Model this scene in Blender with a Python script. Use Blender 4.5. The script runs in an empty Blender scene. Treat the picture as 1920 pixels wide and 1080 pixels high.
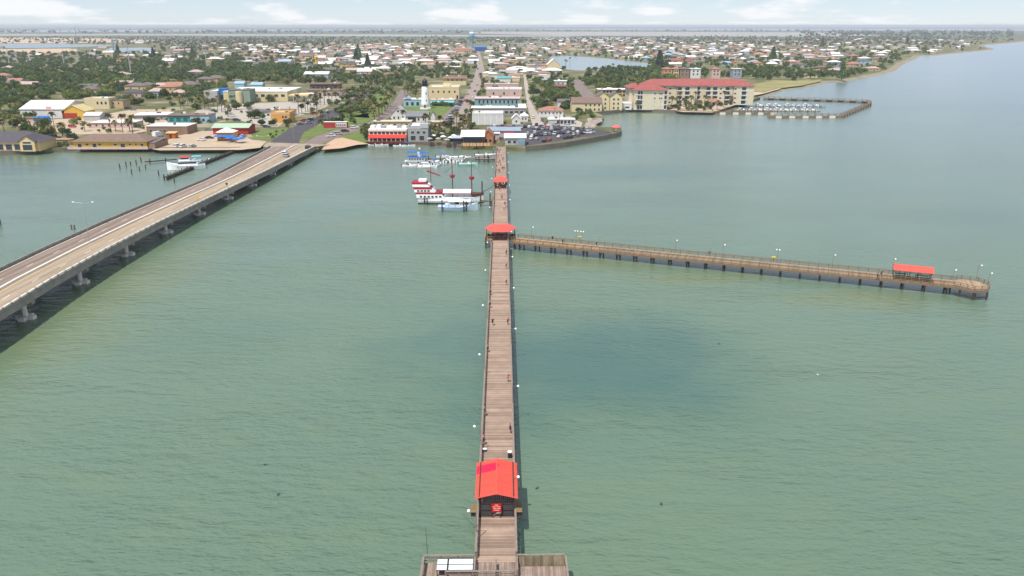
import bpy, bmesh, math, random
from math import sin, cos, pi, radians, atan2, hypot, sqrt
R = random.Random(7)
sc = bpy.context.scene
C = sc.collection

# ------------------------------------------------------------------ camera
F, CX, CY, HC = 1500.0, 960.0, 540.0, 60.0          # lens in photo pixels, height of the drone in metres
PITCH = math.atan(493 / F)
cd = bpy.data.cameras.new('camera'); cam = bpy.data.objects.new('camera', cd); C.objects.link(cam)
cam.location = (0, 0, HC); cam.rotation_euler = (pi / 2 - PITCH, 0, 0)
cd.sensor_width = 36; cd.lens = F / 1920 * 36; cd.clip_start = 0.5; cd.clip_end = 200000
sc.camera = cam

# ------------------------------------------------------------------ sky and sun
SUN_EL, SUN_AZ = radians(63), radians(-148)   # azimuth from +Y, clockwise: sun on the left, a little behind
w = bpy.data.worlds.new('World'); sc.world = w; w.use_nodes = True
nt = w.node_tree; nt.nodes.clear(); N = nt.nodes.new; L = nt.links.new
out = N('ShaderNodeOutputWorld'); bg = N('ShaderNodeBackground'); bg.inputs['Strength'].default_value = 0.10
sky = N('ShaderNodeTexSky'); sky.sky_type = 'NISHITA'; sky.sun_disc = False
sky.sun_elevation = SUN_EL; sky.sun_rotation = SUN_AZ; sky.altitude = 60; sky.air_density = 0.7; sky.dust_density = 0.0; sky.ozone_density = 2.0
tc = N('ShaderNodeTexCoord'); sep = N('ShaderNodeSeparateXYZ'); L(tc.outputs['Generated'], sep.inputs[0])
at2 = N('ShaderNodeMath'); at2.operation = 'ARCTAN2'; L(sep.outputs['X'], at2.inputs[0]); L(sep.outputs['Y'], at2.inputs[1])
asn = N('ShaderNodeMath'); asn.operation = 'ARCSINE'; L(sep.outputs['Z'], asn.inputs[0])
comb = N('ShaderNodeCombineXYZ'); L(at2.outputs[0], comb.inputs[0])
# elevation is stretched near the horizon, where cloud decks are seen edge on
pw = N('ShaderNodeMath'); pw.operation = 'POWER'; pw.inputs[1].default_value = 0.6
ab = N('ShaderNodeMath'); ab.operation = 'ABSOLUTE'; L(asn.outputs[0], ab.inputs[0]); L(ab.outputs[0], pw.inputs[0]); L(pw.outputs[0], comb.inputs[1])
noi = N('ShaderNodeTexNoise'); noi.inputs['Scale'].default_value = 7.0; noi.inputs['Detail'].default_value = 9; noi.inputs['Roughness'].default_value = 0.52
mp = N('ShaderNodeMapping'); mp.inputs['Location'].default_value = (0.37, 0.1, 0); mp.inputs['Scale'].default_value = (1.35, 1.7, 1)
L(comb.outputs[0], mp.inputs[0]); L(mp.outputs[0], noi.inputs['Vector'])
rmp = N('ShaderNodeMapRange'); rmp.interpolation_type = 'SMOOTHSTEP'; rmp.inputs['From Min'].default_value = 0.44; rmp.inputs['From Max'].default_value = 0.56
thin = N('ShaderNodeMath'); thin.operation = 'MULTIPLY_ADD'; thin.inputs[1].default_value = -0.55; L(pw.outputs[0], thin.inputs[0]); L(noi.outputs[0], thin.inputs[2])   # fewer clouds higher up
cl = N('ShaderNodeMath'); cl.operation = 'MAXIMUM'; L(thin.outputs[0], cl.inputs[0]); sb = N('ShaderNodeMath'); sb.operation = 'SUBTRACT'; sb.inputs[1].default_value = 0.09; L(noi.outputs[0], sb.inputs[0]); L(sb.outputs[0], cl.inputs[1])
L(cl.outputs[0], rmp.inputs[0])
mulc = N('ShaderNodeMath'); mulc.operation = 'MULTIPLY'; mulc.inputs[1].default_value = 0.95; L(rmp.outputs[0], mulc.inputs[0])   # thin veil of humid air over the whole sky, cumulus on top
mix = N('ShaderNodeMix'); mix.data_type = 'RGBA'; L(mulc.outputs[0], mix.inputs['Factor']); veil = N('ShaderNodeMix'); veil.data_type = 'RGBA'; veil.inputs['Factor'].default_value = 0.62; L(sky.outputs[0], veil.inputs['A']); veil.inputs['B'].default_value = (4.7, 5.35, 6.45, 1); L(veil.outputs['Result'], mix.inputs['A'])
mix.inputs['B'].default_value = (7.6, 7.7, 7.9, 1)
L(mix.outputs['Result'], bg.inputs['Color']); L(bg.outputs[0], out.inputs[0])
sd = bpy.data.lights.new('sun', 'SUN'); sd.energy = 4.1; sd.angle = radians(0.5); sd.color = (1, 0.955, 0.89)
so = bpy.data.objects.new('sun', sd); C.objects.link(so)
SDIR = (sin(SUN_AZ) * cos(SUN_EL), cos(SUN_AZ) * cos(SUN_EL), sin(SUN_EL))
from mathutils import Vector
so.rotation_euler = Vector(SDIR).to_track_quat('Z', 'Y').to_euler(); so.location = (-200, -100, 500)
sc.view_settings.view_transform = 'Standard'; sc.view_settings.look = 'None'; sc.view_settings.exposure = 0.36; sc.view_settings.gamma = 1
sc.view_settings.use_curve_mapping = False
sc.cycles.use_denoising = True
sc.cycles.sample_clamp_direct = 6; sc.cycles.sample_clamp_indirect = 4; sc.cycles.max_bounces = 5; sc.cycles.volume_bounces = 0

# ------------------------------------------------------------------ helpers
G = 1.8       # level of the land above the water
HAZE = 0.00008
def at(x, y, z=G):
    """the place on a level plane that the photograph shows at pixel x, y (1920 x 1080)"""
    u = (x - CX) / F; v = (y - CY) / F
    dy = cos(PITCH) - v * sin(PITCH); dz = -sin(PITCH) - v * cos(PITCH)
    t = (z - HC) / dz
    return (u * t, dy * t, z)
def px(X, Y, Z=G):
    dz = Z - HC; dep = Y * cos(PITCH) - dz * sin(PITCH); up = Y * sin(PITCH) + dz * cos(PITCH)
    return (CX + F * X / dep, CY - F * up / dep)
def S(r, g, b, k=0.72):
    f = lambda c: ((c / 255 + 0.055) / 1.055) ** 2.4 if c > 10 else c / 255 / 12.92
    return tuple(f(c) * k for c in (r, g, b))

MATS = {}
def mat(name, col, rough=0.75, var=0.18, scale=0.6, spec=0.3, metal=0.0, rnd=0.0, island=0.0, bump=0.0, bscale=4.0, stretch=None, world=False, col2=None):
    if name in MATS: return MATS[name]
    m = bpy.data.materials.new(name); m.use_nodes = True; nt = m.node_tree; b = nt.nodes['Principled BSDF']
    N = nt.nodes.new; L = nt.links.new
    b.inputs['Roughness'].default_value = rough; b.inputs['Specular IOR Level'].default_value = spec; b.inputs['Metallic'].default_value = metal
    tc = N('ShaderNodeTexCoord'); vec = tc.outputs['Object']
    if world: vec = N('ShaderNodeNewGeometry').outputs['Position']
    if stretch:
        mp = N('ShaderNodeMapping'); mp.inputs['Scale'].default_value = stretch; L(vec, mp.inputs[0]); vec = mp.outputs[0]
    n = N('ShaderNodeTexNoise'); n.inputs['Scale'].default_value = scale; n.inputs['Detail'].default_value = 6; n.inputs['Roughness'].default_value = 0.65
    L(vec, n.inputs['Vector'])
    mr = N('ShaderNodeMapRange'); mr.inputs['From Min'].default_value = 0.25; mr.inputs['From Max'].default_value = 0.75
    mr.inputs['To Min'].default_value = 1 - var; mr.inputs['To Max'].default_value = 1 + var; L(n.outputs[0], mr.inputs['Value'])
    val = mr.outputs[0]
    def mul(src, amt):
        q = N('ShaderNodeMapRange'); q.inputs['To Min'].default_value = 1 - amt; q.inputs['To Max'].default_value = 1 + amt; L(src, q.inputs['Value'])
        mm = N('ShaderNodeMath'); mm.operation = 'MULTIPLY'; L(val_[0], mm.inputs[0]); L(q.outputs[0], mm.inputs[1]); val_[0] = mm.outputs[0]
    val_ = [val]
    if rnd: oi = N('ShaderNodeObjectInfo'); mul(oi.outputs['Random'], rnd)
    if island: ge = N('ShaderNodeNewGeometry'); mul(ge.outputs['Random Per Island'], island)
    vm = N('ShaderNodeVectorMath'); vm.operation = 'SCALE'; vm.inputs[0].default_value = col; L(val_[0], vm.inputs['Scale'])
    if col2:
        cm = N('ShaderNodeMix'); cm.data_type = 'RGBA'; cm.inputs['A'].default_value = (*col, 1); cm.inputs['B'].default_value = (*col2, 1)
        n3 = N('ShaderNodeTexNoise'); n3.inputs['Scale'].default_value = scale * 1.7; n3.inputs['Detail'].default_value = 3; L(vec, n3.inputs['Vector']); oi2 = N('ShaderNodeObjectInfo'); ad = N('ShaderNodeMath'); ad.operation = 'ADD'; L(n3.outputs[0], ad.inputs[0]); L(oi2.outputs['Random'], ad.inputs[1])
        mq = N('ShaderNodeMapRange'); mq.inputs['From Min'].default_value = .45; mq.inputs['From Max'].default_value = 1.5 if rnd else 1.1; L(ad.outputs[0], mq.inputs['Value']); L(mq.outputs[0], cm.inputs['Factor']); L(cm.outputs['Result'], vm.inputs[0])
    L(vm.outputs[0], b.inputs['Base Color'])
    if bump:
        n2 = N('ShaderNodeTexNoise'); n2.inputs['Scale'].default_value = bscale; n2.inputs['Detail'].default_value = 4; L(vec, n2.inputs['Vector'])
        bp = N('ShaderNodeBump'); bp.inputs['Strength'].default_value = bump; bp.inputs['Distance'].default_value = 0.1
        L(n2.outputs[0], bp.inputs['Height']); L(bp.outputs[0], b.inputs['Normal'])
    MATS[name] = m
    return m

class MB:
    def __init__(s): s.v = []; s.f = []
    def add(s, vs, fs):
        o = len(s.v); s.v += [tuple(p) for p in vs]; s.f += [tuple(i + o for i in f) for f in fs]; return s
    def box(s, x0, x1, y0, y1, z0, z1):
        return s.add([(x0, y0, z0), (x1, y0, z0), (x1, y1, z0), (x0, y1, z0), (x0, y0, z1), (x1, y0, z1), (x1, y1, z1), (x0, y1, z1)],
                     [(0, 3, 2, 1), (4, 5, 6, 7), (0, 1, 5, 4), (1, 2, 6, 5), (2, 3, 7, 6), (3, 0, 4, 7)])
    def bar(s, p, q, wd, ht):
        """a beam of rectangular section from p to q, its top centred ht/2 above the line"""
        p = Vector(p); q = Vector(q); d = (q - p); d.normalize()
        sd_ = Vector((-d.y, d.x, 0)); sd_ = sd_.normalized() if sd_.length > 1e-6 else Vector((1, 0, 0)); up = sd_.cross(d) * -1
        vs = []
        for c in (p, q):
            for a, b in ((-1, -1), (1, -1), (1, 1), (-1, 1)): vs.append(tuple(c + sd_ * (a * wd / 2) + up * (b * ht / 2)))
        return s.add(vs, [(0, 1, 2, 3), (7, 6, 5, 4), (0, 4, 5, 1), (1, 5, 6, 2), (2, 6, 7, 3), (3, 7, 4, 0)])
    def tube(s, p, q, r0, r1, n=8, cap=True):
        p = Vector(p); q = Vector(q); d = (q - p).normalized(); a = d.orthogonal().normalized(); b = d.cross(a)
        vs = []
        for c, r in ((p, r0), (q, r1)):
            for i in range(n): t = 2 * pi * i / n; vs.append(tuple(c + a * (r * cos(t)) + b * (r * sin(t))))
        fs = [(i, (i + 1) % n, n + (i + 1) % n, n + i) for i in range(n)]
        if cap: fs += [tuple(range(n - 1, -1, -1)), tuple(range(n, 2 * n))]
        return s.add(vs, fs)
    def lathe(s, prof, n=16, c=(0, 0, 0)):
        vs = []; fs = []
        for r, z in prof:
            for i in range(n): t = 2 * pi * (i + .5) / n; vs.append((c[0] + r * cos(t), c[1] + r * sin(t), c[2] + z))
        for k in range(len(prof) - 1):
            for i in range(n): j = (i + 1) % n; fs.append((k * n + i, k * n + j, (k + 1) * n + j, (k + 1) * n + i))
        fs += [tuple(range(n - 1, -1, -1)), tuple(range((len(prof) - 1) * n, len(prof) * n))]
        return s.add(vs, fs)
    def prism(s, poly, z0, z1, bottom=True):
        n = len(poly); vs = [(p[0], p[1], z0) for p in poly] + [(p[0], p[1], z1) for p in poly]
        fs = [(i, (i + 1) % n, n + (i + 1) % n, n + i) for i in range(n)] + [tuple(range(n, 2 * n))]
        if bottom: fs.append(tuple(range(n - 1, -1, -1)))
        return s.add(vs, fs)
    def sheet(s, pts): return s.add(pts, [tuple(range(len(pts)))])
    def loft(s, rings, closed=True, caps=True):
        n = len(rings[0]); vs = [p for r in rings for p in r]; fs = []
        m = n if closed else n - 1
        for k in range(len(rings) - 1):
            for i in range(m): j = (i + 1) % n; fs.append((k * n + i, k * n + j, (k + 1) * n + j, (k + 1) * n + i))
        if caps: fs += [tuple(range(n - 1, -1, -1)), tuple(range((len(rings) - 1) * n, len(rings) * n))]
        return s.add(vs, fs)
    def mesh(s, name, tri=False, smooth=False, fix=True):
        me = bpy.data.meshes.new(name); me.from_pydata(s.v, [], s.f)
        if tri or fix:
            bm = bmesh.new(); bm.from_mesh(me)
            if fix: bmesh.ops.recalc_face_normals(bm, faces=bm.faces)
            if tri: bmesh.ops.triangulate(bm, faces=[f for f in bm.faces if len(f.verts) > 4])
            bm.to_mesh(me); bm.free()
        if smooth:
            for p in me.polygons: p.use_smooth = True
        me.update(); return me

def obj(name, mb, m, parent=None, loc=None, rz=0, tri=False, smooth=False, fix=True):
    me = mb if isinstance(mb, bpy.types.Mesh) else mb.mesh(name, tri, smooth, fix)
    o = bpy.data.objects.new(name, me); C.objects.link(o)
    if m is not None:
        if not me.materials: me.materials.append(m)
        elif me.materials[0] is not m:
            o.material_slots[0].link = 'OBJECT'; o.material_slots[0].material = m
    if parent: o.parent = parent
    if loc: o.location = loc
    if rz: o.rotation_euler = (0, 0, rz)
    return o
def tag(o, label, cat=None, group=None, kind=None):
    o['label'] = label
    if cat: o['category'] = cat
    if group: o['group'] = group
    if kind: o['kind'] = kind
    return o
def thing(name, label, cat, loc=(0, 0, 0), rz=0, group=None, s=1):
    o = bpy.data.objects.new(name, None); C.objects.link(o); o.location = loc; o.rotation_euler = (0, 0, rz); o.scale = (s, s, s)
    o.empty_display_size = 0.5
    return tag(o, label, cat, group)
def struct(name, mb, m, label, tri=True, loc=None, fix=True):
    o = obj(name, mb, m, tri=tri, loc=loc, fix=fix); o['label'] = label; o['kind'] = 'structure'; return o
KIDS = {}
def kids(o):
    return list(o.children)
def dup(o, loc=None, rz=None, s=None, parent=None):
    c = o.copy(); C.objects.link(c)
    if parent is not None: c.parent = parent
    if loc is not None: c.location = loc
    if rz is not None: c.rotation_euler = (0, 0, rz)
    if s is not None: c.scale = (s, s, s) if not isinstance(s, tuple) else s
    for k in o.children: dup(k, parent=c)
    return c
ORD = ['first', 'second', 'third', 'fourth', 'fifth', 'sixth', 'seventh', 'eighth', 'ninth', 'tenth', 'eleventh', 'twelfth', 'thirteenth',
       'fourteenth', 'fifteenth', 'sixteenth', 'seventeenth', 'eighteenth', 'nineteenth', 'twentieth']
def ordinal(i):
    if i < 20: return ORD[i]
    n = i + 1; t = {2: 'twent', 3: 'thirt', 4: 'fort', 5: 'fift', 6: 'sixt', 7: 'sevent', 8: 'eight', 9: 'ninet'}.get(n // 10, '')
    if n > 99: return str(n) + 'th'
    return t + 'ieth' if n % 10 == 0 else t + 'y-' + ORD[n % 10 - 1]
LM = []        # landmarks: phrase, pixel x, pixel y
AUTO = []      # (object, base phrase, px, py): labelled at the end
def inpoly(x, y, poly):
    c = False; n = len(poly); j = n - 1
    for i in range(n):
        xi, yi = poly[i]; xj, yj = poly[j]
        if (yi > y) != (yj > y) and x < (xj - xi) * (y - yi) / (yj - yi) + xi: c = not c
        j = i
    return c
# ------------------------------------------------------------------ water
def water_mat():
    m = bpy.data.materials.new('sea_water'); m.use_nodes = True; nt = m.node_tree; b = nt.nodes['Principled BSDF']; N = nt.nodes.new; L = nt.links.new
    geo = N('ShaderNodeNewGeometry'); P = geo.outputs['Position']
    def noise(scale, det, vec=P, rough=0.55):
        n = N('ShaderNodeTexNoise'); n.inputs['Scale'].default_value = scale; n.inputs['Detail'].default_value = det; n.inputs['Roughness'].default_value = rough
        L(vec, n.inputs['Vector']); return n.outputs[0]
    def mapping(sx, sy, rot=0):
        q = N('ShaderNodeMapping'); q.inputs['Scale'].default_value = (sx, sy, 1); q.inputs['Rotation'].default_value = (0, 0, rot); L(P, q.inputs[0]); return q.outputs[0]
    def mixc(f, a, bcol):
        q = N('ShaderNodeMix'); q.data_type = 'RGBA'; L(f, q.inputs['Factor'])
        if isinstance(a, tuple): q.inputs['A'].default_value = a
        else: L(a, q.inputs['A'])
        q.inputs['B'].default_value = bcol; return q.outputs['Result']
    def ramp(v, a, b_, lo=0.0, hi=1.0):
        q = N('ShaderNodeMapRange'); q.interpolation_type = 'SMOOTHSTEP'; q.inputs['From Min'].default_value = a; q.inputs['From Max'].default_value = b_
        q.inputs['To Min'].default_value = lo; q.inputs['To Max'].default_value = hi; L(v, q.inputs['Value']); return q.outputs[0]
    big = noise(1.0, 4, mapping(0.012, 0.02, 0.1))
    mid = noise(1.0, 5, mapping(0.07, 0.11, -0.15))
    base = mixc(ramp(big, 0.35, 0.65), WCOL, WCOL2)
    base = mixc(ramp(mid, 0.42, 0.75, 0, 0.35), base, WCOL3)
    # elliptical patches of another tone mixed into the water colour, edges broken by noise
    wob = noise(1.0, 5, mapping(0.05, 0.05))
    for (cx, cy, sx, sy, amt, tone) in WATER_PATCHES:
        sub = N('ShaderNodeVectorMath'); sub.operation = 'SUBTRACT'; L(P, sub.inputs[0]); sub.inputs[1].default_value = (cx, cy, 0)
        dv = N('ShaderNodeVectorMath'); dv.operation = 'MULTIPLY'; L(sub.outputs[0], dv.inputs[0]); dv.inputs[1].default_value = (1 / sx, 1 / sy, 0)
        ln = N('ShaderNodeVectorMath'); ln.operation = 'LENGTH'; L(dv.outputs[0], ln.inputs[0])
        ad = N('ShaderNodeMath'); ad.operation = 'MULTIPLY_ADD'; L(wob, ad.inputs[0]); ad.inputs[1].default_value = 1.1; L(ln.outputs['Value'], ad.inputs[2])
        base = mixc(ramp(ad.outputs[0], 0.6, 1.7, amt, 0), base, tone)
    nt.nodes.remove(b); df = N('ShaderNodeBsdfDiffuse'); L(base, df.inputs['Color']); gl = N('ShaderNodeBsdfGlossy'); gl.inputs['Roughness'].default_value = 0.22; gl.inputs['Color'].default_value = (.97, .98, 1, 1)
    fr = N('ShaderNodeFresnel'); fr.inputs['IOR'].default_value = 1.56; mxs = N('ShaderNodeMixShader'); L(fr.outputs[0], mxs.inputs[0]); L(df.outputs[0], mxs.inputs[1]); L(gl.outputs[0], mxs.inputs[2]); L(mxs.outputs[0], nt.nodes['Material Output'].inputs['Surface'])   # turbid water under a Fresnel surface
    # ripples: short-crested wind waves, crests lying across the view
    h1 = noise(1.0, 3, mapping(0.28, 0.62, 0.12)); h2 = noise(1.0, 3, mapping(0.9, 1.9, -0.1)); h3 = noise(1.0, 2, mapping(0.05, 0.14, 0.2))
    def madd(a, k, c=None):
        q = N('ShaderNodeMath'); q.operation = 'MULTIPLY_ADD'; L(a, q.inputs[0]); q.inputs[1].default_value = k
        if c is None: q.inputs[2].default_value = 0
        else: L(c, q.inputs[2])
        return q.outputs[0]
    hh = madd(h3, 0.9, madd(h2, 0.3, madd(h1, 1.0)))
    gust = noise(1.0, 4, mapping(0.018, 0.035, 0.25)); gm_ = N('ShaderNodeMath'); gm_.operation = 'MULTIPLY'; L(hh, gm_.inputs[0]); L(ramp(gust, 0.3, 0.7, 0.5, 1.1), gm_.inputs[1]); hh = gm_.outputs[0]   # wind gusts roughen it in streaks
    bp = N('ShaderNodeBump'); bp.inputs['Strength'].default_value = 1.0; bp.inputs['Distance'].default_value = WBUMP; L(hh, bp.inputs['Height']); L(bp.outputs[0], df.inputs['Normal'])
    bp2 = N('ShaderNodeBump'); bp2.inputs['Strength'].default_value = 1.0; bp2.inputs['Distance'].default_value = 0.42; L(hh, bp2.inputs['Height']); L(bp2.outputs[0], gl.inputs['Normal'])
    return m
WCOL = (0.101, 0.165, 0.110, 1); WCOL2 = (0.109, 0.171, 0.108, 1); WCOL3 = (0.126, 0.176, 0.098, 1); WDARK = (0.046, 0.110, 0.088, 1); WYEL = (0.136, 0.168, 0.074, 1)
WBUMP = 0.95
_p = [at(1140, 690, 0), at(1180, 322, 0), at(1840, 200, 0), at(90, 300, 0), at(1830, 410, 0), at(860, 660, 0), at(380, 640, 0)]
WATER_PATCHES = [(_p[0][0] - 4, _p[0][1] + 2, 44, 36, 0.92, WDARK), (_p[1][0], _p[1][1], 48, 26, 0.5, WDARK), (_p[2][0], _p[2][1], 130, 40, 0.6, WDARK), (_p[3][0], _p[3][1] - 25, 40, 30, 0.55, WDARK),
            (_p[4][0], _p[4][1], 40, 24, 0.3, WDARK), (_p[5][0], _p[5][1], 22, 12, 0.25, WDARK), (_p[6][0], _p[6][1], 24, 20, 0.2, WDARK)]  # dark blue-green patches of the water colour
# yellowish patches in the water colour beside the bridge, the side pier and the ship
WATER_PATCHES += [(-90, 175, 17, 70, .75, WYEL), (-84, 290, 14, 80, .5, WYEL), (18, 203, 26, 9, .8, WYEL), (48, 190, 26, 10, .7, WYEL), (80, 175, 26, 10, .8, WYEL), (-42, 245, 24, 14, .5, WYEL), (-10, 205, 8, 12, .5, WYEL)]
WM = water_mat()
BIG = 60000
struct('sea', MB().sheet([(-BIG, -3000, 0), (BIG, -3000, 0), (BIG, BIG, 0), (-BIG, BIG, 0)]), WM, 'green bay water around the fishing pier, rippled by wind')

# ------------------------------------------------------------------ land
SHORE = [(-900, 305), (-300, 296), (0, 291), (60, 288), (85, 287), (140, 283), (210, 281), (290, 281), (304, 284), (420, 284), (452, 283), (470, 279), (492, 279), (520, 281),
         (560, 285), (592, 286), (602, 283), (640, 279), (672, 272), (690, 271), (760, 272), (805, 273), (850, 276), (866, 279), (925, 281), (952, 282), (985, 284), (1020, 281), (1060, 276), (1110, 267),
         (1155, 258), (1164, 254), (1164, 246), (1150, 243), (1128, 244), (1117, 240), (1121, 231), (1132, 227), (1128, 220), (1118, 216), (1140, 214), (1183, 209), (1210, 210), (1260, 212),
         (1300, 213.5), (1335, 214), (1352, 209), (1380, 199), (1425, 187), (1412, 184), (1404, 181), (1430, 176), (1462, 167), (1505, 162), (1540, 154), (1566, 153), (1600, 147), (1640, 139), (1662, 133),
         (1682, 119), (1706, 110), (1712, 105), (1742, 104), (1770, 101), (1810, 97), (1852, 93), (1850, 90), (1835, 88), (1838, 84), (1880, 81), (1925, 76.5), (1990, 72), (2100, 67.5), (2400, 62)]
land_px = SHORE
def land_poly():
    pts = [at(x, y, 0)[:2] for x, y in SHORE]
    # the left shore runs on out of frame, the right one far up the coast
    pts = [(-BIG, 340)] + pts + [(24000, 11000), (BIG, 14000), (BIG, BIG), (-BIG, BIG)]
    return pts
LP = land_poly()
def land_mat():
    m = bpy.data.materials.new('land_soil'); m.use_nodes = True; nt = m.node_tree; b = nt.nodes['Principled BSDF']; N = nt.nodes.new; L = nt.links.new
    b.inputs['Roughness'].default_value = 0.95; b.inputs['Specular IOR Level'].default_value = 0.1
    geo = N('ShaderNodeNewGeometry')
    def ns(s, d):
        n = N('ShaderNodeTexNoise'); n.inputs['Scale'].default_value = s; n.inputs['Detail'].default_value = d; n.inputs['Roughness'].default_value = 0.62; L(geo.outputs['Position'], n.inputs['Vector']); return n.outputs[0]
    cr = N('ShaderNodeValToRGB'); e = cr.color_ramp.elements
    e[0].position = 0.36; e[0].color = (0.085, 0.10, 0.04, 1); e[1].position = 0.64; e[1].color = (0.30, 0.26, 0.19, 1)
    k = cr.color_ramp.elements.new(0.48); k.color = (0.13, 0.125, 0.06, 1); k = cr.color_ramp.elements.new(0.56); k.color = (0.19, 0.175, 0.10, 1)
    L(ns(0.035, 8), cr.inputs[0]); L(cr.outputs[0], b.inputs['Base Color'])
    return m
LAND = struct('land', MB().prism(LP, -1.5, G, bottom=False), land_mat(), 'flat sandy and grassy land the town stands on')

# sheets laid on the land; a few millimetres apart near the camera, more where they are kilometres away
def sheet(name, label, m, pts, dz=0.02):
    w_ = [at(x, y, G) for x, y in pts]
    return struct(name, MB().sheet([(p[0], p[1], G + dz) for p in w_]), m, label)
m_sand = mat('sand', S(226, 200, 170, .62), .95, .15, .05)
m_lot = mat('sand_lot', S(215, 192, 165, .62), .95, .14, .12)
m_asph = mat('asphalt', S(112, 108, 112, .42), .9, .16, .15)
m_asph2 = mat('old_asphalt', S(168, 150, 143, .5), .9, .16, .15)
m_brick = mat('brick_paving', S(186, 168, 158, .58), .9, .14, .3)
m_conc = mat('concrete', S(206, 196, 182, .62), .85, .14, .25)
m_lawn = mat('lawn', (0.115, 0.16, 0.035), .95, .25, .12)
m_dry = mat('dry_grass', (0.25, 0.225, 0.09), .95, .3, .03)
m_flat = mat('tidal_flat', S(206, 200, 194, .52), .9, .2, .0022, stretch=(1, 4, 1))
m_mud = mat('far_scrub_plain', (0.10, 0.115, 0.075), .95, .45, .0016, stretch=(1, 5, 1))
m_lag = mat('lagoon_water', S(170, 190, 196, .5), .25, .12, .003, spec=.5)

ROADS = {}
def road(name, label, m, lft, rgt, dz):
    ROADS[name + label[:6]] = lft + rgt[::-1]; return sheet(name, label, m, lft + rgt[::-1], dz)
# far country: scrub plain, tidal flats and lagoons out to the horizon
sheet('scrub_plain', 'dull green scrub plain beyond the town reaching to the horizon', m_mud, [(-2500, 78), (-100, 78), (500, 74), (1000, 74), (1760, 76), (2100, 64), (2600, 60), (9000, 48.2), (-9000, 48.2)], .25)
sheet('tidal_flat', 'long pale strip of bare tidal flat behind the town', m_flat, [(-900, 69), (-200, 67.6), (300, 66.6), (700, 68.3), (1060, 69), (1100, 67.2), (700, 64.4), (300, 64), (-200, 63.5), (-900, 64)], .5)
sheet('tidal_flat', 'broad grey tidal flat on the right below the horizon', m_flat, [(1040, 66.5), (1240, 68), (1520, 69), (1660, 67), (1560, 61), (1200, 59.6), (900, 59.5), (880, 62.5)], .5)
sheet('tidal_flat', 'pale sand flat before the distant lagoon right of the tower', m_flat, [(1000, 76), (1150, 76.5), (1245, 74.5), (1210, 70.5), (1080, 70.2), (990, 71)], .5)
sheet('lagoon', 'thin pale lagoon on the far left horizon', m_lag, [(-900, 62), (0, 61), (420, 58.5), (900, 57), (880, 55.3), (200, 56), (-900, 57)], .5)
sheet('lagoon', 'long grey lagoon close under the right horizon', m_lag, [(1000, 56), (1400, 57.5), (2300, 57.8), (2300, 54.6), (1300, 53.8), (1000, 54.2)], .5)
sheet('lagoon', 'pale blue inlet left of the shipyard masts', m_lag, [(-500, 91), (0, 91), (130, 89.5), (175, 87.5), (240, 85), (100, 82), (-500, 82)], .5)
sheet('lagoon', 'small inlet among the trees beyond the shipyard', m_lag, [(196, 98.5), (286, 98.5), (290, 91), (270, 89.5), (200, 90.5)], .5)
sheet('sand_bank', 'reddish sand bank along the left inlet', m_sand, [(-500, 102), (0, 101), (110, 99), (150, 96), (130, 91.2), (0, 92.5), (-500, 92.5)], .4)
sheet('sand_bank', 'pale dredged sand beyond the left inlet', m_sand, [(-300, 81), (60, 81.5), (220, 80), (300, 76), (200, 72.5), (30, 70.5), (-300, 72)], .5)
sheet('canal', 'pale canal basin among the houses behind the white gabled hall', m_lag, [(1028, 116), (1040, 125), (1066, 131), (1105, 133), (1160, 129), (1215, 128), (1222, 119), (1160, 112), (1110, 107.5), (1060, 104.5), (1032, 106)], .08)
# near ground
sheet('sand_lot', 'pale sandy car park beside the left marina', m_lot, [(286, 280), (300, 268), (330, 256), (372, 246), (430, 243), (472, 262), (500, 265), (488, 277), (452, 281), (300, 282)], .03)
sheet('pavement', 'pale concrete apron in front of the long white store', m_conc, [(352, 222), (372, 205), (430, 196), (560, 190), (640, 172), (655, 180), (600, 205), (545, 222), (520, 238), (470, 232), (440, 222)], .03)
sheet('pavement', 'sandy yard around the white roofed warehouse', m_lot, [(30, 240), (40, 226), (150, 222), (250, 205), (320, 205), (320, 232), (260, 250), (150, 252)], .03)
sheet('lawn', 'grass triangle between the two roadways at the bridge end', m_lawn, [(562, 262), (568, 250), (590, 238), (640, 222), (690, 212), (694, 226), (660, 236), (622, 244), (590, 256)], .03)
sheet('lawn', 'grass median below the palms on the highway', m_lawn, [(640, 218), (668, 196), (700, 178), (736, 174), (736, 188), (722, 204), (705, 222)], .03)
sheet('lawn', 'grass verge beside the pink concrete ramp', m_lawn, [(640, 256), (670, 247), (690, 243), (694, 266), (672, 269)], .03)
sheet('lawn', 'mown lawn at the foot of the lighthouse', m_lawn, [(752, 200), (770, 196), (850, 199), (846, 210), (832, 222), (812, 226), (770, 213)], .03)
sheet('lawn', 'rough grass by the road fork left of the bridge end', m_lawn, [(470, 252), (490, 244), (540, 240), (536, 250), (505, 262), (480, 262)], .035)
sheet('field', 'dry golden field right of the condominium', m_dry, [(1402, 170), (1412, 158), (1450, 150), (1510, 152), (1540, 149), (1538, 153), (1504, 160.5), (1462, 165.5), (1428, 173)], .05)
sheet('beach', 'sandy beach right of the condominium', m_sand, [(1404, 181), (1404, 172), (1430, 173.5), (1466, 164.5), (1462, 167), (1430, 176)], .06)
sheet('ramp', 'pink concrete boat ramp apron beside the bridge end', mat('pink_concrete', S(222, 186, 155, .65), .85, .12, .2), [(603, 281), (612, 270), (628, 260), (642, 258), (692, 270), (670, 271.5), (640, 278)], .05)
road('highway', 'inbound highway roadway leading left from the bridge into town', m_asph, [(498, 276), (512, 262), (540, 243), (566, 231), (612, 211), (652, 191), (688, 170), (704, 160)], [(560, 276), (562, 262), (570, 248), (600, 232), (640, 214), (672, 194), (702, 172), (714, 161)], .05)
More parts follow.
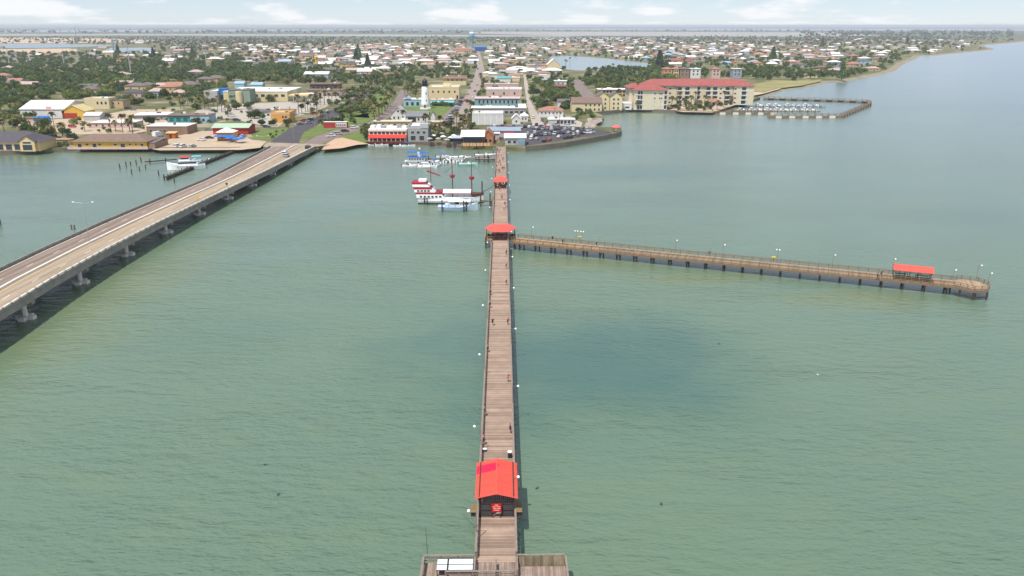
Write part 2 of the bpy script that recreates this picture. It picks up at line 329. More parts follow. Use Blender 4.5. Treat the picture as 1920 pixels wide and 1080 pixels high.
road('highway', 'outbound highway roadway curving right from the bridge behind the restaurant', m_asph2, [(560, 276), (592, 256), (622, 245), (660, 237), (694, 228), (722, 210), (740, 188), (752, 168)], [(596, 280), (606, 268), (640, 254), (670, 246), (696, 240), (730, 220), (754, 196), (766, 168)], .056)
road('street', 'brick coloured main street climbing past the lighthouse to the water tower', m_brick, [(846, 240), (862, 205), (876, 174), (886, 150), (893, 130), (895, 112), (892, 93)], [(874, 240), (886, 196), (900, 168), (911, 148), (908, 130), (904, 112), (898, 93)], .05)
road('parking', 'row of angled parking bays beside the lighthouse lawn', m_asph2, [(814, 232), (834, 214), (852, 198), (860, 184)], [(846, 238), (862, 204), (870, 188), (874, 178)], .045)
road('street', 'narrow pale lane running inland right of the white store block', mat('lane', S(206, 192, 180, .6), .9, .14, .2), [(1000, 240), (988, 196), (983, 160), (981, 128)], [(1024, 240), (998, 196), (990, 160), (984.5, 128)], .05)
road('street', 'side street running inland between the trees and the cream townhouses', m_asph2, [(1094, 196), (1080, 168), (1070, 150)], [(1130, 192), (1104, 168), (1086, 150)], .05)
road('parking', 'dark asphalt car park behind the sea wall', m_asph, [(916, 234), (962, 236), (1006, 229), (1060, 236), (1112, 241), (1142, 246)], [(914, 258), (960, 268), (986, 273), (1040, 266), (1100, 256), (1148, 250)], .04)
sheet('pavement', 'pale yard with slipway beside the car park', m_conc, [(1024, 236), (1028, 220), (1068, 219), (1092, 230), (1090, 238), (1050, 236)], .05)
sheet('pavement', 'pool terrace and garden paths in front of the condominium', m_lot, [(1256, 206), (1290, 194), (1340, 196), (1400, 185), (1412, 186), (1335, 211), (1280, 210)], .04)
sheet('rock_bank', 'mound of pale rubble on the shore by the car park', mat('rubble', S(190, 170, 158, .55), .95, .3, .8), [(1096, 238), (1104, 222), (1124, 221), (1131, 227), (1119, 232), (1115, 240)], .05)
RB = bpy.data.objects['rock_bank']
for i in range(34):
    x_, y_ = R.uniform(1099, 1128), R.uniform(222, 238)
    if not inpoly(x_, y_, [(1096, 238), (1104, 222), (1124, 221), (1131, 227), (1119, 232), (1115, 240)]): continue
    p = at(x_, y_, G); s_ = R.uniform(.6, 1.6); rm_ = MB().loft([[(s_ * R.uniform(.8, 1.2) * cos(a_), s_ * R.uniform(.7, 1) * sin(a_), 0) for a_ in (0, 1.1, 2.2, 3.3, 4.3, 5.4)], [(s_ * R.uniform(.5, .8) * cos(a_), s_ * R.uniform(.5, .7) * sin(a_), s_ * R.uniform(.5, .8)) for a_ in (0, 1.1, 2.2, 3.3, 4.3, 5.4)]])
    obj('rock', rm_, m_conc, RB, (p[0], p[1], G))
# natural banks sloping into the water along the right-hand coast
_cs = [at(x, y, 0) for x, y in SHORE[SHORE.index((1404, 181)):]]; _mb = MB()
_of = []
for i, a in enumerate(_cs):
    p = _cs[max(0, i - 1)]; q = _cs[min(len(_cs) - 1, i + 1)]; dx, dy = q[0] - p[0], q[1] - p[1]; l = hypot(dx, dy) or 1; _of.append((dy / l, -dx / l))
for i in range(len(_cs) - 1):
    a, b = _cs[i], _cs[i + 1]; k = 9 + .004 * a[1]
    _mb.add([(a[0] - _of[i][0] * 3, a[1] - _of[i][1] * 3, G + .05), (b[0] - _of[i + 1][0] * 3, b[1] - _of[i + 1][1] * 3, G + .05), (b[0] + _of[i + 1][0] * k, b[1] + _of[i + 1][1] * k, -.4), (a[0] + _of[i][0] * k, a[1] + _of[i][1] * k, -.4)], [(0, 1, 2, 3)])
struct('shore_bank', _mb, mat('shore_bank', (.24, .21, .14), .95, .35, .05), 'sandy grassy bank sloping to the water along the right coast', fix=True)
# sea walls, each a kerb standing along the shore
m_wall = mat('sea_wall_concrete', S(150, 140, 128, .5), .9, .22, .35)
def seawall(label, pts, h=0.5, wd=1.0):
    mb = MB(); w_ = [at(x, y, 0) for x, y in pts]
    for a, b in zip(w_, w_[1:]): mb.bar((a[0], a[1], (G + h) / 2 - .3), (b[0], b[1], (G + h) / 2 - .3), wd, G + h + .6)
    o = obj('sea_wall', mb, m_wall); return tag(o, label, 'sea wall')
seawall('grey sea wall curving round the asphalt car park', [(985, 284), (1020, 281), (1060, 276), (1110, 267), (1155, 258), (1164, 254), (1164, 246)], .9, .8)
seawall('low sea wall below the yellow motel and tan hall', [(-300, 296), (0, 291), (60, 288), (140, 283), (210, 281), (290, 281), (304, 284), (420, 284), (452, 283)], .25, .8)
seawall('dark timber sea wall below the cream townhouses', [(1118, 216), (1140, 214), (1183, 209.5)], .6, .7)
seawall('long grey sea wall in front of the condominium', [(1183, 209.5), (1210, 210), (1260, 212), (1300, 213.5), (1335, 214)], .4, .8)
seawall('sea wall under the red awning restaurant terrace', [(690, 271), (760, 272), (805, 273), (850, 276), (866, 279)], .2, .8)
# dark red fence along the restaurant terraces
_w = [at(x, y, G) for x, y in ((692, 270.2), (760, 271.2), (805, 272.2), (850, 275), (866, 278))]
tf = thing('terrace_fence', 'dark red rail fence along the restaurant waterfront', 'fence', (0, 0, 0)); m_df = mat('terrace_red', S(120, 52, 54, .6), .8, .2, 2)
for a, b in zip(_w, _w[1:]):
    for z_ in (.45, .95): obj('rail', MB().bar((a[0], a[1], G + z_), (b[0], b[1], G + z_), .08, .14), m_df, tf)
    n_ = max(2, int(hypot(b[0] - a[0], b[1] - a[1]) / 2))
    for i in range(n_): obj('post', MB().box(-.06, .06, -.06, .06, 0, 1.05), m_df, tf, (a[0] + (b[0] - a[0]) * i / n_, a[1] + (b[1] - a[1]) * i / n_, G))
# ------------------------------------------------------------------ main fishing pier
m_plank = mat('pier_plank', S(190, 163, 142, .66), .85, .18, .5, rnd=.36, bump=.3, world=True, col2=S(180, 155, 138, .62))
m_plank_far = mat('pier_plank_run', S(185, 159, 140, .64), .85, .18, .5, island=.34, world=True)
m_rail = mat('weathered_rail', S(166, 150, 138, .6), .85, .2, 2)
m_pile = mat('dark_pile', S(92, 84, 76, .5), .9, .3, 1.2)
m_brown = mat('brown_timber', S(164, 136, 92, .6), .85, .22, 1.5)
m_dark = mat('dark_timber', S(84, 72, 66, .55), .9, .2, 1.5)
ZD = 2.4
PANG = math.atan(0.01145)                       # the pier swings a little left of the view axis
def pier_w(x, y, z=0):                          # local (across, along) to world
    y *= 1.0143; return (-1.846 + x * cos(PANG) - (y - 80.13) * sin(PANG), 80.13 + (y - 80.13) * cos(PANG) + x * sin(PANG), z)
pier = thing('fishing_pier', 'long weathered plank fishing pier running from the foreground to the shore', 'pier', pier_w(0, 79, 0), PANG)
W2 = 2.24
PY0, PY1 = -22.0, 320.5                           # local along, from y=79
pm = MB().box(-W2, W2, -.124, .124, -.07, .0).mesh('plank')
pm.materials.append(m_plank)
y = -4.0; k = 0
while k < 300:
    o = bpy.data.objects.new('plank', pm); C.objects.link(o); o.parent = pier; o.location = (R.uniform(-.02, .02), y + .14, ZD + R.uniform(-.006, .006)); y += .285; k += 1
far = MB()
while y < PY1: far.box(-W2, W2, y + .005, y + .275, ZD - .07, ZD + R.uniform(-.006, .006)); y += .285
o = obj('plank_run', far, m_plank_far, pier, fix=False); o['kind'] = 'stuff'; o['label'] = 'far run of deck planks too small to tell apart'
obj('stringer', MB().box(-2.1, -1.8, -4, PY1, ZD - .5, ZD - .08), m_dark, pier); obj('stringer', MB().box(1.8, 2.1, -4, PY1, ZD - .5, ZD - .08), m_dark, pier)
pcap = MB().box(-2.4, 2.4, -.18, .18, ZD - .9, ZD - .52).mesh('cap'); ppile = MB().tube((0, 0, -1.5), (0, 0, ZD - .5), .2, .18, 8).mesh('pile'); 
yy = -2.0
while yy < PY1 - 4:
    obj('pile_cap', pcap, m_dark, pier, (0, yy, 0))
    for s in (-1, 1): obj('pile', ppile, m_pile, pier, (s * 2.05, yy, 0))
    yy += 5.5
ppost = MB().box(-.07, .07, -.07, .07, ZD - .5, ZD + 1.0).mesh('post')
def gap(yl):    # the junction platform has its own rails
    return 135.8 < yl < 147.8
for s in (-1, 1):
    yy = -3.4
    while yy < PY1 - 2:
        if not gap(yy): obj('post', ppost, m_rail, pier, (s * (W2 + .07), yy, 0))
        yy += 2.43
    for a, b in ((-3.5, 135.8), (147.8, PY1 - 2)):
        for z, nm, wd, ht in ((ZD + 1.03, 'top_rail', .26, .06), (ZD + .68, 'mid_rail', .05, .14), (ZD + .32, 'lower_rail', .05, .14)):
            if nm == 'top_rail': obj(nm, MB().box(s * (W2 + .07) - .13, s * (W2 + .07) + .13, a, b, z - .03, z + .03), m_rail, pier)
            else: obj(nm, MB().box(s * (W2 - .02) - .025, s * (W2 - .02) + .025, a, b, z - .07, z + .07), m_rail, pier)
# T-shaped head at the seaward end
m_headdeck = mat('head_plank', S(172, 150, 136, .6), .85, .28, .7, island=.24, world=True)
hd = MB(); x = -8.2
while x < 7.7:
    if x < -2.3 or x > 2.2 : hd.box(x, x + .27, -24, -4.02, ZD - .07, ZD)
    else: hd.box(x, x + .27, -24, -4.02 , ZD - .07, ZD)
    x += .285
o = obj('head_planking', hd, m_headdeck, pier, fix=False); o['kind'] = 'stuff'
for x in (-8, -4, 0, 4, 7.6):
    for yl in (-4.6, -9, -13, -18): obj('pile', ppile, m_pile, pier, (x, yl, 0))
def railrun(parent, p, q, m, n=None, h=1.05, top=.24, skip=False):
    d = hypot(q[0] - p[0], q[1] - p[1]); n = n or max(1, round(d / 2.2))
    obj('top_rail', MB().bar((p[0], p[1], ZD + h), (q[0], q[1], ZD + h), top, .07), m, parent)
    for z in (.35, .7): obj('mid_rail', MB().bar((p[0], p[1], ZD + z), (q[0], q[1], ZD + z), .05, .13), m, parent)
    for i in range(n + 1):
        t = i / n; obj('post', ppost, m, parent, (p[0] + (q[0] - p[0]) * t, p[1] + (q[1] - p[1]) * t, 0))
railrun(pier, (-8.1, -4.1), (-2.35, -4.1), m_rail); railrun(pier, (2.35, -4.1), (7.8, -4.1), m_rail)
railrun(pier, (-8.1, -4.3), (-8.1, -23), m_rail); railrun(pier, (7.8, -4.3), (7.8, -23), m_rail)
railrun(pier, (-5.5, -6.9), (2.0, -6.9), m_rail, 5); railrun(pier, (2.35, -4.4), (2.35, -6.7), m_rail, 1, top=.18); railrun(pier, (-2.35, -4.4), (-2.35, -6.7), m_rail, 1, top=.18); railrun(pier, (0, -4.8), (0, -6.7), m_rail, 1, top=.1)
# sloping lean boards behind the right-hand rail
for i in range(17):
    x0 = 2.6 + i * .3
    obj('lean_board', MB().add([(x0, -4.25, ZD + .95), (x0 + .27, -4.25, ZD + .95), (x0 + .27, -4.75, ZD + .03), (x0, -4.75, ZD + .03), (x0, -4.29, ZD + .98), (x0 + .27, -4.29, ZD + .98), (x0 + .27, -4.80, ZD + .05), (x0, -4.80, ZD + .05)],
        [(0, 1, 2, 3), (7, 6, 5, 4), (0, 4, 5, 1), (1, 5, 6, 2), (2, 6, 7, 3), (3, 7, 4, 0)]), mat('weathered_board', S(142, 126, 102, .55), .9, .25, 1.2, rnd=.3), pier)
# white-panelled table beside the rail on the left of the head
m_white = mat('white_paint', (.78, .79, .8), .5, .05, 1)
m_blue_w = mat('white_panel', S(226, 238, 250, .8), .4, .05, .8)
tb = thing('cleaning_table', 'low table topped with four white panels on the left of the pier head', 'table', pier_w(-4.75, 73.9, ZD), PANG)
for i in (0, 1):
    for j in (0, 1):
        x0 = (-1.75, -.45)[i]; x1 = (-.65, 2.2)[i]; obj('panel', MB().box(x0, x1, -1.3 + j * 1.0, -.46 + j * 1.0, .9, .94), m_blue_w, tb)
obj('frame', MB().box(-1.8, 2.25, -1.34, .68, .83, .9), m_dark, tb)
for x in (-1.7, -.6, 2.1):
    for yl in (-1.2, .55): obj('leg', MB().box(x - .05, x + .05, yl - .05, yl + .05, .01, .83), m_dark, tb)
tag(obj('flag_pole', MB().tube((0, 0, 0), (-.08, 0, 3.6), .035, .02, 6), m_dark, loc=pier_w(-7.7, 75.1, ZD + 1.0)), 'thin bare dark pole at the left corner of the pier head', 'pole')
# a few trays and bins on the deck
m_black = mat('black_plastic', (.025, .025, .03), .5, .1, 2)
def bin_(lbl, p, c=None):
    t = thing('litter_bin', lbl, 'bin', p, PANG); obj('drum', MB().lathe([(.26, .01), (.3, .1), (.3, .85), (.32, .9)], 12), c or m_black, t); obj('lid', MB().lathe([(.34, .9), (.34, .97), (.2, 1.05), (.02, 1.06)], 12), m_white, t)
a = at(956, 858, ZD); bin_('dark bin with white lid by the right rail behind the pavilion', a)
a = at(890, 470, ZD)

# ------------------------------------------------------------------ gable pavilion on the pier
m_red = mat('red_metal_roof', S(238, 96, 80, .74), .5, .16, 1.3, spec=.4, rnd=.05, world=True, stretch=(.5, 2.2, 1))
m_red2 = mat('magenta_roof_patch', S(240, 40, 84, .74), .5, .06, .7, spec=.4)
m_grey = mat('grey_lattice', S(98, 94, 96, .5), .85, .2, 2)
pv = thing('pavilion', 'open pavilion with red gabled metal roof nearest on the pier', 'pavilion', pier_w(0, 87.3, ZD), PANG)
HW, ZL, ZR, YA, YB = 2.62, 2.8, 3.45, -4.05, 4.35
npan = 9; pl = (YB - YA) / npan
for s in (-1, 1):
    for i in range(npan):
        y0 = YA + i * pl; y1 = y0 + pl - .025
        mb = MB(); zz = lambda x: ZL + (ZR - ZL) * (1 - x / HW)
        mb.add([(s * .03, y0, zz(.03)), (s * HW, y0, zz(HW)), (s * HW, y1, zz(HW)), (s * .03, y1, zz(.03)), (s * .03, y0, zz(.03) + .04), (s * HW, y0, zz(HW) + .04), (s * HW, y1, zz(HW) + .04), (s * .03, y1, zz(.03) + .04)],
               [(0, 3, 2, 1), (4, 5, 6, 7), (0, 1, 5, 4), (1, 2, 6, 5), (2, 3, 7, 6), (3, 0, 4, 7)])
        for r in range(4):   # standing seams
            yr = y0 + .12 + r * pl / 4
            mb.add([(s * .05, yr, zz(.05) + .04), (s * (HW - .02), yr, zz(HW) + .045), (s * (HW - .02), yr + .04, zz(HW) + .045), (s * .05, yr + .04, zz(.05) + .04), (s * .05, yr, zz(.05) + .075), (s * (HW - .02), yr, zz(HW) + .075), (s * (HW - .02), yr + .04, zz(HW) + .075), (s * .05, yr + .04, zz(.05) + .075)],
                   [(0, 3, 2, 1), (4, 5, 6, 7), (0, 1, 5, 4), (1, 2, 6, 5), (2, 3, 7, 6), (3, 0, 4, 7)])
        pt = obj('roof_panel', mb, m_red, pv)
        if s == -1 and i in (6, 7): pt.material_slots[0].link = 'OBJECT'; pt.material_slots[0].material = m_red2; pt['label'] = 'newer magenta roof panel'
obj('ridge_cap', MB().add([(-.22, YA - .02, ZR - .04), (0, YA - .02, ZR + .07), (.22, YA - .02, ZR - .04), (-.22, YB, ZR - .04), (0, YB, ZR + .07), (.22, YB, ZR - .04)], [(0, 1, 4, 3), (1, 2, 5, 4), (0, 2, 1), (3, 4, 5), (0, 3, 5, 2)]), m_red, pv)
obj('roof_patch', MB().add([(.03, 2.4, ZR + .075), (.42, 2.4, ZR - .07), (.42, 3.1, ZR - .07), (.03, 3.1, ZR + .075)], [(0, 1, 2, 3)]), m_red2, pv)
for s in (-1, 1):
    for yl in (-3.6, -1.2, 1.4, 3.9): obj('post', MB().box(s * 2.1 - .09, s * 2.1 + .09, yl - .09, yl + .09, .01, ZL + .15), m_dark, pv)
    obj('beam', MB().box(s * 2.1 - .07, s * 2.1 + .07, -3.9, 4.2, ZL + .05, ZL + .25), m_dark, pv)
for i in range(18):   # gable slats
    x0 = -2.25 + i * .25; zt = ZL + (ZR - ZL) * (1 - abs(x0 + .1) / HW) - .06
    obj('gable_slat', MB().box(x0, x0 + .18, -3.42, -3.37, ZL - .6, zt), m_grey, pv)
gt = obj('gate_panel', MB().box(-2.05, -.62, -3.52, -3.46, .05, 1.85), m_grey, pv); obj('gate_panel', MB().box(.62, 2.05, -3.52, -3.46, .05, 1.85), m_grey, pv)
for s in (-1, 1):
    for z in (.1, .95, 1.85): obj('gate_rail', MB().box(min(s * .6, s * 2.1), max(s * .6, s * 2.1), -3.6, -3.53, z - .05, z + .05), m_dark, pv)
    obj('gate_post', MB().box(s * .62 - .06, s * .62 + .06, -3.64, -3.46, .01, 2.0), m_dark, pv); obj('gate_post', MB().box(s * 2.12 - .06, s * 2.12 + .06, -3.64, -3.46, .01, 2.0), m_dark, pv)
m_sign = mat('red_sign', S(214, 24, 34, .75), .5, .06, 1)
sg = thing('notice_sign', 'red notice board with white lettering under the front gable of the pier pavilion', 'sign', pier_w(0, 83.5, ZD + .85), PANG)
obj('board', MB().box(-.6, .6, -.03, .03, 0, 1.15), m_sign, sg); m_pink = mat('sign_lettering', S(255, 190, 180, .8), .6, .02, 1)
for r, wds in enumerate((((-.2, .2),), ((-.48, -.1), (0, .46)), ((-.42, .02), (.12, .5)), ((-.36, .36),))):
    for a, b in wds: obj('lettering', MB().box(a, b, -.036, -.03, .92 - r * .24, 1.03 - r * .24), m_pink, sg)
for a in (-.5, .42): obj('leg', MB().box(a, a + .08, -.02, .06, -.84, .0), m_dark, sg)
for s in (-1, 1):      # timber bump-outs hung outside the rails
    b = thing('side_platform', 'brown timber platform hung outside the %s rail at the pavilion' % ('left' if s < 0 else 'right'), 'platform', pier_w(s * 2.75, 84.2, ZD), PANG)
    n = 6 if s < 0 else 8
    for i in range(n): obj('board', MB().box(-.38, .38, -1.0 + i * .3, -.73 + i * .3, .95, 1.0), m_brown, b)
    for yl in (-.8, .7): obj('bracket', MB().box(-.4, .4, yl - .06, yl + .06, .3, .94), m_dark, b)

# ------------------------------------------------------------------ shelters further along
def hex_shelter(label, c, hw, fw, d0, d1, ze, zp, name='gazebo', posts=True, roofm=None, ridge=0.0, group=None):
    t = thing(name, label, 'gazebo', c, PANG); roofm = roofm or m_red
    pts = [(-fw, d0), (fw, d0), (hw, (d0 + d1) / 2), (fw, d1), (-fw, d1), (-hw, (d0 + d1) / 2)]
    rc = [(0, (d0 + d1) / 2 - ridge, zp), (0, (d0 + d1) / 2 + ridge, zp)]
    for i in range(6):
        a = pts[i]; b = pts[(i + 1) % 6]
        ap = rc[0] if i in (0, 1, 5) else rc[1]
        ap2 = rc[1] if i in (1, 4) else rc[0]
        vs = [(a[0], a[1], ze), (b[0], b[1], ze)]
        if i == 1: vs += [(0, rc[0][1], zp)]
        elif i == 4: vs += [(0, rc[1][1], zp)]
        elif i == 2: vs += [(0, rc[1][1], zp), (0, rc[0][1], zp)]
        elif i == 5: vs += [(0, rc[0][1], zp), (0, rc[1][1], zp)]
        else: vs += [(0, rc[0 if i == 0 else 1][1], zp)]
        n = len(vs); vs2 = [(p[0], p[1], p[2] - .08) for p in vs]
        fs = [tuple(range(n)), tuple(range(2 * n - 1, n - 1, -1))] + [(j, (j + 1) % n, n + (j + 1) % n, n + j) for j in range(n)]
        obj('roof_panel', MB().add(vs + vs2, fs), roofm, t)
    for p in pts:
        obj('post', MB().box(p[0] * .86 - .09, p[0] * .86 + .09, (p[1] - (d0 + d1) / 2) * .86 + (d0 + d1) / 2 - .09, (p[1] - (d0 + d1) / 2) * .86 + (d0 + d1) / 2 + .09, .01, ze + .06), m_dark, t)
    return t
HX = pier_w(.15, 218.8, ZD)
gz = hex_shelter('wide red hexagonal gazebo roof over the pier junction', HX, 4.6, 2.5, -4.9, 5.0, 2.75, 3.55)
hp = [(-2.2, -4.4), (2.2, -4.4), (4.1, 0), (2.2, 4.5), (-2.2, 4.5), (-4.1, 0)]
for s in (-1, 1):
    poly = [(s * 2.24, -4.6), (s * 4.35, -3.0), (s * 4.35, 3.0), (s * 2.24, 4.6)]
    jp = thing('junction_platform', 'timber platform %s of the pier under the hexagonal gazebo' % ('left' if s < 0 else 'right'), 'platform', HX, PANG)
    for i in range(8):
        y0 = -3.9 + i * .98; obj('plank', MB().box(min(s * 2.24, s * 4.3), max(s * 2.24, s * 4.3), y0, y0 + .95, -.08, .0), m_brown, jp)
    for i in range(5): obj('post', MB().box(s * 4.25 - .07, s * 4.25 + .07, -3.7 + i * 1.85 - .07, -3.7 + i * 1.85 + .07, -.4, 1.05), m_dark, jp)
    if s < 0: obj('top_rail', MB().box(-4.36, -4.14, -3.9, 3.9, 1.05, 1.12), m_rail, jp); obj('mid_rail', MB().box(-4.28, -4.22, -3.9, 3.9, .5, .64), m_rail, jp)
    obj('front_rail', MB().box(min(s * 2.3, s * 4.3), max(s * 2.3, s * 4.3), -3.95, -3.8, 1.0, 1.1), m_rail, jp)
    for a in (-3.5, 0, 3.5): obj('pile', MB().tube((s * 4.1, a, -3.6), (s * 4.1, a, -.1), .2, .2, 8), m_pile, jp)
    bn = thing('bench', 'dark bench on the %s side of the hexagonal gazebo' % ('left' if s < 0 else 'right'), 'bench', (HX[0] + s * 3.4, HX[1] + .3, ZD), PANG)
    obj('seat', MB().box(-.25, .25, -2, 2, .42, .48), m_dark, bn); obj('backrest', MB().box(s * .22 - .03, s * .22 + .03, -2, 2, .55, .95), m_dark, bn)
    for a in (-1.8, 1.8): obj('leg', MB().box(-.2, .2, a - .05, a + .05, .01, .42), m_dark, bn)
P2 = pier_w(0, 292.5, ZD)
hex_shelter('small red roofed shelter on the pier between hexagonal gazebo and shore', P2, 2.75, 2.4, -3.8, 4.4, 2.6, 4.0, name='shelter', ridge=1.0)

# ------------------------------------------------------------------ side pier
b0 = Vector(at(985, 440, 3.42)); b1 = Vector(at(1670, 506, 3.42)); dv = (b1 - b0); dv.z = 0; dv.normalize(); nv = Vector((dv.y, -dv.x, 0))   # nv points to the camera side
SA = atan2(dv.y, dv.x); SW = 2.45
so_ = b0 + nv * (SW + .1) - dv * 2.5; so_.z = 0
spier = thing('side_pier', 'brown timber side pier branching right from the gazebo to a hexagonal end', 'pier', tuple(so_), SA)
endp = Vector(at(1791, 539, ZD)); SL = (endp - so_).dot(dv) ; ZS = 2.35
m_bplank = mat('side_pier_plank', S(184, 158, 130, .64), .85, .16, 1.2, rnd=.24)
m_bplank2 = mat('side_pier_plank_run', S(190, 158, 124, .7), .85, .16, 1.2, island=.2)
m_brail = mat('brown_rail', S(150, 124, 98, .62), .85, .2, 2)
sm = MB().box(-.135, .135, -SW, SW, -.07, 0).mesh('plank'); sm.materials.append(m_bplank)
xs = SL; k = 0
while xs > 1 and k < 300:
    o = bpy.data.objects.new('plank', sm); C.objects.link(o); o.parent = spier; o.location = (xs - .14, 0, ZS + R.uniform(-.006, .006)); xs -= .285; k += 1
mb = MB()
while xs > .3: mb.box(xs - .275, xs - .005, -SW, SW, ZS - .07, ZS); xs -= .285
if mb.v: o = obj('plank_run', mb, m_bplank2, spier, fix=False); o['kind'] = 'stuff'
for s in (-1, 1):
    obj('fascia', MB().box(0, SL, s * SW + s * .0 - .06, s * SW + .06, ZS - .55, ZS - .08), m_brail, spier)
    obj('top_rail', MB().box(0, SL, s * (SW + .06) - .12, s * (SW + .06) + .12, ZS + 1.03, ZS + 1.1), m_brail, spier)
    for z in (.3, .62, .86): obj('mid_rail', MB().box(0, SL, s * SW - .03, s * SW + .03, ZS + z - .05, ZS + z + .05), m_brail, spier)
spost = MB().box(-.07, .07, -.07, .07, ZS - .5, ZS + 1.03).mesh('post'); x = .4
while x < SL:
    for s in (-1, 1): obj('post', spost, m_brail, spier, (x, s * (SW + .05), 0))
    x += 2.3
spile = MB().tube((0, 0, -1.5), (0, 0, ZS - .5), .2, .19, 8).mesh('pile'); scap = MB().box(-.2, .2, -2.5, 2.5, ZS - 1.0, ZS - .56).mesh('pile_cap')
sbr = MB().bar((0, -1.7, .3), (0, 1.7, ZS - 1.0), .08, .2).mesh('brace')
x = 2.4
while x < SL - 1:
    obj('pile_cap', scap, m_dark, spier, (x, 0, 0)); obj('brace', sbr, m_pile, spier, (x, 0, 0))
    for s in (-1, 1): obj('pile', spile, m_pile, spier, (x, s * 1.85, 0))
    x += 4.65
# hexagonal end
ec = (SL + 3.7, 0); er = 4.4
hexp = [(ec[0] + er * cos(a), er * .92 * sin(a)) for a in [radians(q) for q in (180 - 32, 90 + 28, 90 - 32, 0, -58, -118, -148)]]
hexp = [(SL - .3, 2.3), (SL + 2.2, 4.0), (SL + 5.6, 3.6), (SL + 7.6, .6), (SL + 6.9, -3.0), (SL + 3.8, -4.5), (SL - .3, -2.3)]
mbx = MB()
x = SL
while x < SL + 7.6:
    xm = x + .27
    ys = []
    for (p, q) in zip(hexp, hexp[1:] + hexp[:1]):
        if (p[0] - xm) * (q[0] - xm) < 0: ys.append(p[1] + (q[1] - p[1]) * (xm - p[0]) / (q[0] - p[0]))
    if len(ys) >= 2: obj('end_plank', MB().box(x, x + .525, min(ys), max(ys), ZS - .07, ZS + .002), m_bplank, spier)
    x += .54
for i in range(len(hexp) - 1):
    p, q = hexp[i], hexp[i + 1]
    obj('top_rail', MB().bar((p[0], p[1], ZS + 1.06), (q[0], q[1], ZS + 1.06), .26, .07), m_brail, spier)
    for z in (.3, .62): obj('mid_rail', MB().bar((p[0], p[1], ZS + z), (q[0], q[1], ZS + z), .06, .12), m_brail, spier)
    obj('fascia', MB().bar((p[0], p[1], ZS - .32), (q[0], q[1], ZS - .32), .1, .45), m_brail, spier)
    d = hypot(q[0] - p[0], q[1] - p[1]); n = max(1, round(d / 1.8))
    for j in range(n): obj('post', spost, m_brail, spier, (p[0] + (q[0] - p[0]) * j / n, p[1] + (q[1] - p[1]) * j / n, 0))
    obj('pile', spile, m_pile, spier, (p[0] * .96 + ec[0] * .04, p[1] * .95, 0))
obj('end_brace', MB().bar((SL, -2.2, .7), (SL + 3.8, -4.3, .4), .2, .3), m_pile, spier); obj('end_brace', MB().bar((SL + 3.8, -4.3, .5), (SL + 6.9, -2.9, .7), .2, .3), m_pile, spier)
def side_w(x, y, z): return (so_.x + dv.x * x - dv.y * y, so_.y + dv.y * x + dv.x * y, z)
# red shelter on the side pier (ridge along the pier)
sc0 = Vector(at(1679, 514, 4.8)); xc0 = (sc0 - so_).dot(dv); sc1 = Vector(at(1752, 518, 4.8)); xc1 = (sc1 - so_).dot(dv)
sh = thing('pier_shelter', 'open shelter with red gabled roof and dark benches near the side pier end', 'shelter', side_w((xc0 + xc1) / 2, 0, ZS), SA)
hl = (xc1 - xc0) / 2 + .2; np_ = 8
for s in (-1, 1):
    for i in range(np_):
        x0 = -hl + 2 * hl * i / np_; x1 = x0 + 2 * hl / np_ - .02
        obj('roof_panel', MB().add([(x0, 0, 3.35), (x1, 0, 3.35), (x1, s * 2.35, 2.4), (x0, s * 2.35, 2.4), (x0, 0, 3.4), (x1, 0, 3.4), (x1, s * 2.35, 2.45), (x0, s * 2.35, 2.45)], [(0, 1, 2, 3), (7, 6, 5, 4), (0, 4, 5, 1), (1, 5, 6, 2), (2, 6, 7, 3), (3, 7, 4, 0)]), m_red, sh)
    for x in (-hl + .4, -hl / 3, hl / 3, hl - .4): obj('post', MB().box(x - .08, x + .08, s * 1.95 - .08, s * 1.95 + .08, .01, 2.58), m_rail, sh)
    for x in (-hl / 2, hl / 2):
        b = thing('shelter_bench', 'dark picnic bench on the %s side, %s half of the side pier shelter' % ('near' if s < 0 else 'far', 'left' if x < 0 else 'right'), 'bench', side_w((xc0 + xc1) / 2 + x, s * .85, ZS), SA)
        obj('seat', MB().box(-1.4, 1.4, -.4, -.1, .42, .47), m_dark, b); obj('table_top', MB().box(-1.4, 1.4, .0, .6, .72, .78), m_dark, b)
        for q in (-1.2, 1.2): obj('leg', MB().box(q - .05, q + .05, -.38, .58, .01, .42), m_dark, b)
for (pxx, pyy, side) in ((901 + 186, 451, 'left'), (1450, 490, 'middle')):
    p = at(pxx, pyy, ZS)
    f = thing('life_ring', 'yellow life ring box on the far rail of the side pier, %s one' % side, 'life ring', (p[0], p[1], ZS))
    obj('ring', MB().lathe([(.38, -.09), (.52, -.02), (.52, .1), (.38, .16), (.24, .1), (.24, -.02), (.38, -.09)], 14, (0, 0, 1.1)), mat('yellow_paint', S(235, 200, 20, .8), .5, .06, 1), f)
    obj('stand', MB().box(-.06, .06, -.06, .06, 0, 1.05), m_dark, f)

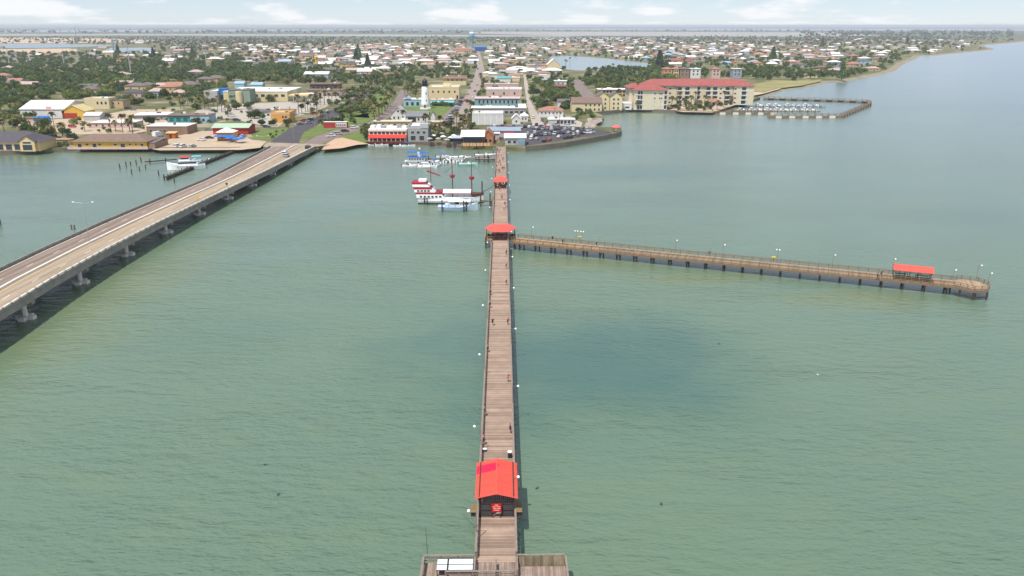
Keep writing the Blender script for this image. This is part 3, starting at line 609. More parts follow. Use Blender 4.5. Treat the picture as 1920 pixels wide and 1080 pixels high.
# ------------------------------------------------------------------ lamps on the piers
m_lampw = mat('white_lamp', (.85, .86, .87), .35, .03, 1)
def make_lamp(label, p, s, h=3.6, arm=.75, ang=0, two=False):
    t = thing('pier_lamp', label, 'lamp', p, ang, 'lamps on the fishing pier')
    obj('pole', MB().tube((0, 0, 0), (0, 0, h), .06, .05, 6), m_rail, t)
    for q in ((s,) if not two else (-1, 1)):
        obj('arm', MB().tube((0, 0, h - .1), (q * arm, 0, h), .03, .03, 5), m_rail, t)
        hdm = MB().lathe([(.05, .18), (.11, .16), (.2, .03), (.2, -.08), (.05, -.13)], 10, (q * (arm + .12), 0, h - .06)); obj('lamp_head', hdm, m_lampw, t, smooth=True)
    return t
i = 0
for yl in (79.2, 99.5, 125, 150, 174, 198.5, 240, 264, 288.5, 313, 337.5, 362):
    make_lamp('white lamp on the left rail of the main pier, %s from the seaward end' % ordinal(i), pier_w(-2.32, yl, ZD + .4), -1, ang=PANG); i += 1
i = 0
for yl in (87.5, 112.5, 137, 161, 185, 209.5, 251, 275.5, 300, 325, 349): 
    if i == 0: make_lamp('white lamp poking through the right eave of the gable pavilion', pier_w(2.32, yl, ZD + .4), 1, h=2.9, arm=.3, ang=PANG)
    else: make_lamp('white lamp on the right rail of the main pier, %s from the seaward end' % ordinal(i), pier_w(2.32, yl, ZD + .4), 1, ang=PANG)
    i += 1
i = 0
for pxx, pyy in ((991, 452), (1074, 461), (1085, 462), (1262, 479), (1352, 488), (1455, 499), (1560, 510)):
    p = Vector(at(pxx, pyy, ZS)); xl = (p - so_).dot(dv)
    make_lamp('pier lamp on the far rail of the side pier, %s from the gazebo' % ordinal(i), side_w(xl, SW + .2, ZS), 1, h=3.5, arm=.25, ang=SA, two=(i in (1, 2, 5))); i += 1
make_lamp('white lamp at the left corner of the side pier end', side_w(SL + .2, 2.6, ZS), 1, 2.6, .2, SA); make_lamp('tall double lamp at the far edge of the side pier end', side_w(SL + 5.2, 3.7, ZS), 1, 4.0, .5, SA, False); make_lamp('white lamp at the right edge of the side pier end', side_w(SL + 7.3, 1.2, ZS), 1, 3.0, .3, SA)
make_lamp('white lamp by the left roof corner of the side pier shelter', side_w((xc0 + xc1) / 2 - hl + .2, SW + .2, ZS), 1, 3.9, .2, SA)

# ------------------------------------------------------------------ causeway bridge
RE = [(-97.5, 40, 9.3), (-99.2, 110, 7.7), (-100.6, 148, 7.0), (-102.2, 171, 6.75), (-102.8, 196.5, 6.4), (-102.5, 228, 6.0), (-101.2, 267.5, 5.4), (-99.0, 321, 4.6), (-97.1, 398, 3.5)]
def re_at(Y):
    for a, b in zip(RE, RE[1:]):
        if a[1] <= Y <= b[1]:
            t = (Y - a[1]) / (b[1] - a[1]); return (a[0] + (b[0] - a[0]) * t, a[2] + (b[2] - a[2]) * t)
    return (RE[-1][0], RE[-1][2]) if Y > RE[-1][1] else (RE[0][0], RE[0][2])
BW = 16.6
def bw(Y): return BW + max(0, (Y - 300) / 98) * 6.0      # the deck widens towards the fork
m_deckl = mat('bridge_deck_inbound', S(166, 146, 132, .56), .9, .55, .5, stretch=(1.6, .03, 1))
m_deckr = mat('bridge_deck_outbound', S(196, 176, 152, .58), .9, .5, .5, stretch=(1.6, .03, 1))
m_bconc = mat('bridge_concrete', S(176, 170, 158, .55), .9, .3, .35)
m_bpale = mat('pale_rail_concrete', S(240, 232, 220, .74), .85, .12, .6)
br = thing('causeway_bridge', 'long concrete causeway bridge crossing the water on the left', 'bridge', (0, 0, 0))
ys = [40 + i * 12.8 for i in range(29)]; ys[-1] = 398.4
bents = [161.2 + 25 * i for i in range(-4, 10)]
# deck spans, one slab per carriageway and span, with an open joint over each bent
jn = sorted([40] + bents[:] + [398.6]); jn = [q for q in jn if 40 <= q <= 398.6]
for a, b in zip(jn, jn[1:]):
    sub = [a + .03 + (b - a - .06) * i / 3 for i in range(4)]
    for nm, f0, f1, m in (('inbound_slab', 0.02, .485, m_deckl), ('outbound_slab', .515, .98, m_deckr)):
        rings = []
        for Y in sub:
            X, Z = re_at(Y); Z -= .85; wd = bw(Y); x0 = X - wd * (1 - f0); x1 = X - wd * (1 - f1)
            rings.append([(x0, Y, Z - .25), (x1, Y, Z - .25), (x1, Y, Z), (x0, Y, Z)])
        obj(nm, MB().loft(rings), m, br)
    for off in (.25, BW * .25, BW * .5, BW * .75, BW - .25):    # girders
        rings = []
        for Y in sub:
            X, Z = re_at(Y); Z -= 1.12; xg = X - off * bw(Y) / BW
            rings.append([(xg - .25, Y, Z - 1.2), (xg + .25, Y, Z - 1.2), (xg + .25, Y, Z), (xg - .25, Y, Z)])
        obj('girder', MB().loft(rings), m_bconc, br)
    # kerbs under the rails and the median
    for nm, fr, wd_, hh in (('kerb', .0, .35, .3), ('kerb', 1.0, .35, .3), ('median_barrier', .5, 1.0, .55)):
        rings = []
        for Y in sub:
            X, Z = re_at(Y); Z -= .86; xg = X - bw(Y) * fr + (-.17 if fr == 0 else .17 if fr == 1 else 0)
            rings.append([(xg - wd_ / 2, Y, Z - .2), (xg + wd_ / 2, Y, Z - .2), (xg + wd_ / 2 * .6, Y, Z + hh), (xg - wd_ / 2 * .6, Y, Z + hh)])
        obj(nm, MB().loft(rings), m_bpale if nm != 'kerb' else m_bconc, br)
# rail posts and rail beams, one by one
bp_ = MB().box(-.14, .14, -.42, .42, 0, .7).mesh('rail_post'); Y = 60.0; prev = {}
while Y < 398:
    X, Z = re_at(Y); wd = bw(Y)
    for s, xx in ((0, X - .17), (1, X - wd + .17)):
        obj('rail_post', bp_, m_bconc, br, (xx, Y, Z - .58 - .28))
        if s in prev:
            q = prev[s]; obj('rail_beam', MB().bar((q[0], q[1] + .42, q[2] - .2), (xx, Y - .42, Z - .2), .42, .34), m_bpale if s == 0 else m_bconc, br)
        prev[s] = (xx, Y, Z)
    Y += 3.3
colm = MB().tube((0, 0, .6), (0, 0, 12), .6, .6, 12)
foot = MB().prism([(-1.9, -.7), (-.7, -.7), (-.7, -1.9), (.7, -1.9), (.7, -.7), (1.9, -.7), (1.9, .7), (.7, .7), (.7, 1.9), (-.7, 1.9), (-.7, .7), (-1.9, .7)], -1.0, .75).mesh('footing')
for Y in bents:
    if not 60 < Y < 395: continue
    X, Z = re_at(Y); zc = Z - 2.35; w_ = bw(Y)
    obj('bent_cap', MB().box(X - w_ + .6, X - .6, Y - .6, Y + .6, zc - 1.0, zc), m_bconc, br)
    for f in (.17, .83):
        xx = X - w_ * f
        obj('column', MB().tube((0, 0, .7), (0, 0, zc - .98), .5, .5, 12), m_bpale, br, (xx, Y, 0)); obj('footing', foot, m_bpale, br, (xx, Y, 0))
obj('abutment', MB().box(-121, -97.5, 398.6, 402, -1, 2.6), m_bconc, br)
obj('approach_slab', MB().add([(-123.5, 398.6, 2.62), (-97.3, 398.6, 2.62), (-93, 412, G + .09), (-128, 420, G + .09)], [(0, 1, 2, 3)]), m_deckr, br)
m_line_y = mat('yellow_line', S(240, 196, 110, .8), .8, .1, 1); m_line_w = mat('white_line', S(240, 236, 228, .8), .8, .1, 1)
for a, b in zip(jn, jn[1:]):
    for fr, m in ((.455, m_line_y), (.545, m_line_y), (.05, m_line_w), (.95, m_line_w)):
        pts = []
        for Y in (a, (a + b) / 2, b):
            X, Z = re_at(Y); pts.append((X - bw(Y) * fr, Y, Z - .844))
        mb = MB()
        for p, q in zip(pts, pts[1:]): mb.add([(p[0] - .09, p[1], p[2]), (p[0] + .09, p[1], p[2]), (q[0] + .09, q[1], q[2]), (q[0] - .09, q[1], q[2])], [(0, 1, 2, 3)])
        obj('lane_line', mb, m, br)
for fr in (.26, .74):
    Y = 120.0
    while Y < 396:
        X, Z = re_at(Y); X2, Z2 = re_at(Y + 3)
        obj('lane_dash', MB().add([(X - bw(Y) * fr - .07, Y, Z - .844), (X - bw(Y) * fr + .07, Y, Z - .844), (X2 - bw(Y) * fr + .07, Y + 3, Z2 - .844), (X2 - bw(Y) * fr - .07, Y + 3, Z2 - .844)], [(0, 1, 2, 3)]), m_line_w, br); Y += 12.2
# median street lights
m_galv = mat('galvanised', S(190, 196, 200, .6), .45, .08, 1, metal=.3)
i = 0
for Y in (203.5, 281, 350):
    X, Z = re_at(Y); t = thing('street_light', 'tall double-armed street light on the bridge median, %s from the camera' % ordinal(i), 'street light', (X - bw(Y) * .5, Y, Z - .28), 0, 'street lights on the bridge'); i += 1
    H_ = 10.5; obj('pole', MB().tube((0, 0, 0), (0, 0, H_ - .3), .08, .05, 8), m_galv, t)
    for s in (-1, 1):
        obj('arm', MB().tube((0, 0, H_ - .4), (s * 2.2, 0, H_), .045, .035, 6), m_galv, t); obj('lamp_head', MB().lathe([(.05, -.1), (.28, -.06), (.32, .04), (.1, .12)], 10, (s * 2.5, 0, H_ - .02)), m_lampw, t)
# road signs on the bridge
for pxx, Y, off, lbl, c, kind in ((395, 0, 0, 'yellow warning sign on the right rail of the bridge', S(240, 180, 0, .85), 0), (430, 0, 0, 'small dark sign on the right bridge rail beyond the yellow one', (.06, .06, .06), 0), (144, 0, 1, 'twin sign posts seen from behind on the left bridge rail', S(120, 110, 105, .5), 1)):
    Y = {395: 256, 430: 281, 144: 212}[pxx]; X, Z = re_at(Y); xx = X - (.5 if not off else bw(Y) + .1)
    t = thing('road_sign', lbl, 'sign', (xx, Y, Z - .6)); obj('post', MB().tube((0, 0, 0), (0, 0, 2.4), .04, .04, 6), m_dark, t)
    if kind: obj('panel', MB().box(-.75, -.35, -.02, .02, 1.3, 2.8), mat(lbl[:12], c, .6, .1, 1), t); obj('panel', MB().box(.1, .5, -.02, .02, 1.3, 2.8), MATS[lbl[:12]], t)
    else: obj('panel', MB().add([(0, -.05, 1.3), (.55, -.05, 1.9), (0, -.05, 2.5), (-.55, -.05, 1.9), (0, -.02, 1.3), (.55, -.02, 1.9), (0, -.02, 2.5), (-.55, -.02, 1.9)], [(0, 1, 2, 3), (7, 6, 5, 4), (0, 4, 5, 1), (1, 5, 6, 2), (2, 6, 7, 3), (3, 7, 4, 0)]), mat(lbl[:12], c, .5, .06, 1), t)
# ------------------------------------------------------------------ buildings
FOOT = []     # footprints (cx, cy, ux, uy, half-width, half-depth) used to keep trees and houses apart
m_glass = mat('dark_glass', (.03, .038, .05), .15, .1, .5, spec=.6)
m_frame = mat('window_frame', (.62, .6, .56), .6, .05, 1)
m_door = mat('dark_door', S(96, 72, 58, .5), .7, .15, 1)
m_roofw = mat('white_roof', S(244, 240, 236, .78), .8, .14, .3, world=True)
m_roofg = mat('grey_roof', S(140, 130, 128, .55), .85, .14, .5)
m_roofb = mat('brown_roof', S(158, 132, 118, .55), .85, .16, .5)
WIN = {}
def win_mesh(w, h):
    k = (round(w, 2), round(h, 2))
    if k not in WIN:
        f = MB(); t = .09
        f.box(-w / 2 - t, -w / 2, -.06, .02, -t, h + t).box(w / 2, w / 2 + t, -.06, .02, -t, h + t).box(-w / 2, w / 2, -.06, .02, -t, 0).box(-w / 2, w / 2, -.06, .02, h, h + t)
        WIN[k] = (f.mesh('window'), MB().box(-w / 2, w / 2, -.02, .02, 0, h).mesh('pane'))
    return WIN[k]
def window(t, x, z, w, h, y=0.0, rz=0, fm=None, gm=None, name='window'):
    a, b = win_mesh(w, h); o = obj(name, a, fm or m_frame, t, (x, y - .02 if not rz else y, z), rz); obj('pane', b, gm or m_glass, o); return o
def roofmesh(kind, w, d, h, rh, ov):
    mb = MB(); a, b, c, e = -ov, w + ov, -ov, d + ov; th = .14
    if kind == 'flat': mb.box(a, b, c, e, h, h + rh)
    elif kind == 'gx':
        m = d / 2
        for (y0, z0, y1, z1) in ((c, h - ov * rh / m, m, h + rh), (e, h - ov * rh / m, m, h + rh)):
            mb.add([(a, y0, z0), (b, y0, z0), (b, y1, z1), (a, y1, z1), (a, y0, z0 + th), (b, y0, z0 + th), (b, y1, z1 + th), (a, y1, z1 + th)], [(0, 1, 2, 3), (7, 6, 5, 4), (0, 4, 5, 1), (1, 5, 6, 2), (2, 6, 7, 3), (3, 7, 4, 0)])
    elif kind == 'gy':
        m = w / 2
        for (x0, z0, x1, z1) in ((a, h - ov * rh / m, m, h + rh), (b, h - ov * rh / m, m, h + rh)):
            mb.add([(x0, c, z0), (x0, e, z0), (x1, e, z1), (x1, c, z1), (x0, c, z0 + th), (x0, e, z0 + th), (x1, e, z1 + th), (x1, c, z1 + th)], [(0, 1, 2, 3), (7, 6, 5, 4), (0, 4, 5, 1), (1, 5, 6, 2), (2, 6, 7, 3), (3, 7, 4, 0)])
    elif kind == 'hip':
        if w >= d: r0, r1 = (d / 2, d / 2), (w - d / 2, d / 2)
        else: r0, r1 = (w / 2, w / 2), (w / 2, d - w / 2)
        if w < d: tri = [(0, 1, 4), (1, 2, 5, 4), (2, 3, 5), (3, 0, 4, 5)]
        else: tri = [(0, 1, 5, 4), (1, 2, 5), (2, 3, 4, 5), (3, 0, 4)]
        mb.add([(a, c, h), (b, c, h), (b, e, h), (a, e, h), (r0[0], r0[1], h + rh), (r1[0], r1[1], h + rh)], tri + [(3, 2, 1, 0)])
    elif kind == 'shed':
        mb.add([(a, c, h), (b, c, h), (b, e, h + rh), (a, e, h + rh), (a, c, h + th), (b, c, h + th), (b, e, h + rh + th), (a, e, h + rh + th)], [(3, 2, 1, 0), (4, 5, 6, 7), (0, 1, 5, 4), (1, 2, 6, 5), (2, 3, 7, 6), (3, 0, 4, 7)])
    return mb
def wallmesh(kind, w, d, h, rh):
    mb = MB().box(0, w, 0, d, 0, h)
    if kind == 'gx': 
        for x in (0, w): mb.add([(x, 0, h), (x, d, h), (x, d / 2, h + rh)], [(0, 1, 2)])
    if kind == 'gy':
        for yq in (0, d): mb.add([(0, yq, h), (w, yq, h), (w / 2, yq, h + rh)], [(0, 1, 2)])
    return mb
def building(name, label, x0, x1, yb, h, d, wall, roof='flat', roofm=None, rh=None, ov=.4, wins=(), doors=(), swins=(), parapet=None, rz=None, cat='building', group=None, lm=None, z=G, foot=True):
    A = at(x0, yb, z); B = at(x1, yb, z); w_ = hypot(B[0] - A[0], B[1] - A[1]); rz = atan2(B[1] - A[1], B[0] - A[0]) if rz is None else rz
    t = thing(name, label, cat, A, rz, group)
    if rh is None: rh = .3 if roof == 'flat' else 2.2
    obj('wall', wallmesh(roof, w_, d, h, rh), wall, t)
    rf = obj('roof', roofmesh(roof, w_, d, h, rh, ov), roofm or m_roofw, t)
    if roof == 'flat' and w_ > 11 and d > 7 and yb > 130:
        for i in range(2 + int(w_ / 14)):
            a_ = R.uniform(.1, .85) * w_; b_ = R.uniform(.25, .8) * d; s_ = R.uniform(.5, 1.3); obj('roof_unit', MB().box(a_ - s_, a_ + s_, b_ - s_ * .7, b_ + s_ * .7, h + rh, h + rh + R.uniform(.6, 1.3)), m_roofg if i % 2 else m_white, t)
    if parapet:
        mb = MB(); hh = h + rh; p = .35
        mb.box(-.12, w_ + .12, -.12, p, hh, hh + .9).box(-.12, w_ + .12, d - p, d + .12, hh, hh + .9).box(-.12, p, p, d - p, hh, hh + .9).box(w_ - p, w_ + .12, p, d - p, hh, hh + .9)
        obj('parapet', mb, parapet, t)
    for (n, zz, ww, hh, m0, m1) in wins:
        for i in range(n):
            x = w_ * m0 + (w_ * (m1 - m0)) * ((i + .5) / n); window(t, x, zz, ww, hh)
    for (fx, ww, hh) in doors: obj('door', MB().box(fx * w_ - ww / 2, fx * w_ + ww / 2, -.06, .0, .02, hh), m_door, t)
    for (n, zz, ww, hh) in swins:      # on the right-hand end wall
        for i in range(n): window(t, w_ + .02, zz, ww, hh, d * (i + .5) / n, pi / 2)
    cx = A[0] + cos(rz) * w_ / 2 - sin(rz) * d / 2; cy = A[1] + sin(rz) * w_ / 2 + cos(rz) * d / 2
    if foot: FOOT.append((cx, cy, cos(rz), sin(rz), w_ / 2 + .5, d / 2 + .5))
    if lm: LM.append((lm, (x0 + x1) / 2, yb))
    t['_w'] = w_; t['_d'] = d
    return t
def W_(n, r, g, b, k=.72, **kw): return mat('wall_' + n, S(r, g, b, k), .85, kw.pop('var', .1), kw.pop('scale', .4), **kw)
w_yel = W_('yellow', 238, 192, 82); w_cream = W_('cream', 240, 222, 176); w_tan = W_('tan', 222, 190, 140); w_white = W_('white', 240, 238, 234)
w_teal = W_('teal', 62, 172, 170); w_blue = W_('pale_blue', 170, 208, 224); w_grey = W_('grey', 172, 172, 170); w_red = W_('red', 190, 66, 58)
w_orange = W_('orange', 240, 176, 84); w_pink = W_('pink', 224, 194, 184); w_brown = W_('brown', 164, 134, 112); w_dkblue = W_('sea_blue', 140, 168, 182); w_sage = W_('sage', 150, 168, 150)
w_bright = W_('bright_blue', 30, 140, 205); w_pgrey = W_('pale_grey', 198, 198, 200); w_buff = W_('buff', 240, 208, 150)
r_red = mat('red_tile_roof', S(190, 108, 102, .58), .8, .2, .35, world=True); r_terra = mat('terracotta_roof', S(194, 140, 118, .62), .8, .16, .5); r_green = mat('pale_green_roof', S(190, 214, 186, .7), .6, .1, .3)
r_dgrey = mat('dark_grey_roof', S(112, 108, 116, .5), .85, .14, .5); r_teal = mat('teal_roof', S(110, 180, 178, .7), .6, .1, .3)
m_awn_r = mat('red_awning', S(232, 70, 58, .75), .7, .1, .5); m_awn_b = mat('blue_canvas', S(36, 118, 212, .75), .7, .12, .8); m_awn_t = mat('teal_awning', S(120, 200, 205, .75), .7, .1, .5)

# --- left waterfront
t = building('waterfront_hall', 'tan waterfront hall with grey hipped roof and tall dark windows at the far left', -70, 76, 283, 4.2, 15, w_buff, 'hip', r_dgrey, 4.2, .8, cat='hall', lm='the tan waterfront hall')
w0 = t['_w']
for i in range(5): window(t, w0 - 10.8 - i * 4.2, .5, 3.0, 2.7)
pc = MB().box(w0 - 8.6, w0 - 1.4, -1.6, .5, 0, 5.0); pc.add([(w0 - 8.6, -1.6, 5), (w0 - 1.4, -1.6, 5), (w0 - 5, -1.6, 7.4), (w0 - 8.6, .5, 5), (w0 - 1.4, .5, 5), (w0 - 5, .5, 7.4)], [(0, 1, 2), (3, 5, 4), (0, 2, 5, 3), (1, 4, 5, 2)])
obj('portico', pc, w_buff, t); window(t, w0 - 5, .6, 4.6, 2.6, -1.6); window(t, w0 - 5, 3.7, 4.0, .9, -1.6)
obj('portico_roof', MB().add([(w0 - 9.3, -2, 4.7), (w0 - 5, -2, 7.6), (w0 - .7, -2, 4.7), (w0 - 9.3, 7, 4.9), (w0 - 5, 7, 7.8), (w0 - .7, 7, 4.9), (w0 - 9.3, -2, 4.5), (w0 - 5, -2, 7.4), (w0 - .7, -2, 4.5), (w0 - 9.3, 7, 4.6), (w0 - 5, 7, 7.5), (w0 - .7, 7, 4.6)], [(0, 3, 4, 1), (1, 4, 5, 2), (6, 7, 10, 9), (7, 8, 11, 10), (0, 1, 7, 6), (1, 2, 8, 7), (0, 6, 9, 3), (2, 5, 11, 8)]), r_dgrey, t)
pg = building('garden_pergola', 'low timber pergola between the tan hall and the yellow motel', 88, 131, 272, 2.6, 5, w_tan, 'flat', mat('pergola_roof', S(200, 160, 140, .6), .9, .1, 1), .2, .3, cat='pergola')
t = building('waterfront_motel', 'long yellow waterfront motel with brown grey hipped roof', 138, 277, 279, 3.6, 14, w_yel, 'hip', m_roofb, 2.9, .9, cat='motel', lm='the long yellow motel')
w0 = t['_w']
for f, ww, hh, zz in ((.09, 1.9, 2.0, .5), (.19, 1.5, 1.0, 1.6), (.29, 1.9, 2.0, .5), (.36, 1.4, 1.0, 1.6), (.57, 1.5, 1.0, 1.6), (.67, 2.2, 2.2, .3), (.77, 1.0, .9, 1.7), (.85, 1.0, .9, 1.7), (.93, 1.4, 1.1, 1.4)): window(t, f * w0, zz, ww, hh)
obj('terrace_wall', MB().box(-2, w0 + 1, -1.8, -1.5, 0, 1.0), w_pink, t)
building('motel_wing', 'grey roofed side wing at the right end of the yellow motel', 279, 291, 279, 2.8, 16, w_brown, 'shed', m_roofg, .8, .2, cat='building')
t = building('warehouse', 'big white metal warehouse with broad white gabled roof', 40, 122, 222, 6.0, 30, w_white, 'gx', m_roofw, 4.2, .5, cat='warehouse', lm='the white roofed warehouse')
obj('door', MB().box(t['_w'] - .02, t['_w'] + .08, 6, 14, 0, 4.5), w_red, t); obj('gable_facing', MB().box(t['_w'] + .02, t['_w'] + .3, 1, 29, 4.6, 6), w_yel, t)
t = building('store_annex', 'yellow annex with red front at the right end of the white warehouse', 118, 160, 222, 4.6, 14, w_yel, 'gy', mat('annex_roof', S(226, 206, 150, .7), .8, .1, .4), 3.6, .4, cat='building'); obj('red_front', MB().box(.6, t['_w'] * .66, -.1, -.02, .3, 3.4), w_red, t)
building('blue_kiosk', 'small blue and white stall in front of the white warehouse', 64, 86, 230, 2.8, 6, mat('wall_stall_blue', S(70, 160, 220, .75), .7, .1, 1), 'shed', m_awn_b, .6, .5, cat='stall')
building('pink_wall_shop', 'low pinkish shop left of the blue stall', 42, 64, 230, 2.8, 7, w_pink, 'flat', m_roofb, .2, .4, cat='shop')
building('block_building', 'cream block building with arched upper windows behind the warehouse', 160, 206, 204, 6.5, 12, w_cream, 'flat', m_roofw, .3, .1, [(3, 3.2, 1.4, 1.9, .45, .95)], parapet=w_cream)
building('tan_office', 'tan two storey office right of the cream block', 196, 232, 203, 5.5, 11, w_tan, 'flat', m_roofg, .3, .2, [(3, 3, 1.2, 1.3, .1, .9)])
building('shed', 'low white shed with pale gabled roof in the sandy yard', 158, 188, 226, 3.2, 9, w_pgrey, 'gx', m_roofw, 1.6, .3, cat='shed')
building('long_shed', 'long low building with a white roof behind the yellow motel', 172, 250, 240, 3.0, 14, w_pink, 'flat', m_roofw, .3, .5, [(6, 1, 1.2, 1.1, .05, .95)])
building('long_shed', 'long slanting white roofed shed left of the teal shop', 252, 312, 226, 3.2, 16, w_grey, 'flat', m_roofw, .3, .6, [(4, 1, 1.3, 1.2, .2, .9)], rz=.16)
t = building('teal_shop', 'teal fronted shop with flat brown roof behind the sandy car park', 315, 356, 230, 4.2, 12, w_teal, 'flat', m_roofb, .4, .7, cat='shop', lm='the teal fronted shop')
w0 = t['_w']; [window(t, w0 * f, .5, 3.2, 2.6, fm=m_white, gm=mat('teal_glass', S(40, 150, 150, .5), .3, .1, .4)) for f in (.18, .5, .82)]
building('pale_blue_shop', 'pale blue block joined to the right of the teal shop', 357, 393, 231, 4.6, 12, w_blue, 'flat', m_roofb, .4, .3, [(2, 1.2, 1.6, 1.6, .1, .9)])
building('brown_store', 'brown store with white flat roof beside the sandy car park', 276, 352, 252, 4.4, 15, w_brown, 'flat', m_roofw, .3, .2, [(4, 1.4, 1.4, 1.2, .05, .5)], cat='store', lm='the brown store')
t = building('red_store', 'red walled store with pale green roof', 400, 466, 252, 3.8, 13, w_red, 'gx', r_green, 1.5, .8, cat='store', lm='the green roofed store')
obj('door', MB().box(t['_w'] * .45, t['_w'] * .55, -.06, 0, .02, 2.3), m_white, t)
t = building('bait_kiosk', 'orange yellow kiosk with white hipped roof by the marina', 408, 438, 264, 4.4, 7, w_orange, 'hip', m_roofw, 2.0, .6, [(2, 1.2, 1.3, 1.3, .1, .9)], cat='kiosk', lm='the orange bait kiosk')
obj('awning', MB().add([(-1, -3, 2.4), (t['_w'] + .6, -3, 2.4), (t['_w'] + .6, -.1, 3.0), (-1, -.1, 3.0)], [(0, 1, 2, 3)]), m_awn_b, t)
building('orange_shed', 'small orange shed left of the sandy car park', 312, 329, 260, 2.8, 4, mat('wall_shed_orange', S(206, 110, 52, .7), .8, .1, 1), 'shed', w_tan, .5, .3, doors=((.5, 1.2, 2.2),), cat='shed')
# --- store complex in the middle left
t = building('superstore', 'very long white roofed store complex in the middle left', 420, 540, 190, 7.5, 46, w_cream, 'flat', m_roofw, .4, .2, [(7, 3.5, 3, 2, .25, .98)], cat='store', lm='the long white store')
building('store_wing', 'grey left wing of the long white store', 384, 409, 190, 7.0, 26, w_pgrey, 'flat', m_roofw, .3, .1, parapet=w_pgrey)
building('store_entrance', 'bright blue entrance tower of the long white store', 412, 424, 189, 9.0, 9, w_bright, 'flat', m_awn_b, .4, .2, [(1, 1, 2.6, 4.0, .2, .8)])
t = building('store_tower', 'sage green corner block with round bay in front of the white store', 430, 470, 194, 10.0, 15, w_sage, 'flat', m_roofg, .4, .2, [(2, 5, 1.3, 1.5, .05, .35)])
obj('round_bay', MB().lathe([(2.6, .0), (2.6, 9.2), (2.3, 9.3)], 14, (t['_w'] * .5, -.4, 0)), w_cream, t)
building('blue_gabled_block', 'pale blue gabled block rising behind the long white store, left one', 440, 458, 166, 4.6, 10, w_blue, 'gx', mat('sky_blue_roof', S(172, 202, 222, .68), .7, .1, .4), 2, .3)
building('blue_gabled_block', 'pale blue gabled block rising behind the long white store, right one', 470, 492, 167, 4.0, 10, w_blue, 'gx', MATS['sky_blue_roof'], 2, .3)
t = building('orange_shop', 'bright orange yellow corner shop by the highway', 509, 545, 231, 5.6, 12, w_orange, 'flat', m_roofw, .3, .1, [(2, 3.2, 1.3, 1.3, .55, .85)], parapet=w_orange, doors=((.2, 1.4, 2.3),), cat='shop', lm='the orange corner shop')
building('flat_shop', 'long low shop with flat grey roof behind the orange corner shop', 462, 545, 220, 3.6, 16, w_white, 'flat', m_roofg, .3, .5, [(5, 1, 1.6, 1.3, .1, .9)])
t = building('fuel_station', 'fuel station with flat cream canopy on posts', 545, 578, 193, .4, 12, m_conc, 'flat', m_conc, .05, 0, cat='fuel station', lm='the fuel station')
w0 = t['_w']; obj('canopy', MB().box(-1, w0 + 1, -1, 12, 5.2, 6.2), w_buff, t)
for a in (.15, .85):
    for b in (1.5, 9.5): obj('post', MB().box(a * w0 - .25, a * w0 + .25, b - .25, b + .25, .45, 5.2), m_white, t)
building('station_shop', 'green walled station shop behind the fuel canopy', 552, 590, 186, 4.0, 9, w_sage, 'flat', m_roofw, .3, .3, [(3, 1, 2, 1.6, .1, .9)])
building('arcade', 'long pink arcade with brown upper roof by the highway', 578, 640, 181, 5.0, 16, w_pink, 'flat', m_roofb, .4, .6, [(7, .6, 2.4, 2.6, .02, .98)], lm='the pink highway arcade')
building('brown_hall', 'brown roofed hall with dark glazed front above the pink arcade', 582, 636, 172, 6.5, 14, mat('wall_dark_brown', S(140, 100, 84, .6), .8, .12, .5), 'flat', m_roofb, .8, 1.0, [(6, 2, 3.6, 2.6, .05, .95)])
t = building('trailer', 'long red and white trailer beside the highway fork', 607, 651, 240, 3.4, 3.4, w_red, 'flat', m_roofw, .15, .1, cat='trailer', lm='the red trailer')
w0 = t['_w']; obj('white_end', MB().box(w0 * .52, w0 * .98, -.06, -.01, .5, 3.0), w_white, t)
for i in range(5): window(t, w0 * (.57 + i * .085), 1.0, .6, 1.3, -.06)
# --- waterfront restaurants
t = building('awning_restaurant', 'waterfront restaurant with long red awning and cluttered white roof', 692, 763, 266, 6.2, 16, w_cream, 'flat', m_roofw, .3, .2, [(9, 3.9, 1.5, 1.3, .02, .98)], cat='restaurant', lm='the red awning restaurant')
w0 = t['_w']
obj('awning', MB().add([(.2, -4.5, 2.7), (w0, -4.5, 2.7), (w0, -.1, 3.8), (.2, -.1, 3.8), (.2, -4.5, 2.4), (w0, -4.5, 2.4), (w0, -.1, 3.6), (.2, -.1, 3.6)], [(0, 1, 2, 3), (7, 6, 5, 4), (0, 4, 5, 1), (1, 5, 6, 2), (2, 6, 7, 3), (3, 7, 4, 0)]), m_awn_r, t)
for i in range(9): obj('awning_post', MB().box(.5 + i * (w0 - 1) / 8 - .08, .5 + i * (w0 - 1) / 8 + .08, -4.3, -4.1, .02, 2.5), m_white, t)
obj('glazing', MB().box(.5, w0 - .5, -.12, -.02, .6, 2.9), m_glass, t); obj('terrace_rail', MB().box(0, w0, -5.6, -5.5, .1, 1.0), mat('red_rail', S(130, 50, 54, .6), .8, .2, 3), t)
for i in range(7):
    x = w0 * (i + .5) / 7; obj('roof_unit', MB().box(x - R.uniform(.6, 1.6), x + R.uniform(.6, 1.6), R.uniform(2, 7), R.uniform(8, 12), 6.55, 6.5 + R.uniform(.8, 2.0)), (m_roofw, m_white, w_grey)[i % 3], t)
obj('fascia', MB().box(-.1, w0 + .1, -.5, -.1, 5.6, 6.6), w_white, t)
t = building('grey_restaurant', 'grey boxy wing of the waterfront restaurant with corner tower', 765, 803, 266, 7.0, 15, w_grey, 'flat', m_roofw, .3, .15, [(2, .8, 2.6, 2.4, .05, .9), (3, 4.2, 1.6, 1.4, .1, .95)], parapet=w_grey, cat='restaurant', lm='the grey restaurant wing')
obj('corner_tower', MB().box(t['_w'] - 4, t['_w'] + .2, -.3, 4, 7.3, 9.4), w_pgrey, t); obj('roof_unit', MB().box(2, 6, 5, 9, 7.35, 8.8), m_white, t)
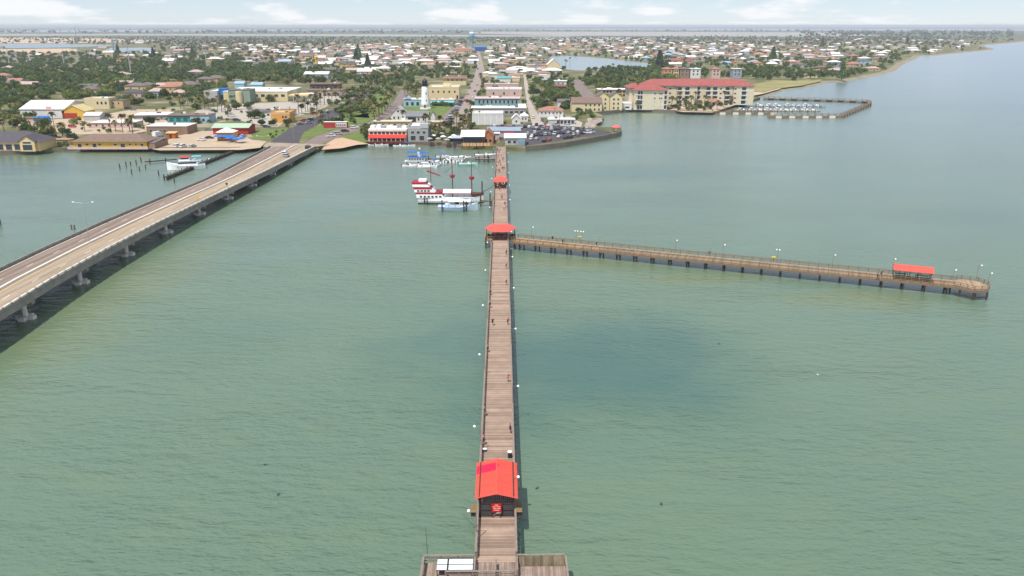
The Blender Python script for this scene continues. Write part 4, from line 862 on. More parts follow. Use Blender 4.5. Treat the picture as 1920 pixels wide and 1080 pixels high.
t = building('keeper_cottage', 'white gabled cottage with dark round window below the lighthouse', 733, 761, 227, 4.4, 12, w_white, 'gy', mat('pale_roof', S(206, 204, 208, .65), .8, .1, .5), 4.4, .5, [(3, 1.2, .9, 1.7, .08, .95)], cat='cottage', lm='the white gabled cottage'); window(t, t['_w'] / 2, 5.6, 1.2, 1.3)
t = building('long_cottage', 'long white house with grey roof and dark porch in front of the lighthouse lawn', 762, 803, 229, 3.8, 9, w_white, 'gx', mat('slate_roof', S(150, 150, 156, .6), .8, .12, .5), 2.6, .5, [(2, 1.0, 1.0, 1.6, .45, .9)], cat='cottage'); obj('porch', MB().box(1, 6, -.3, -.02, .1, 3.0), m_glass, t)
building('small_gable_house', 'tiny white gabled house at the right end of the long white house', 808, 816, 228, 3.8, 6, w_white, 'gy', MATS['slate_roof'], 2.4, .3, cat='house')
building('shop_row', 'low buff roofed shops behind the red awning restaurant', 700, 770, 240, 3.6, 8, w_cream, 'flat', mat('buff_roof', S(234, 214, 186, .7), .8, .1, .4), .3, .5, [(6, .8, 1.6, 1.7, .03, .97)])
building('shop_row', 'low tan roofed shops below the lighthouse lawn', 804, 836, 240, 3.4, 6, w_tan, 'flat', MATS['buff_roof'], .3, .5, [(4, .8, 1.4, 1.6, .03, .97)])
t = building('blue_house', 'pale blue house with dark arched windows left of the lighthouse', 757, 790, 200, 5.2, 12, w_blue, 'flat', m_roofw, .3, .3, [(3, .8, 2.0, 2.6, .05, .95)], cat='house', lm='the pale blue house')
obj('gable', MB().add([(0, -.3, 5.2), (6, -.3, 5.2), (3, -.3, 7.6), (0, 8, 5.2), (6, 8, 5.2), (3, 8, 7.6)], [(0, 1, 2), (3, 5, 4), (0, 2, 5, 3), (1, 4, 5, 2), (0, 3, 4, 1)]), mat('pale_blue_roof', S(190, 206, 226, .7), .8, .1, .4), t)
t = building('yellow_block', 'two storey cream yellow block with small square windows behind the lighthouse', 804, 861, 186, 9.0, 22, W_('block_yellow', 242, 220, 172), 'flat', m_roofw, .3, .1, [(5, 5.2, 1.3, 1.7, .05, .95)], parapet=W_('block_yellow', 242, 220, 172), cat='building', lm='the yellow block'); window(t, t['_w'] - 1.5, .2, 1.6, 3.0)
obj('penthouse', MB().box(t['_w'] * .45, t['_w'] * .7, 8, 15, 9.4, 11.6), w_cream, t)
t = building('teal_awning_shop', 'low shop with teal awnings right of the lighthouse', 808, 852, 198, 4.0, 10, w_blue, 'flat', w_pink, .4, .3, cat='shop'); obj('awning', MB().add([(0, -2.2, 2.5), (t['_w'], -2.2, 2.5), (t['_w'], -.1, 3.7), (0, -.1, 3.7)], [(0, 1, 2, 3)]), m_awn_t, t)
t = building('terracotta_block', 'cream block with flat terracotta banded roof beyond the yellow block', 832, 874, 160, 8.0, 26, w_cream, 'flat', m_roofb, .4, .3, [(4, 4.5, 1.4, 1.6, .1, .9)], lm='the terracotta banded block'); obj('tile_band', MB().add([(-1, -1.2, 7.0), (t['_w'] + 1, -1.2, 7.0), (t['_w'] + .3, .3, 8.6), (-.3, .3, 8.6)], [(0, 1, 2, 3)]), r_terra, t)
t = building('pier_restaurant', 'waterfront restaurant with broad white roof over dark open terrace beside the pier foot', 868, 905, 272, 4.6, 15, w_brown, 'gx', m_roofw, 2.0, 1.2, cat='restaurant', lm='the pier restaurant')
w0 = t['_w']; obj('open_front', MB().box(.3, w0 - .3, -.15, -.02, 1.4, 4.3), m_glass, t); obj('terrace_wall', MB().box(-.5, w0 + 4.5, -3.6, -3.2, .0, 1.5), w_tan, t)
for i in range(9): obj('terrace_post', MB().box(i * (w0 + 4) / 8 - .12, i * (w0 + 4) / 8 + .12, -3.72, -3.6, -1.2, 1.6), m_awn_r if i % 2 else m_dark, t)
t = building('orange_gable', 'orange timber gable end attached to the white roofed pier restaurant', 906, 925, 270, 4.2, 12, mat('wall_timber_orange', S(196, 128, 84, .7), .8, .15, .8), 'gy', mat('timber_roof', S(176, 128, 100, .65), .8, .15, .8), 2.8, .4, [(2, .9, 1.4, 1.6, .1, .9)])
building('bar_hut', 'small dark open bar with pale roof left of the pier restaurant', 849, 866, 271, 3.2, 8, mat('wall_dark_hut', S(84, 78, 84, .6), .8, .1, .8), 'flat', mat('hut_roof', S(206, 214, 226, .7), .7, .08, .5), .3, .7)
t = building('pier_shop', 'grey blue shop with white roof on the right of the pier foot', 947, 985, 272, 3.6, 9, w_pgrey, 'shed', m_roofw, 1.0, .6, [(2, .9, 1.6, 1.4, .08, .6)], cat='shop', lm='the pier foot shop'); obj('side_wing', MB().box(t['_w'] * .62, t['_w'] * .98, -2.5, -.05, .0, 2.8), w_dkblue, t)
t2 = building('market_hall', 'long blue grey market roof between pier foot and car park', 915, 975, 257, 3.4, 11, w_pgrey, 'gx', mat('blue_grey_roof', S(166, 180, 198, .65), .7, .1, .4), 1.4, .5, lm='the market roof')
t = building('red_tent', 'dark red awning stall beside the pier entrance', 945, 963, 262, 2.7, 4, w_pink, 'shed', mat('maroon_awning', S(178, 40, 58, .75), .7, .1, .6), .8, .3, cat='stall')
building('pier_gate', 'small pink entrance booth at the foot of the pier', 917, 936, 262, 3.2, 5, w_pink, 'flat', m_roofw, .25, .4, doors=((.5, 1.2, 2.3),), cat='booth')
# --- centre blocks
t = building('white_hall', 'large white fronted hall below the teal block', 886, 943, 234, 6.0, 14, w_white, 'flat', m_roofw, .3, .1, parapet=w_white, lm='the large white hall')
for i in range(6): obj('pilaster', MB().box(t['_w'] * i / 5 - .2, t['_w'] * i / 5 + .2, -.14, -.02, 0, 5.9), m_white, t)
building('long_white_roof', 'long white roofed store between the white hall and the teal block', 884, 986, 216, 4.6, 14, w_grey, 'flat', m_roofw, .35, .4, [(10, 1.2, 2.2, 1.6, .03, .97)])
t = building('teal_block', 'two storey teal block with a row of tall dark windows', 890, 974, 203, 6.8, 15, W_('teal_block', 136, 182, 188), 'flat', mat('pinkish_roof', S(226, 200, 198, .68), .85, .1, .3), .4, .5, [(10, 3.4, 1.3, 2.5, .06, .98)], lm='the teal block')
building('cream_annex', 'cream annex at the right end of the teal block', 972, 986, 212, 5.0, 12, w_cream, 'flat', m_roofw, .3, .1)
t = building('pink_block', 'pinkish block with white parapet behind the teal block', 912, 978, 181, 5.6, 15, w_pink, 'flat', MATS['pinkish_roof'], .3, .1, [(3, 1.5, 1.4, 2.2, .05, .95)], parapet=m_white)
building('rose_store', 'rose roofed low store behind the pinkish block', 908, 972, 168, 4.6, 18, w_pink, 'flat', mat('rose_roof', S(212, 184, 178, .66), .85, .1, .3), .4, .2)
building('teal_roof_store', 'store with bright teal sloping roof up the main street', 932, 958, 154, 3.8, 18, w_white, 'shed', r_teal, 1.5, .4, lm='the teal sloping roof')
building('white_store', 'white flat roofed store right of the teal sloping roof', 950, 974, 153, 4.2, 14, w_cream, 'flat', m_roofw, .3, .3)
building('white_store', 'white parapet store above the teal sloping roof', 936, 970, 143, 5.2, 12, w_white, 'flat', m_roofw, .3, .1, [(1, 1.5, 6, 2, .4, .95)], parapet=w_white)
building('small_white_house', 'small white gabled house at the top of the car park', 960, 976, 233, 3.6, 8, w_white, 'gy', m_roofw, 2.4, .4, [(1, 1.2, 1.0, 1.2, .3, .7)], cat='house')
building('small_white_house', 'small white hipped house beside the narrow lane', 976, 990, 228, 3.4, 8, w_white, 'hip', m_roofw, 2.0, .4, [(2, 1.2, .9, 1.1, .1, .9)], cat='house')
t = building('white_inn', 'white building with orange brown hipped roof right of the lane', 1011, 1056, 220, 4.4, 12, w_white, 'hip', r_terra, 2.4, .6, [(6, 2.2, .9, 1.2, .03, .97)], cat='inn', lm='the orange roofed inn')
building('quay_store', 'low store with white canopy below the white inn', 1028, 1078, 233, 2.8, 8, w_pgrey, 'flat', m_roofw, .3, .3, [(5, .3, 1.6, 2.0, .3, .98)])
building('white_shed', 'pale white shed among trees left of the cream townhouses', 1046, 1070, 201, 4.2, 10, w_white, 'gx', m_roofg, 1.4, .4, cat='shed')
t = building('townhouse_row', 'cream townhouse row with brown grey roof on the waterfront', 1072, 1128, 210, 6.4, 15, w_cream, 'gx', m_roofb, 3.2, .5, [(4, 1.0, 1.2, 1.5, .4, .98), (4, 4.0, 1.2, 1.5, .4, .98)], cat='townhouses', lm='the cream townhouse row')
t = building('townhouse', 'three storey cream townhouse with twin gables on the waterfront, left one', 1119, 1142, 207, 9.5, 15, w_cream, 'gy', m_roofg, 3.2, .4, [(2, 1, 1.2, 1.5, .15, .85), (2, 4, 1.2, 1.5, .15, .85), (2, 7, 1.2, 1.5, .15, .85)], cat='townhouse')
t = building('townhouse', 'three storey cream townhouse with twin gables on the waterfront, right one', 1143, 1166, 207, 9.5, 15, w_cream, 'gy', m_roofg, 3.2, .4, [(2, 1, 1.2, 1.5, .15, .85), (2, 4, 1.2, 1.5, .15, .85), (2, 7, 1.2, 1.5, .15, .85)], cat='townhouse')
building('garage_block', 'low white block between the townhouses and the condominium', 1166, 1184, 206, 4.4, 12, w_white, 'flat', m_roofw, .3, .2, [(1, 1.2, 3, 1.2, .2, .9)])
t = building('orange_motel', 'two storey motel with orange balconies and white roof edge behind the townhouses', 1122, 1180, 182, 6.0, 12, W_('motel_buff', 232, 186, 120), 'flat', m_roofw, .5, .8, [(9, .6, 1.9, 2.0, .02, .98), (9, 3.5, 1.9, 2.0, .02, .98)], cat='motel', lm='the orange balcony motel')
t = building('white_gable_hall', 'tall white gabled hall beside the canal basin', 1026, 1050, 133, 8, 26, w_cream, 'gy', m_roofw, 7, .5, [(3, 2, 2, 2, .1, .9)], lm='the white gabled hall')
building('cottage_white', 'white two storey cottage on stilts left of the side street', 1040, 1062, 163, 5.5, 9, w_white, 'flat', m_roofw, .5, .7, [(2, 2.5, 1.6, 1.5, .1, .9)], cat='cottage'); building('cottage_brown', 'brown roofed cottage below the white stilt cottage', 1036, 1064, 169, 3.4, 10, mat('wall_maroon', S(150, 96, 90, .6), .8, .1, .6), 'hip', mat('maroon_roof', S(150, 108, 104, .6), .8, .1, .6), 2, .6, cat='cottage')
building('white_ruin', 'roofless looking white house among trees right of the lane', 1010, 1026, 150, 5.5, 9, w_white, 'flat', m_roofw, .3, .1, [(1, 1.5, 1.6, 2, .3, .7)], cat='house')
for i, (xa, xb, c, rm, ww) in enumerate(((1243, 1260, 'orange', r_terra, W_('villa_orange', 214, 160, 116)), (1262, 1272, 'buff', r_terra, w_buff), (1274, 1292, 'brown', m_roofg, w_brown), (1294, 1313, 'white', m_roofw, w_white), (1334, 1350, 'rose', r_terra, w_pink), (1373, 1390, 'blue grey', m_roofw, W_('villa_grey', 164, 176, 184)))):
    building('villa', '%s three storey villa just behind the condominium roof' % c, xa, xb, 147, 10.5, 12, ww, 'hip' if rm is not m_roofw else 'flat', rm, 2.0 if rm is not m_roofw else .4, .6, [(2, 7.2, 1.8, 1.8, .1, .9), (2, 3.8, 1.8, 1.8, .1, .9)], cat='villa')

# --- condominium with red roofs
def condo():
    A = at(1188, 206, G); B = at(1250, 206, G)
    t = thing('condominium', 'large cream condominium with red hipped roofs on the right shore', 'condominium', A, 0); LM.append(('the red roofed condominium', 1290, 195))
    wl = B[0] - A[0]; hh = 14.0; m = W_('condo_cream', 234, 222, 194)
    obj('wall', MB().box(0, wl, 0, 26, 0, hh), m, t); obj('roof', roofmesh('hip', wl, 26, hh, 4.2, 1.2), r_red, t)
    obj('side_wall', MB().box(-2.5, -.02, 8, 30, 0, hh + .8), m, t); obj('side_roof', MB().add([(-4, 6.5, hh + .8), (6, 6.5, hh + .8), (6, 31, hh + .8), (-4, 31, hh + .8), (3, 14, hh + 3.4), (3, 24, hh + 3.4)], [(0, 1, 4), (1, 2, 5, 4), (2, 3, 5), (3, 0, 4, 5), (3, 2, 1, 0)]), r_red, t)
    for r in range(4):
        z = .6 + r * 3.4
        for f in (.12, .2): window(t, wl * f + .4, z, 1.5, 2.5)
        window(t, wl * .945, z, 1.7, 2.5)
        obj('balcony_slab', MB().box(wl * .05, wl * .25, -.5, -.08, z - .35, z - .12), m_white, t); obj('balcony_slab', MB().box(wl * .9, wl + .2, -.5, -.08, z - .35, z - .12), m_white, t)
    for z in (7.6, 10.8):
        for f in (.62, .77, .83): window(t, wl * f, z, .95, 1.1)
    for z in (2.0, 5.0):
        for f in (.62, .8): window(t, wl * f, z, .9, 1.2, gm=w_blue)
    # long wing set back to the right
    C0 = at(1248, 196, G); D0 = at(1404, 194, G); x0 = C0[0] - A[0]; y0 = C0[1] - A[1]; x1 = D0[0] - A[0]
    y0 = max(y0, 27); dd = 20; h2 = 14.2
    obj('wing_wall', MB().box(wl * .6, x1, y0, y0 + dd, 0, h2), m, t)
    n = 3; xs_ = [wl * .5, wl * .5 + (x1 - wl * .5) * .33, x1 * .73 + wl * .1, x1]
    obj('wing_roof', MB().add([(wl * .5, y0 - 1.2, h2), (x1 + 1.2, y0 - 1.2, h2), (x1 + 1.2, y0 + dd + 1.2, h2), (wl * .5, y0 + dd + 1.2, h2), (wl * .5 + 8, y0 + dd / 2, h2 + 4.4), (x1 - 9, y0 + dd / 2, h2 + 4.4)], [(0, 1, 5, 4), (1, 2, 5), (2, 3, 4, 5), (3, 0, 4), (3, 2, 1, 0)]), r_red, t)
    W = x1 - wl
    for f, d in ((.30, 3.2), (.62, 3.0), (.89, 3.4)):     # projecting bays with their own hips
        xb = wl + W * f; bw2 = W * .105
        obj('bay', MB().box(xb - bw2, xb + bw2, y0 - d, y0 - .02, 0, h2), m, t)
        obj('bay_roof', MB().add([(xb - bw2 - .9, y0 - d - .9, h2), (xb + bw2 + .9, y0 - d - .9, h2), (xb + bw2 + .9, y0 + 6, h2 + .1), (xb - bw2 - .9, y0 + 6, h2 + .1), (xb, y0 + 1.5, h2 + 3.6), (xb, y0 + 6, h2 + 3.9)], [(0, 1, 4), (1, 2, 5, 4), (2, 3, 5), (3, 0, 4, 5), (3, 2, 1, 0)]), r_red, t)
    for f in (.06, .13, .22, .30, .42, .52, .59, .65, .72, .80, .89):
        xb = wl + W * f; d = 0
        for (g, q) in ((.30, 3.2), (.62, 3.0), (.89, 3.4)):
            if abs(f - g) < .105 * W / W: d = q
        big = f in (.06, .22, .42, .52, .59, .72, .89, .3)
        for r in range(4):
            z = .6 + r * 3.4
            if big:
                window(t, xb, z, 3.3, 2.5, y0 - d); obj('balcony_rail', MB().box(xb - 1.9, xb + 1.9, y0 - d - .9, y0 - d - .12, z - .3, z + .12), m_white, t)
            else: window(t, xb, z + .6, 1.6, 1.1, y0 - d)
    FOOT.append((A[0] + wl / 2, A[1] + 14, 1, 0, wl / 2 + 5, 16)); FOOT.append((A[0] + (wl + x1) / 2, A[1] + y0 + dd / 2, 1, 0, W / 2 + 4, dd / 2 + 4))
condo()
t = building('pool_house', 'small red roofed pool pavilion in the condominium garden', 1332, 1352, 199, 3.2, 8, w_pink, 'hip', r_terra, 2.4, .9, [(2, .5, 2.2, 2.2, .1, .9)], cat='pavilion')

# --- lighthouse
Lp = at(798, 204, G); t = thing('lighthouse', 'white tapered lighthouse with black lantern on the lawn', 'lighthouse', Lp); LM.append(('the white lighthouse', 798, 203))
m_lhw = mat('lighthouse_white', (.8, .8, .79), .6, .04, .6); m_lhb = mat('lighthouse_black', (.02, .02, .025), .4, .1, 1)
obj('plinth', MB().lathe([(4.1, 0), (4.1, .8), (3.6, .9)], 24), m_lhw, t); obj('tower', MB().lathe([(3.5, .9), (3.15, 4), (2.75, 9), (2.45, 13.5), (2.3, 16.2)], 24), m_lhw, t, smooth=True)
gl = obj('gallery', MB().lathe([(2.3, 16.2), (2.75, 16.6), (2.75, 16.95), (1.9, 17.0)], 24), m_lhb, t)
for i in range(12): a = 2 * pi * i / 12; obj('baluster', MB().tube((2.65 * cos(a), 2.65 * sin(a), 16.95), (2.65 * cos(a), 2.65 * sin(a), 18), .06, .06, 5), m_lhb, gl)
obj('gallery_rail', MB().lathe([(2.6, 17.95), (2.7, 17.95), (2.7, 18.1), (2.6, 18.1)], 20), m_lhb, gl)
ln_ = obj('lantern', MB().lathe([(1.75, 17.0), (1.75, 19.3)], 10), m_glass, t)
for i in range(10): a = 2 * pi * i / 10; obj('mullion', MB().tube((1.78 * cos(a), 1.78 * sin(a), 17.0), (1.78 * cos(a), 1.78 * sin(a), 19.3), .09, .09, 5), m_lhb, ln_)
obj('dome', MB().lathe([(1.95, 19.3), (1.8, 19.9), (1.2, 20.8), (.4, 21.3), (.12, 21.5), (.08, 22.6)], 16), m_lhb, t)
for z, r in ((5.5, 3.02), (10.5, 2.66)): window(t, .9, z, .7, 1.3, -r * .93)
obj('door', MB().box(-.6, .6, -3.65, -3.2, .9, 3.1), m_door, t); FOOT.append((Lp[0], Lp[1], 1, 0, 5, 5))

# --- water tower and other far landmarks
Wp = at(885, 97, G); t = thing('water_tower', 'pale blue legged water tower rising over the main street', 'water tower', Wp); LM.append(('the blue water tower', 885, 96))
m_wt = mat('tower_blue', S(130, 196, 220, .75), .5, .05, .3); m_wtw = mat('tower_white', S(232, 242, 246, .78), .5, .05, .3)
obj('tank', MB().lathe([(1.0, 29.5), (5.6, 31.5), (6.2, 34), (6.2, 38.5), (6.0, 39)], 20), m_wt, t, smooth=True); obj('tank_roof', MB().lathe([(6.3, 38.9), (6.1, 41), (3.6, 43), (.4, 43.8)], 20), m_wtw, t, smooth=True)
for i in range(6): a = 2 * pi * (i + .5) / 6; obj('leg', MB().tube((7.4 * cos(a), 7.4 * sin(a), 0), (5.9 * cos(a), 5.9 * sin(a), 34), .45, .4, 6), m_wt, t)
obj('riser', MB().tube((0, 0, 0), (0, 0, 31), 1.0, 1.0, 8), m_wt, t)
for z in (11, 22):
    rr = 7.4 - 1.5 * z / 34; ps = [(rr * cos(2 * pi * (i + .5) / 6), rr * sin(2 * pi * (i + .5) / 6), z) for i in range(6)]
    for i in range(6): obj('strut', MB().tube(ps[i], ps[(i + 1) % 6], .22, .22, 5), m_wt, t)
building('blue_depot', 'dark blue metal depot at the foot of the water tower', 890, 912, 96, 9, 30, mat('wall_depot_blue', S(40, 92, 170, .75), .6, .08, .3), 'gx', mat('depot_roof', S(86, 140, 190, .7), .6, .08, .3), 3, .4, cat='depot')
building('pink_hall', 'long pink hall left of the water tower', 848, 884, 99, 7, 30, W_('hall_pink', 236, 186, 160), 'hip', r_terra, 4, .5, [(8, 2, 2.2, 2.4, .03, .97)], cat='hall', lm='the long pink hall')
m_yelc = mat('slide_yellow', S(244, 190, 56, .8), .6, .08, .5)
Yp = at(594, 128, G); t = thing('yellow_tower', 'tall yellow tower standing among white trailers in the middle left', 'tower', Yp); LM.append(('the yellow tower', 594, 127))
obj('shaft', MB().lathe([(2.6, 0), (2.0, 2), (1.7, 12), (1.9, 13.5)], 12), m_yelc, t); obj('cap', MB().lathe([(2.5, 13.5), (2.7, 15.5), (1.6, 17), (.2, 17.5)], 12), m_yelc, t)
i = 0
for pxx, pyy, hh, nm in ((18, 122, 24, 'pale grey monopole behind the white sheds at the far left'), (121, 124, 22, 'slim grey monopole among trees left of the steel mast'), (246, 140, 33, 'tall pale monopole rising from the trees on the left'), (389, 133, 24, 'grey blue monopole beside the tan round building'), (553, 129, 18, 'thin dark pole left of the yellow tower'), (722, 120, 14, 'pale pole in front of the trailer park'), (770, 118, 18, 'slim white pole behind the long pink highway store'), (804, 102, 20, 'thin pale pole left of the long pink hall')):
    p = at(pxx, pyy, G); t = thing('monopole', nm, 'mast', p, 0, 'masts over the town'); obj('shaft', MB().tube((0, 0, 0), (0, 0, hh), .8 if hh > 20 else .45, .4 if hh > 20 else .2, 8), w_pgrey, t); obj('antenna', MB().lathe([(.5, hh - 1.5), (.6, hh - .8), (.5, hh + .3)], 8), m_galv, t)
p = at(144, 77, G); t = thing('lattice_mast', 'tall thin red and white lattice mast on the left horizon', 'mast', p)
for i in range(6): obj('section', MB().tube((0, 0, i * 8.6), (0, 0, i * 8.6 + 8.5), 1.3, 1.1, 4), w_grey, t)
for q, (pxx, pyy) in enumerate(((152, 79), (136, 78), (219, 85), (213, 95), (280, 77))):   # shipyard cranes and hulls
    p = at(pxx, pyy, G); t = thing('dock_crane', 'grey dockside crane in the distant shipyard, %s' % ('beside the mast', 'left of the mast', 'over the inlet', 'nearest the trees', 'farthest right')[q], 'crane', p); hh = 26 if q in (2, 3) else 16
    obj('tower', MB().box(-1.5, 1.5, -1.5, 1.5, 0, hh), w_dkblue if q == 3 else w_grey, t); obj('jib', MB().bar((-9, 0, hh + .5), (12, 0, hh + 3), 1.2, 1.4), w_dkblue if q == 3 else w_grey, t)
# ------------------------------------------------------------------ boats
m_hullw = mat('hull_white', (.8, .81, .82), .35, .05, .8); m_hulld = mat('hull_dark', S(72, 52, 48, .6), .6, .15, 1); m_hullr = mat('hull_red', S(182, 52, 62, .68), .55, .12, 1)
m_deckb = mat('boat_deck', S(206, 196, 180, .7), .7, .1, 1); m_canv = mat('white_canvas', (.8, .79, .78), .8, .06, 1); m_mast = mat('mast_wood', S(120, 78, 70, .6), .7, .15, 1)
m_bluep = mat('boat_blue', S(54, 130, 226, .78), .5, .1, 1); m_pblue = mat('hull_pale_blue', S(206, 226, 240, .78), .4, .05, 1)
def hull(L_, B_, H_, draft=.5, sheer=.5, stern=.8, n=9, z0=0.0, bowfull=1.0):
    """lofted hull, bow towards +x"""
    rings = []
    for i in range(n):
        t = i / (n - 1); x = -L_ / 2 + L_ * t
        if t < .5: wd = stern + (1 - stern) * (t / .5)
        else: wd = max(.03, 1 - ((t - .5) / .5) ** (2.2 * bowfull))
        hw = B_ / 2 * wd; zt = z0 + H_ + sheer * (2 * t - .8) ** 2 * (1 if t > .4 else .4); flare = .8 - .25 * max(0, t - .5)
        rings.append([(x, -hw, zt), (x, -hw * flare, z0 + .1), (x, -hw * .4, z0 - draft), (x, hw * .4, z0 - draft), (x, hw * flare, z0 + .1), (x, hw, zt)])
    return MB().loft(rings)
def motorboat(label, p, rz, L_=7, kind='open', hullm=None, topm=None, group='boats in the marinas'):
    t = thing('motor_boat', label, 'boat', p, rz, group); B_ = L_ * .36
    obj('hull', hull(L_, B_, .8, .3, .35), hullm or m_hullw, t)
    obj('deck', MB().box(-L_ * .46, L_ * .2, -B_ * .36, B_ * .36, .72, .83), m_deckb, t)
    if kind == 'cabin':
        obj('cabin', MB().loft([[(-L_ * .2, -B_ * .32, .83), (L_ * .25, -B_ * .26, .83), (L_ * .25, B_ * .26, .83), (-L_ * .2, B_ * .32, .83)], [(-L_ * .2, -B_ * .28, 1.9), (L_ * .12, -B_ * .22, 1.9), (L_ * .12, B_ * .22, 1.9), (-L_ * .2, B_ * .28, 1.9)]]), m_hullw, t)
        obj('windscreen', MB().box(L_ * .125, L_ * .2, -B_ * .2, B_ * .2, 1.35, 1.7), m_glass, t)
    if kind in ('cabin', 'top'):
        obj('canopy', MB().box(-L_ * .3, L_ * .08, -B_ * .36, B_ * .36, 2.3, 2.42), topm or m_canv, t)
        for x in (-L_ * .28, L_ * .06):
            for s in (-1, 1): obj('canopy_post', MB().tube((x, s * B_ * .32, .8), (x, s * B_ * .32, 2.3), .035, .035, 5), m_galv, t)
    obj('outboard', MB().box(-L_ * .5 - .35, -L_ * .5, -.2, .2, .3, 1.35), m_black, t)
    obj('console', MB().box(-.2, .5, -.35, .35, .83, 1.5), m_hullw, t)
    return t
# --- pirate ship beside the pier
def pirate_ship():
    c = at(846, 380, 0); t = thing('pirate_ship', 'red and white pirate style ship with two masts moored beside the pier', 'ship', c, radians(-1)); LM.append(('the pirate ship', 842, 370))
    Ls = 23.0
    rings = []
    for i in range(11):
        q = i / 10; x = -Ls / 2 + Ls * q; wd = .78 + .22 * min(1, q / .4) if q < .6 else max(.06, 1 - ((q - .6) / .4) ** 2); hw = 3.1 * wd
        zt = 2.2 + (1.4 * max(0, (.32 - q) / .32)) + .9 * max(0, (q - .7) / .3) ** 2
        rings.append([(x, -hw, zt), (x, -hw * 1.02, 1.2), (x, -hw * .85, .0), (x, -hw * .3, -.8), (x, hw * .3, -.8), (x, hw * .85, 0), (x, hw * 1.02, 1.2), (x, hw, zt)])
    obj('hull', MB().loft(rings), m_hullw, t)
    r2 = [[(p[0], p[1] * 1.012, p[2]) for p in (a[0], a[1])] + [(p[0], p[1] * 1.012, p[2]) for p in (a[1], a[0])] for a in rings]
    mb = MB()
    for s in (-1, 1):
        for a, b in zip(rings[:10], rings[1:]):
            ya, yb_ = abs(a[1][1]) * 1.02, abs(b[1][1]) * 1.02
            mb.add([(a[0][0], s * ya, .45), (b[0][0], s * yb_, .45), (b[0][0], s * yb_ * .93, -.35), (a[0][0], s * ya * .93, -.35)], [(0, 1, 2, 3)])
    obj('boot_stripe', mb, m_hulld, t)
    # stern castle in red and white tiers
    x0 = -Ls / 2
    for k, (xa, xb, za, zb, hw, m) in enumerate(((x0 - .3, x0 + 9.5, 2.3, 3.5, 2.9, m_hullw), (x0 - .6, x0 + 9.0, 3.5, 4.2, 2.85, m_hullr), (x0 - 1.0, x0 + 6.2, 4.2, 5.2, 2.8, m_hullw), (x0 - 1.3, x0 + 5.0, 5.2, 6.1, 2.75, m_hullr), (x0 - 1.6, x0 + 4.2, 6.1, 7.0, 2.7, m_hullw), (x0 - 1.8, x0 + 3.4, 7.0, 7.7, 2.7, m_hullr))):
        sl = .9
        obj('castle_tier', MB().add([(xa, -hw, za), (xb, -hw, za), (xb, hw, za), (xa, hw, za), (xa - .25, -hw, zb), (xb - sl, -hw, zb), (xb - sl, hw, zb), (xa - .25, hw, zb)], [(0, 3, 2, 1), (4, 5, 6, 7), (0, 1, 5, 4), (1, 2, 6, 5), (2, 3, 7, 6), (3, 0, 4, 7)]), m, t)
    for i in range(6): window(t, x0 + 1.2 + i * 1.35, 2.45, .7, .6, -2.95)
    for i in range(4): window(t, x0 + .3 + i * 1.2, 4.45, .75, .6, -2.85)
    obj('stern_cabin', MB().box(x0 + .3, x0 + 3.0, -1.3, 1.3, 7.7, 8.5), m_hullw, t)
    obj('stair_rail', MB().add([(x0 + 3.4, -2.7, 7.2), (x0 + 3.7, -2.7, 7.2), (x0 + 9.6, -2.7, 3.4), (x0 + 9.2, -2.7, 3.4), (x0 + 3.4, -2.6, 7.2), (x0 + 3.7, -2.6, 7.2), (x0 + 9.6, -2.6, 3.4), (x0 + 9.2, -2.6, 3.4)], [(0, 1, 2, 3), (7, 6, 5, 4), (0, 4, 5, 1), (1, 5, 6, 2), (2, 6, 7, 3), (3, 7, 4, 0)]), m_dark, t)
    # midship awning
    ca = obj('awning', MB().loft([[(-2.6, -2.9, 4.2), (-2.6, 0, 4.9), (-2.6, 2.9, 4.2), (-2.6, 2.9, 4.1), (-2.6, 0, 4.8), (-2.6, -2.9, 4.1)], [(7.2, -2.6, 4.2), (7.2, 0, 4.9), (7.2, 2.6, 4.2), (7.2, 2.6, 4.1), (7.2, 0, 4.8), (7.2, -2.6, 4.1)]]), m_canv, t)
    for x in (-2.3, 0, 2.4, 4.8, 7.0):
        for s in (-1, 1): obj('awning_post', MB().tube((x, s * 2.6, 2.2), (x, s * 2.6, 4.1), .06, .06, 5), m_hullr, t)
    obj('bulwark', MB().box(-2, 8.5, -2.95, -2.8, 2.2, 2.6), m_hullw, t)
    obj('awning_edge', MB().box(-2.65, 7.25, -2.98, -2.9, 3.85, 4.2), mat('pink_trim', S(240, 170, 170, .75), .7, .08, 1), t)
    obj('fore_castle', MB().add([(7.6, -2.2, 2.3), (11.6, -.3, 3.0), (11.6, .3, 3.0), (7.6, 2.2, 2.3), (7.6, -2.2, 3.5), (11.7, -.3, 3.7), (11.7, .3, 3.7), (7.6, 2.2, 3.5)], [(0, 3, 2, 1), (4, 5, 6, 7), (0, 1, 5, 4), (1, 2, 6, 5), (2, 3, 7, 6), (3, 0, 4, 7)]), m_mast, t)
    obj('bowsprit', MB().tube((10.8, 0, 3.7), (15.6, 0, 6.2), .16, .08, 6), m_mast, t)
    # masts
    for x, top, nest in ((.6, 16.5, 8.9), (7.4, 14.5, 8.3)):
        ms = obj('mast', MB().tube((x, 0, 2.2), (x, 0, top), .2, .1, 8), m_mast, t)
        obj('crow_nest', MB().lathe([(.55, nest), (.95, nest + .5), (1.0, nest + 1.0), (.3, nest + 1.05)], 12, (x, 0, 0)), m_hullr, ms)
        obj('yard', MB().tube((x, -1.9, nest - .4), (x, 1.9, nest - .4), .09, .09, 6), m_mast, ms)
    mz = obj('mast', MB().tube((-7.0, 0, 7.5), (-7.0, 0, 13.2), .14, .08, 8), m_mast, t)
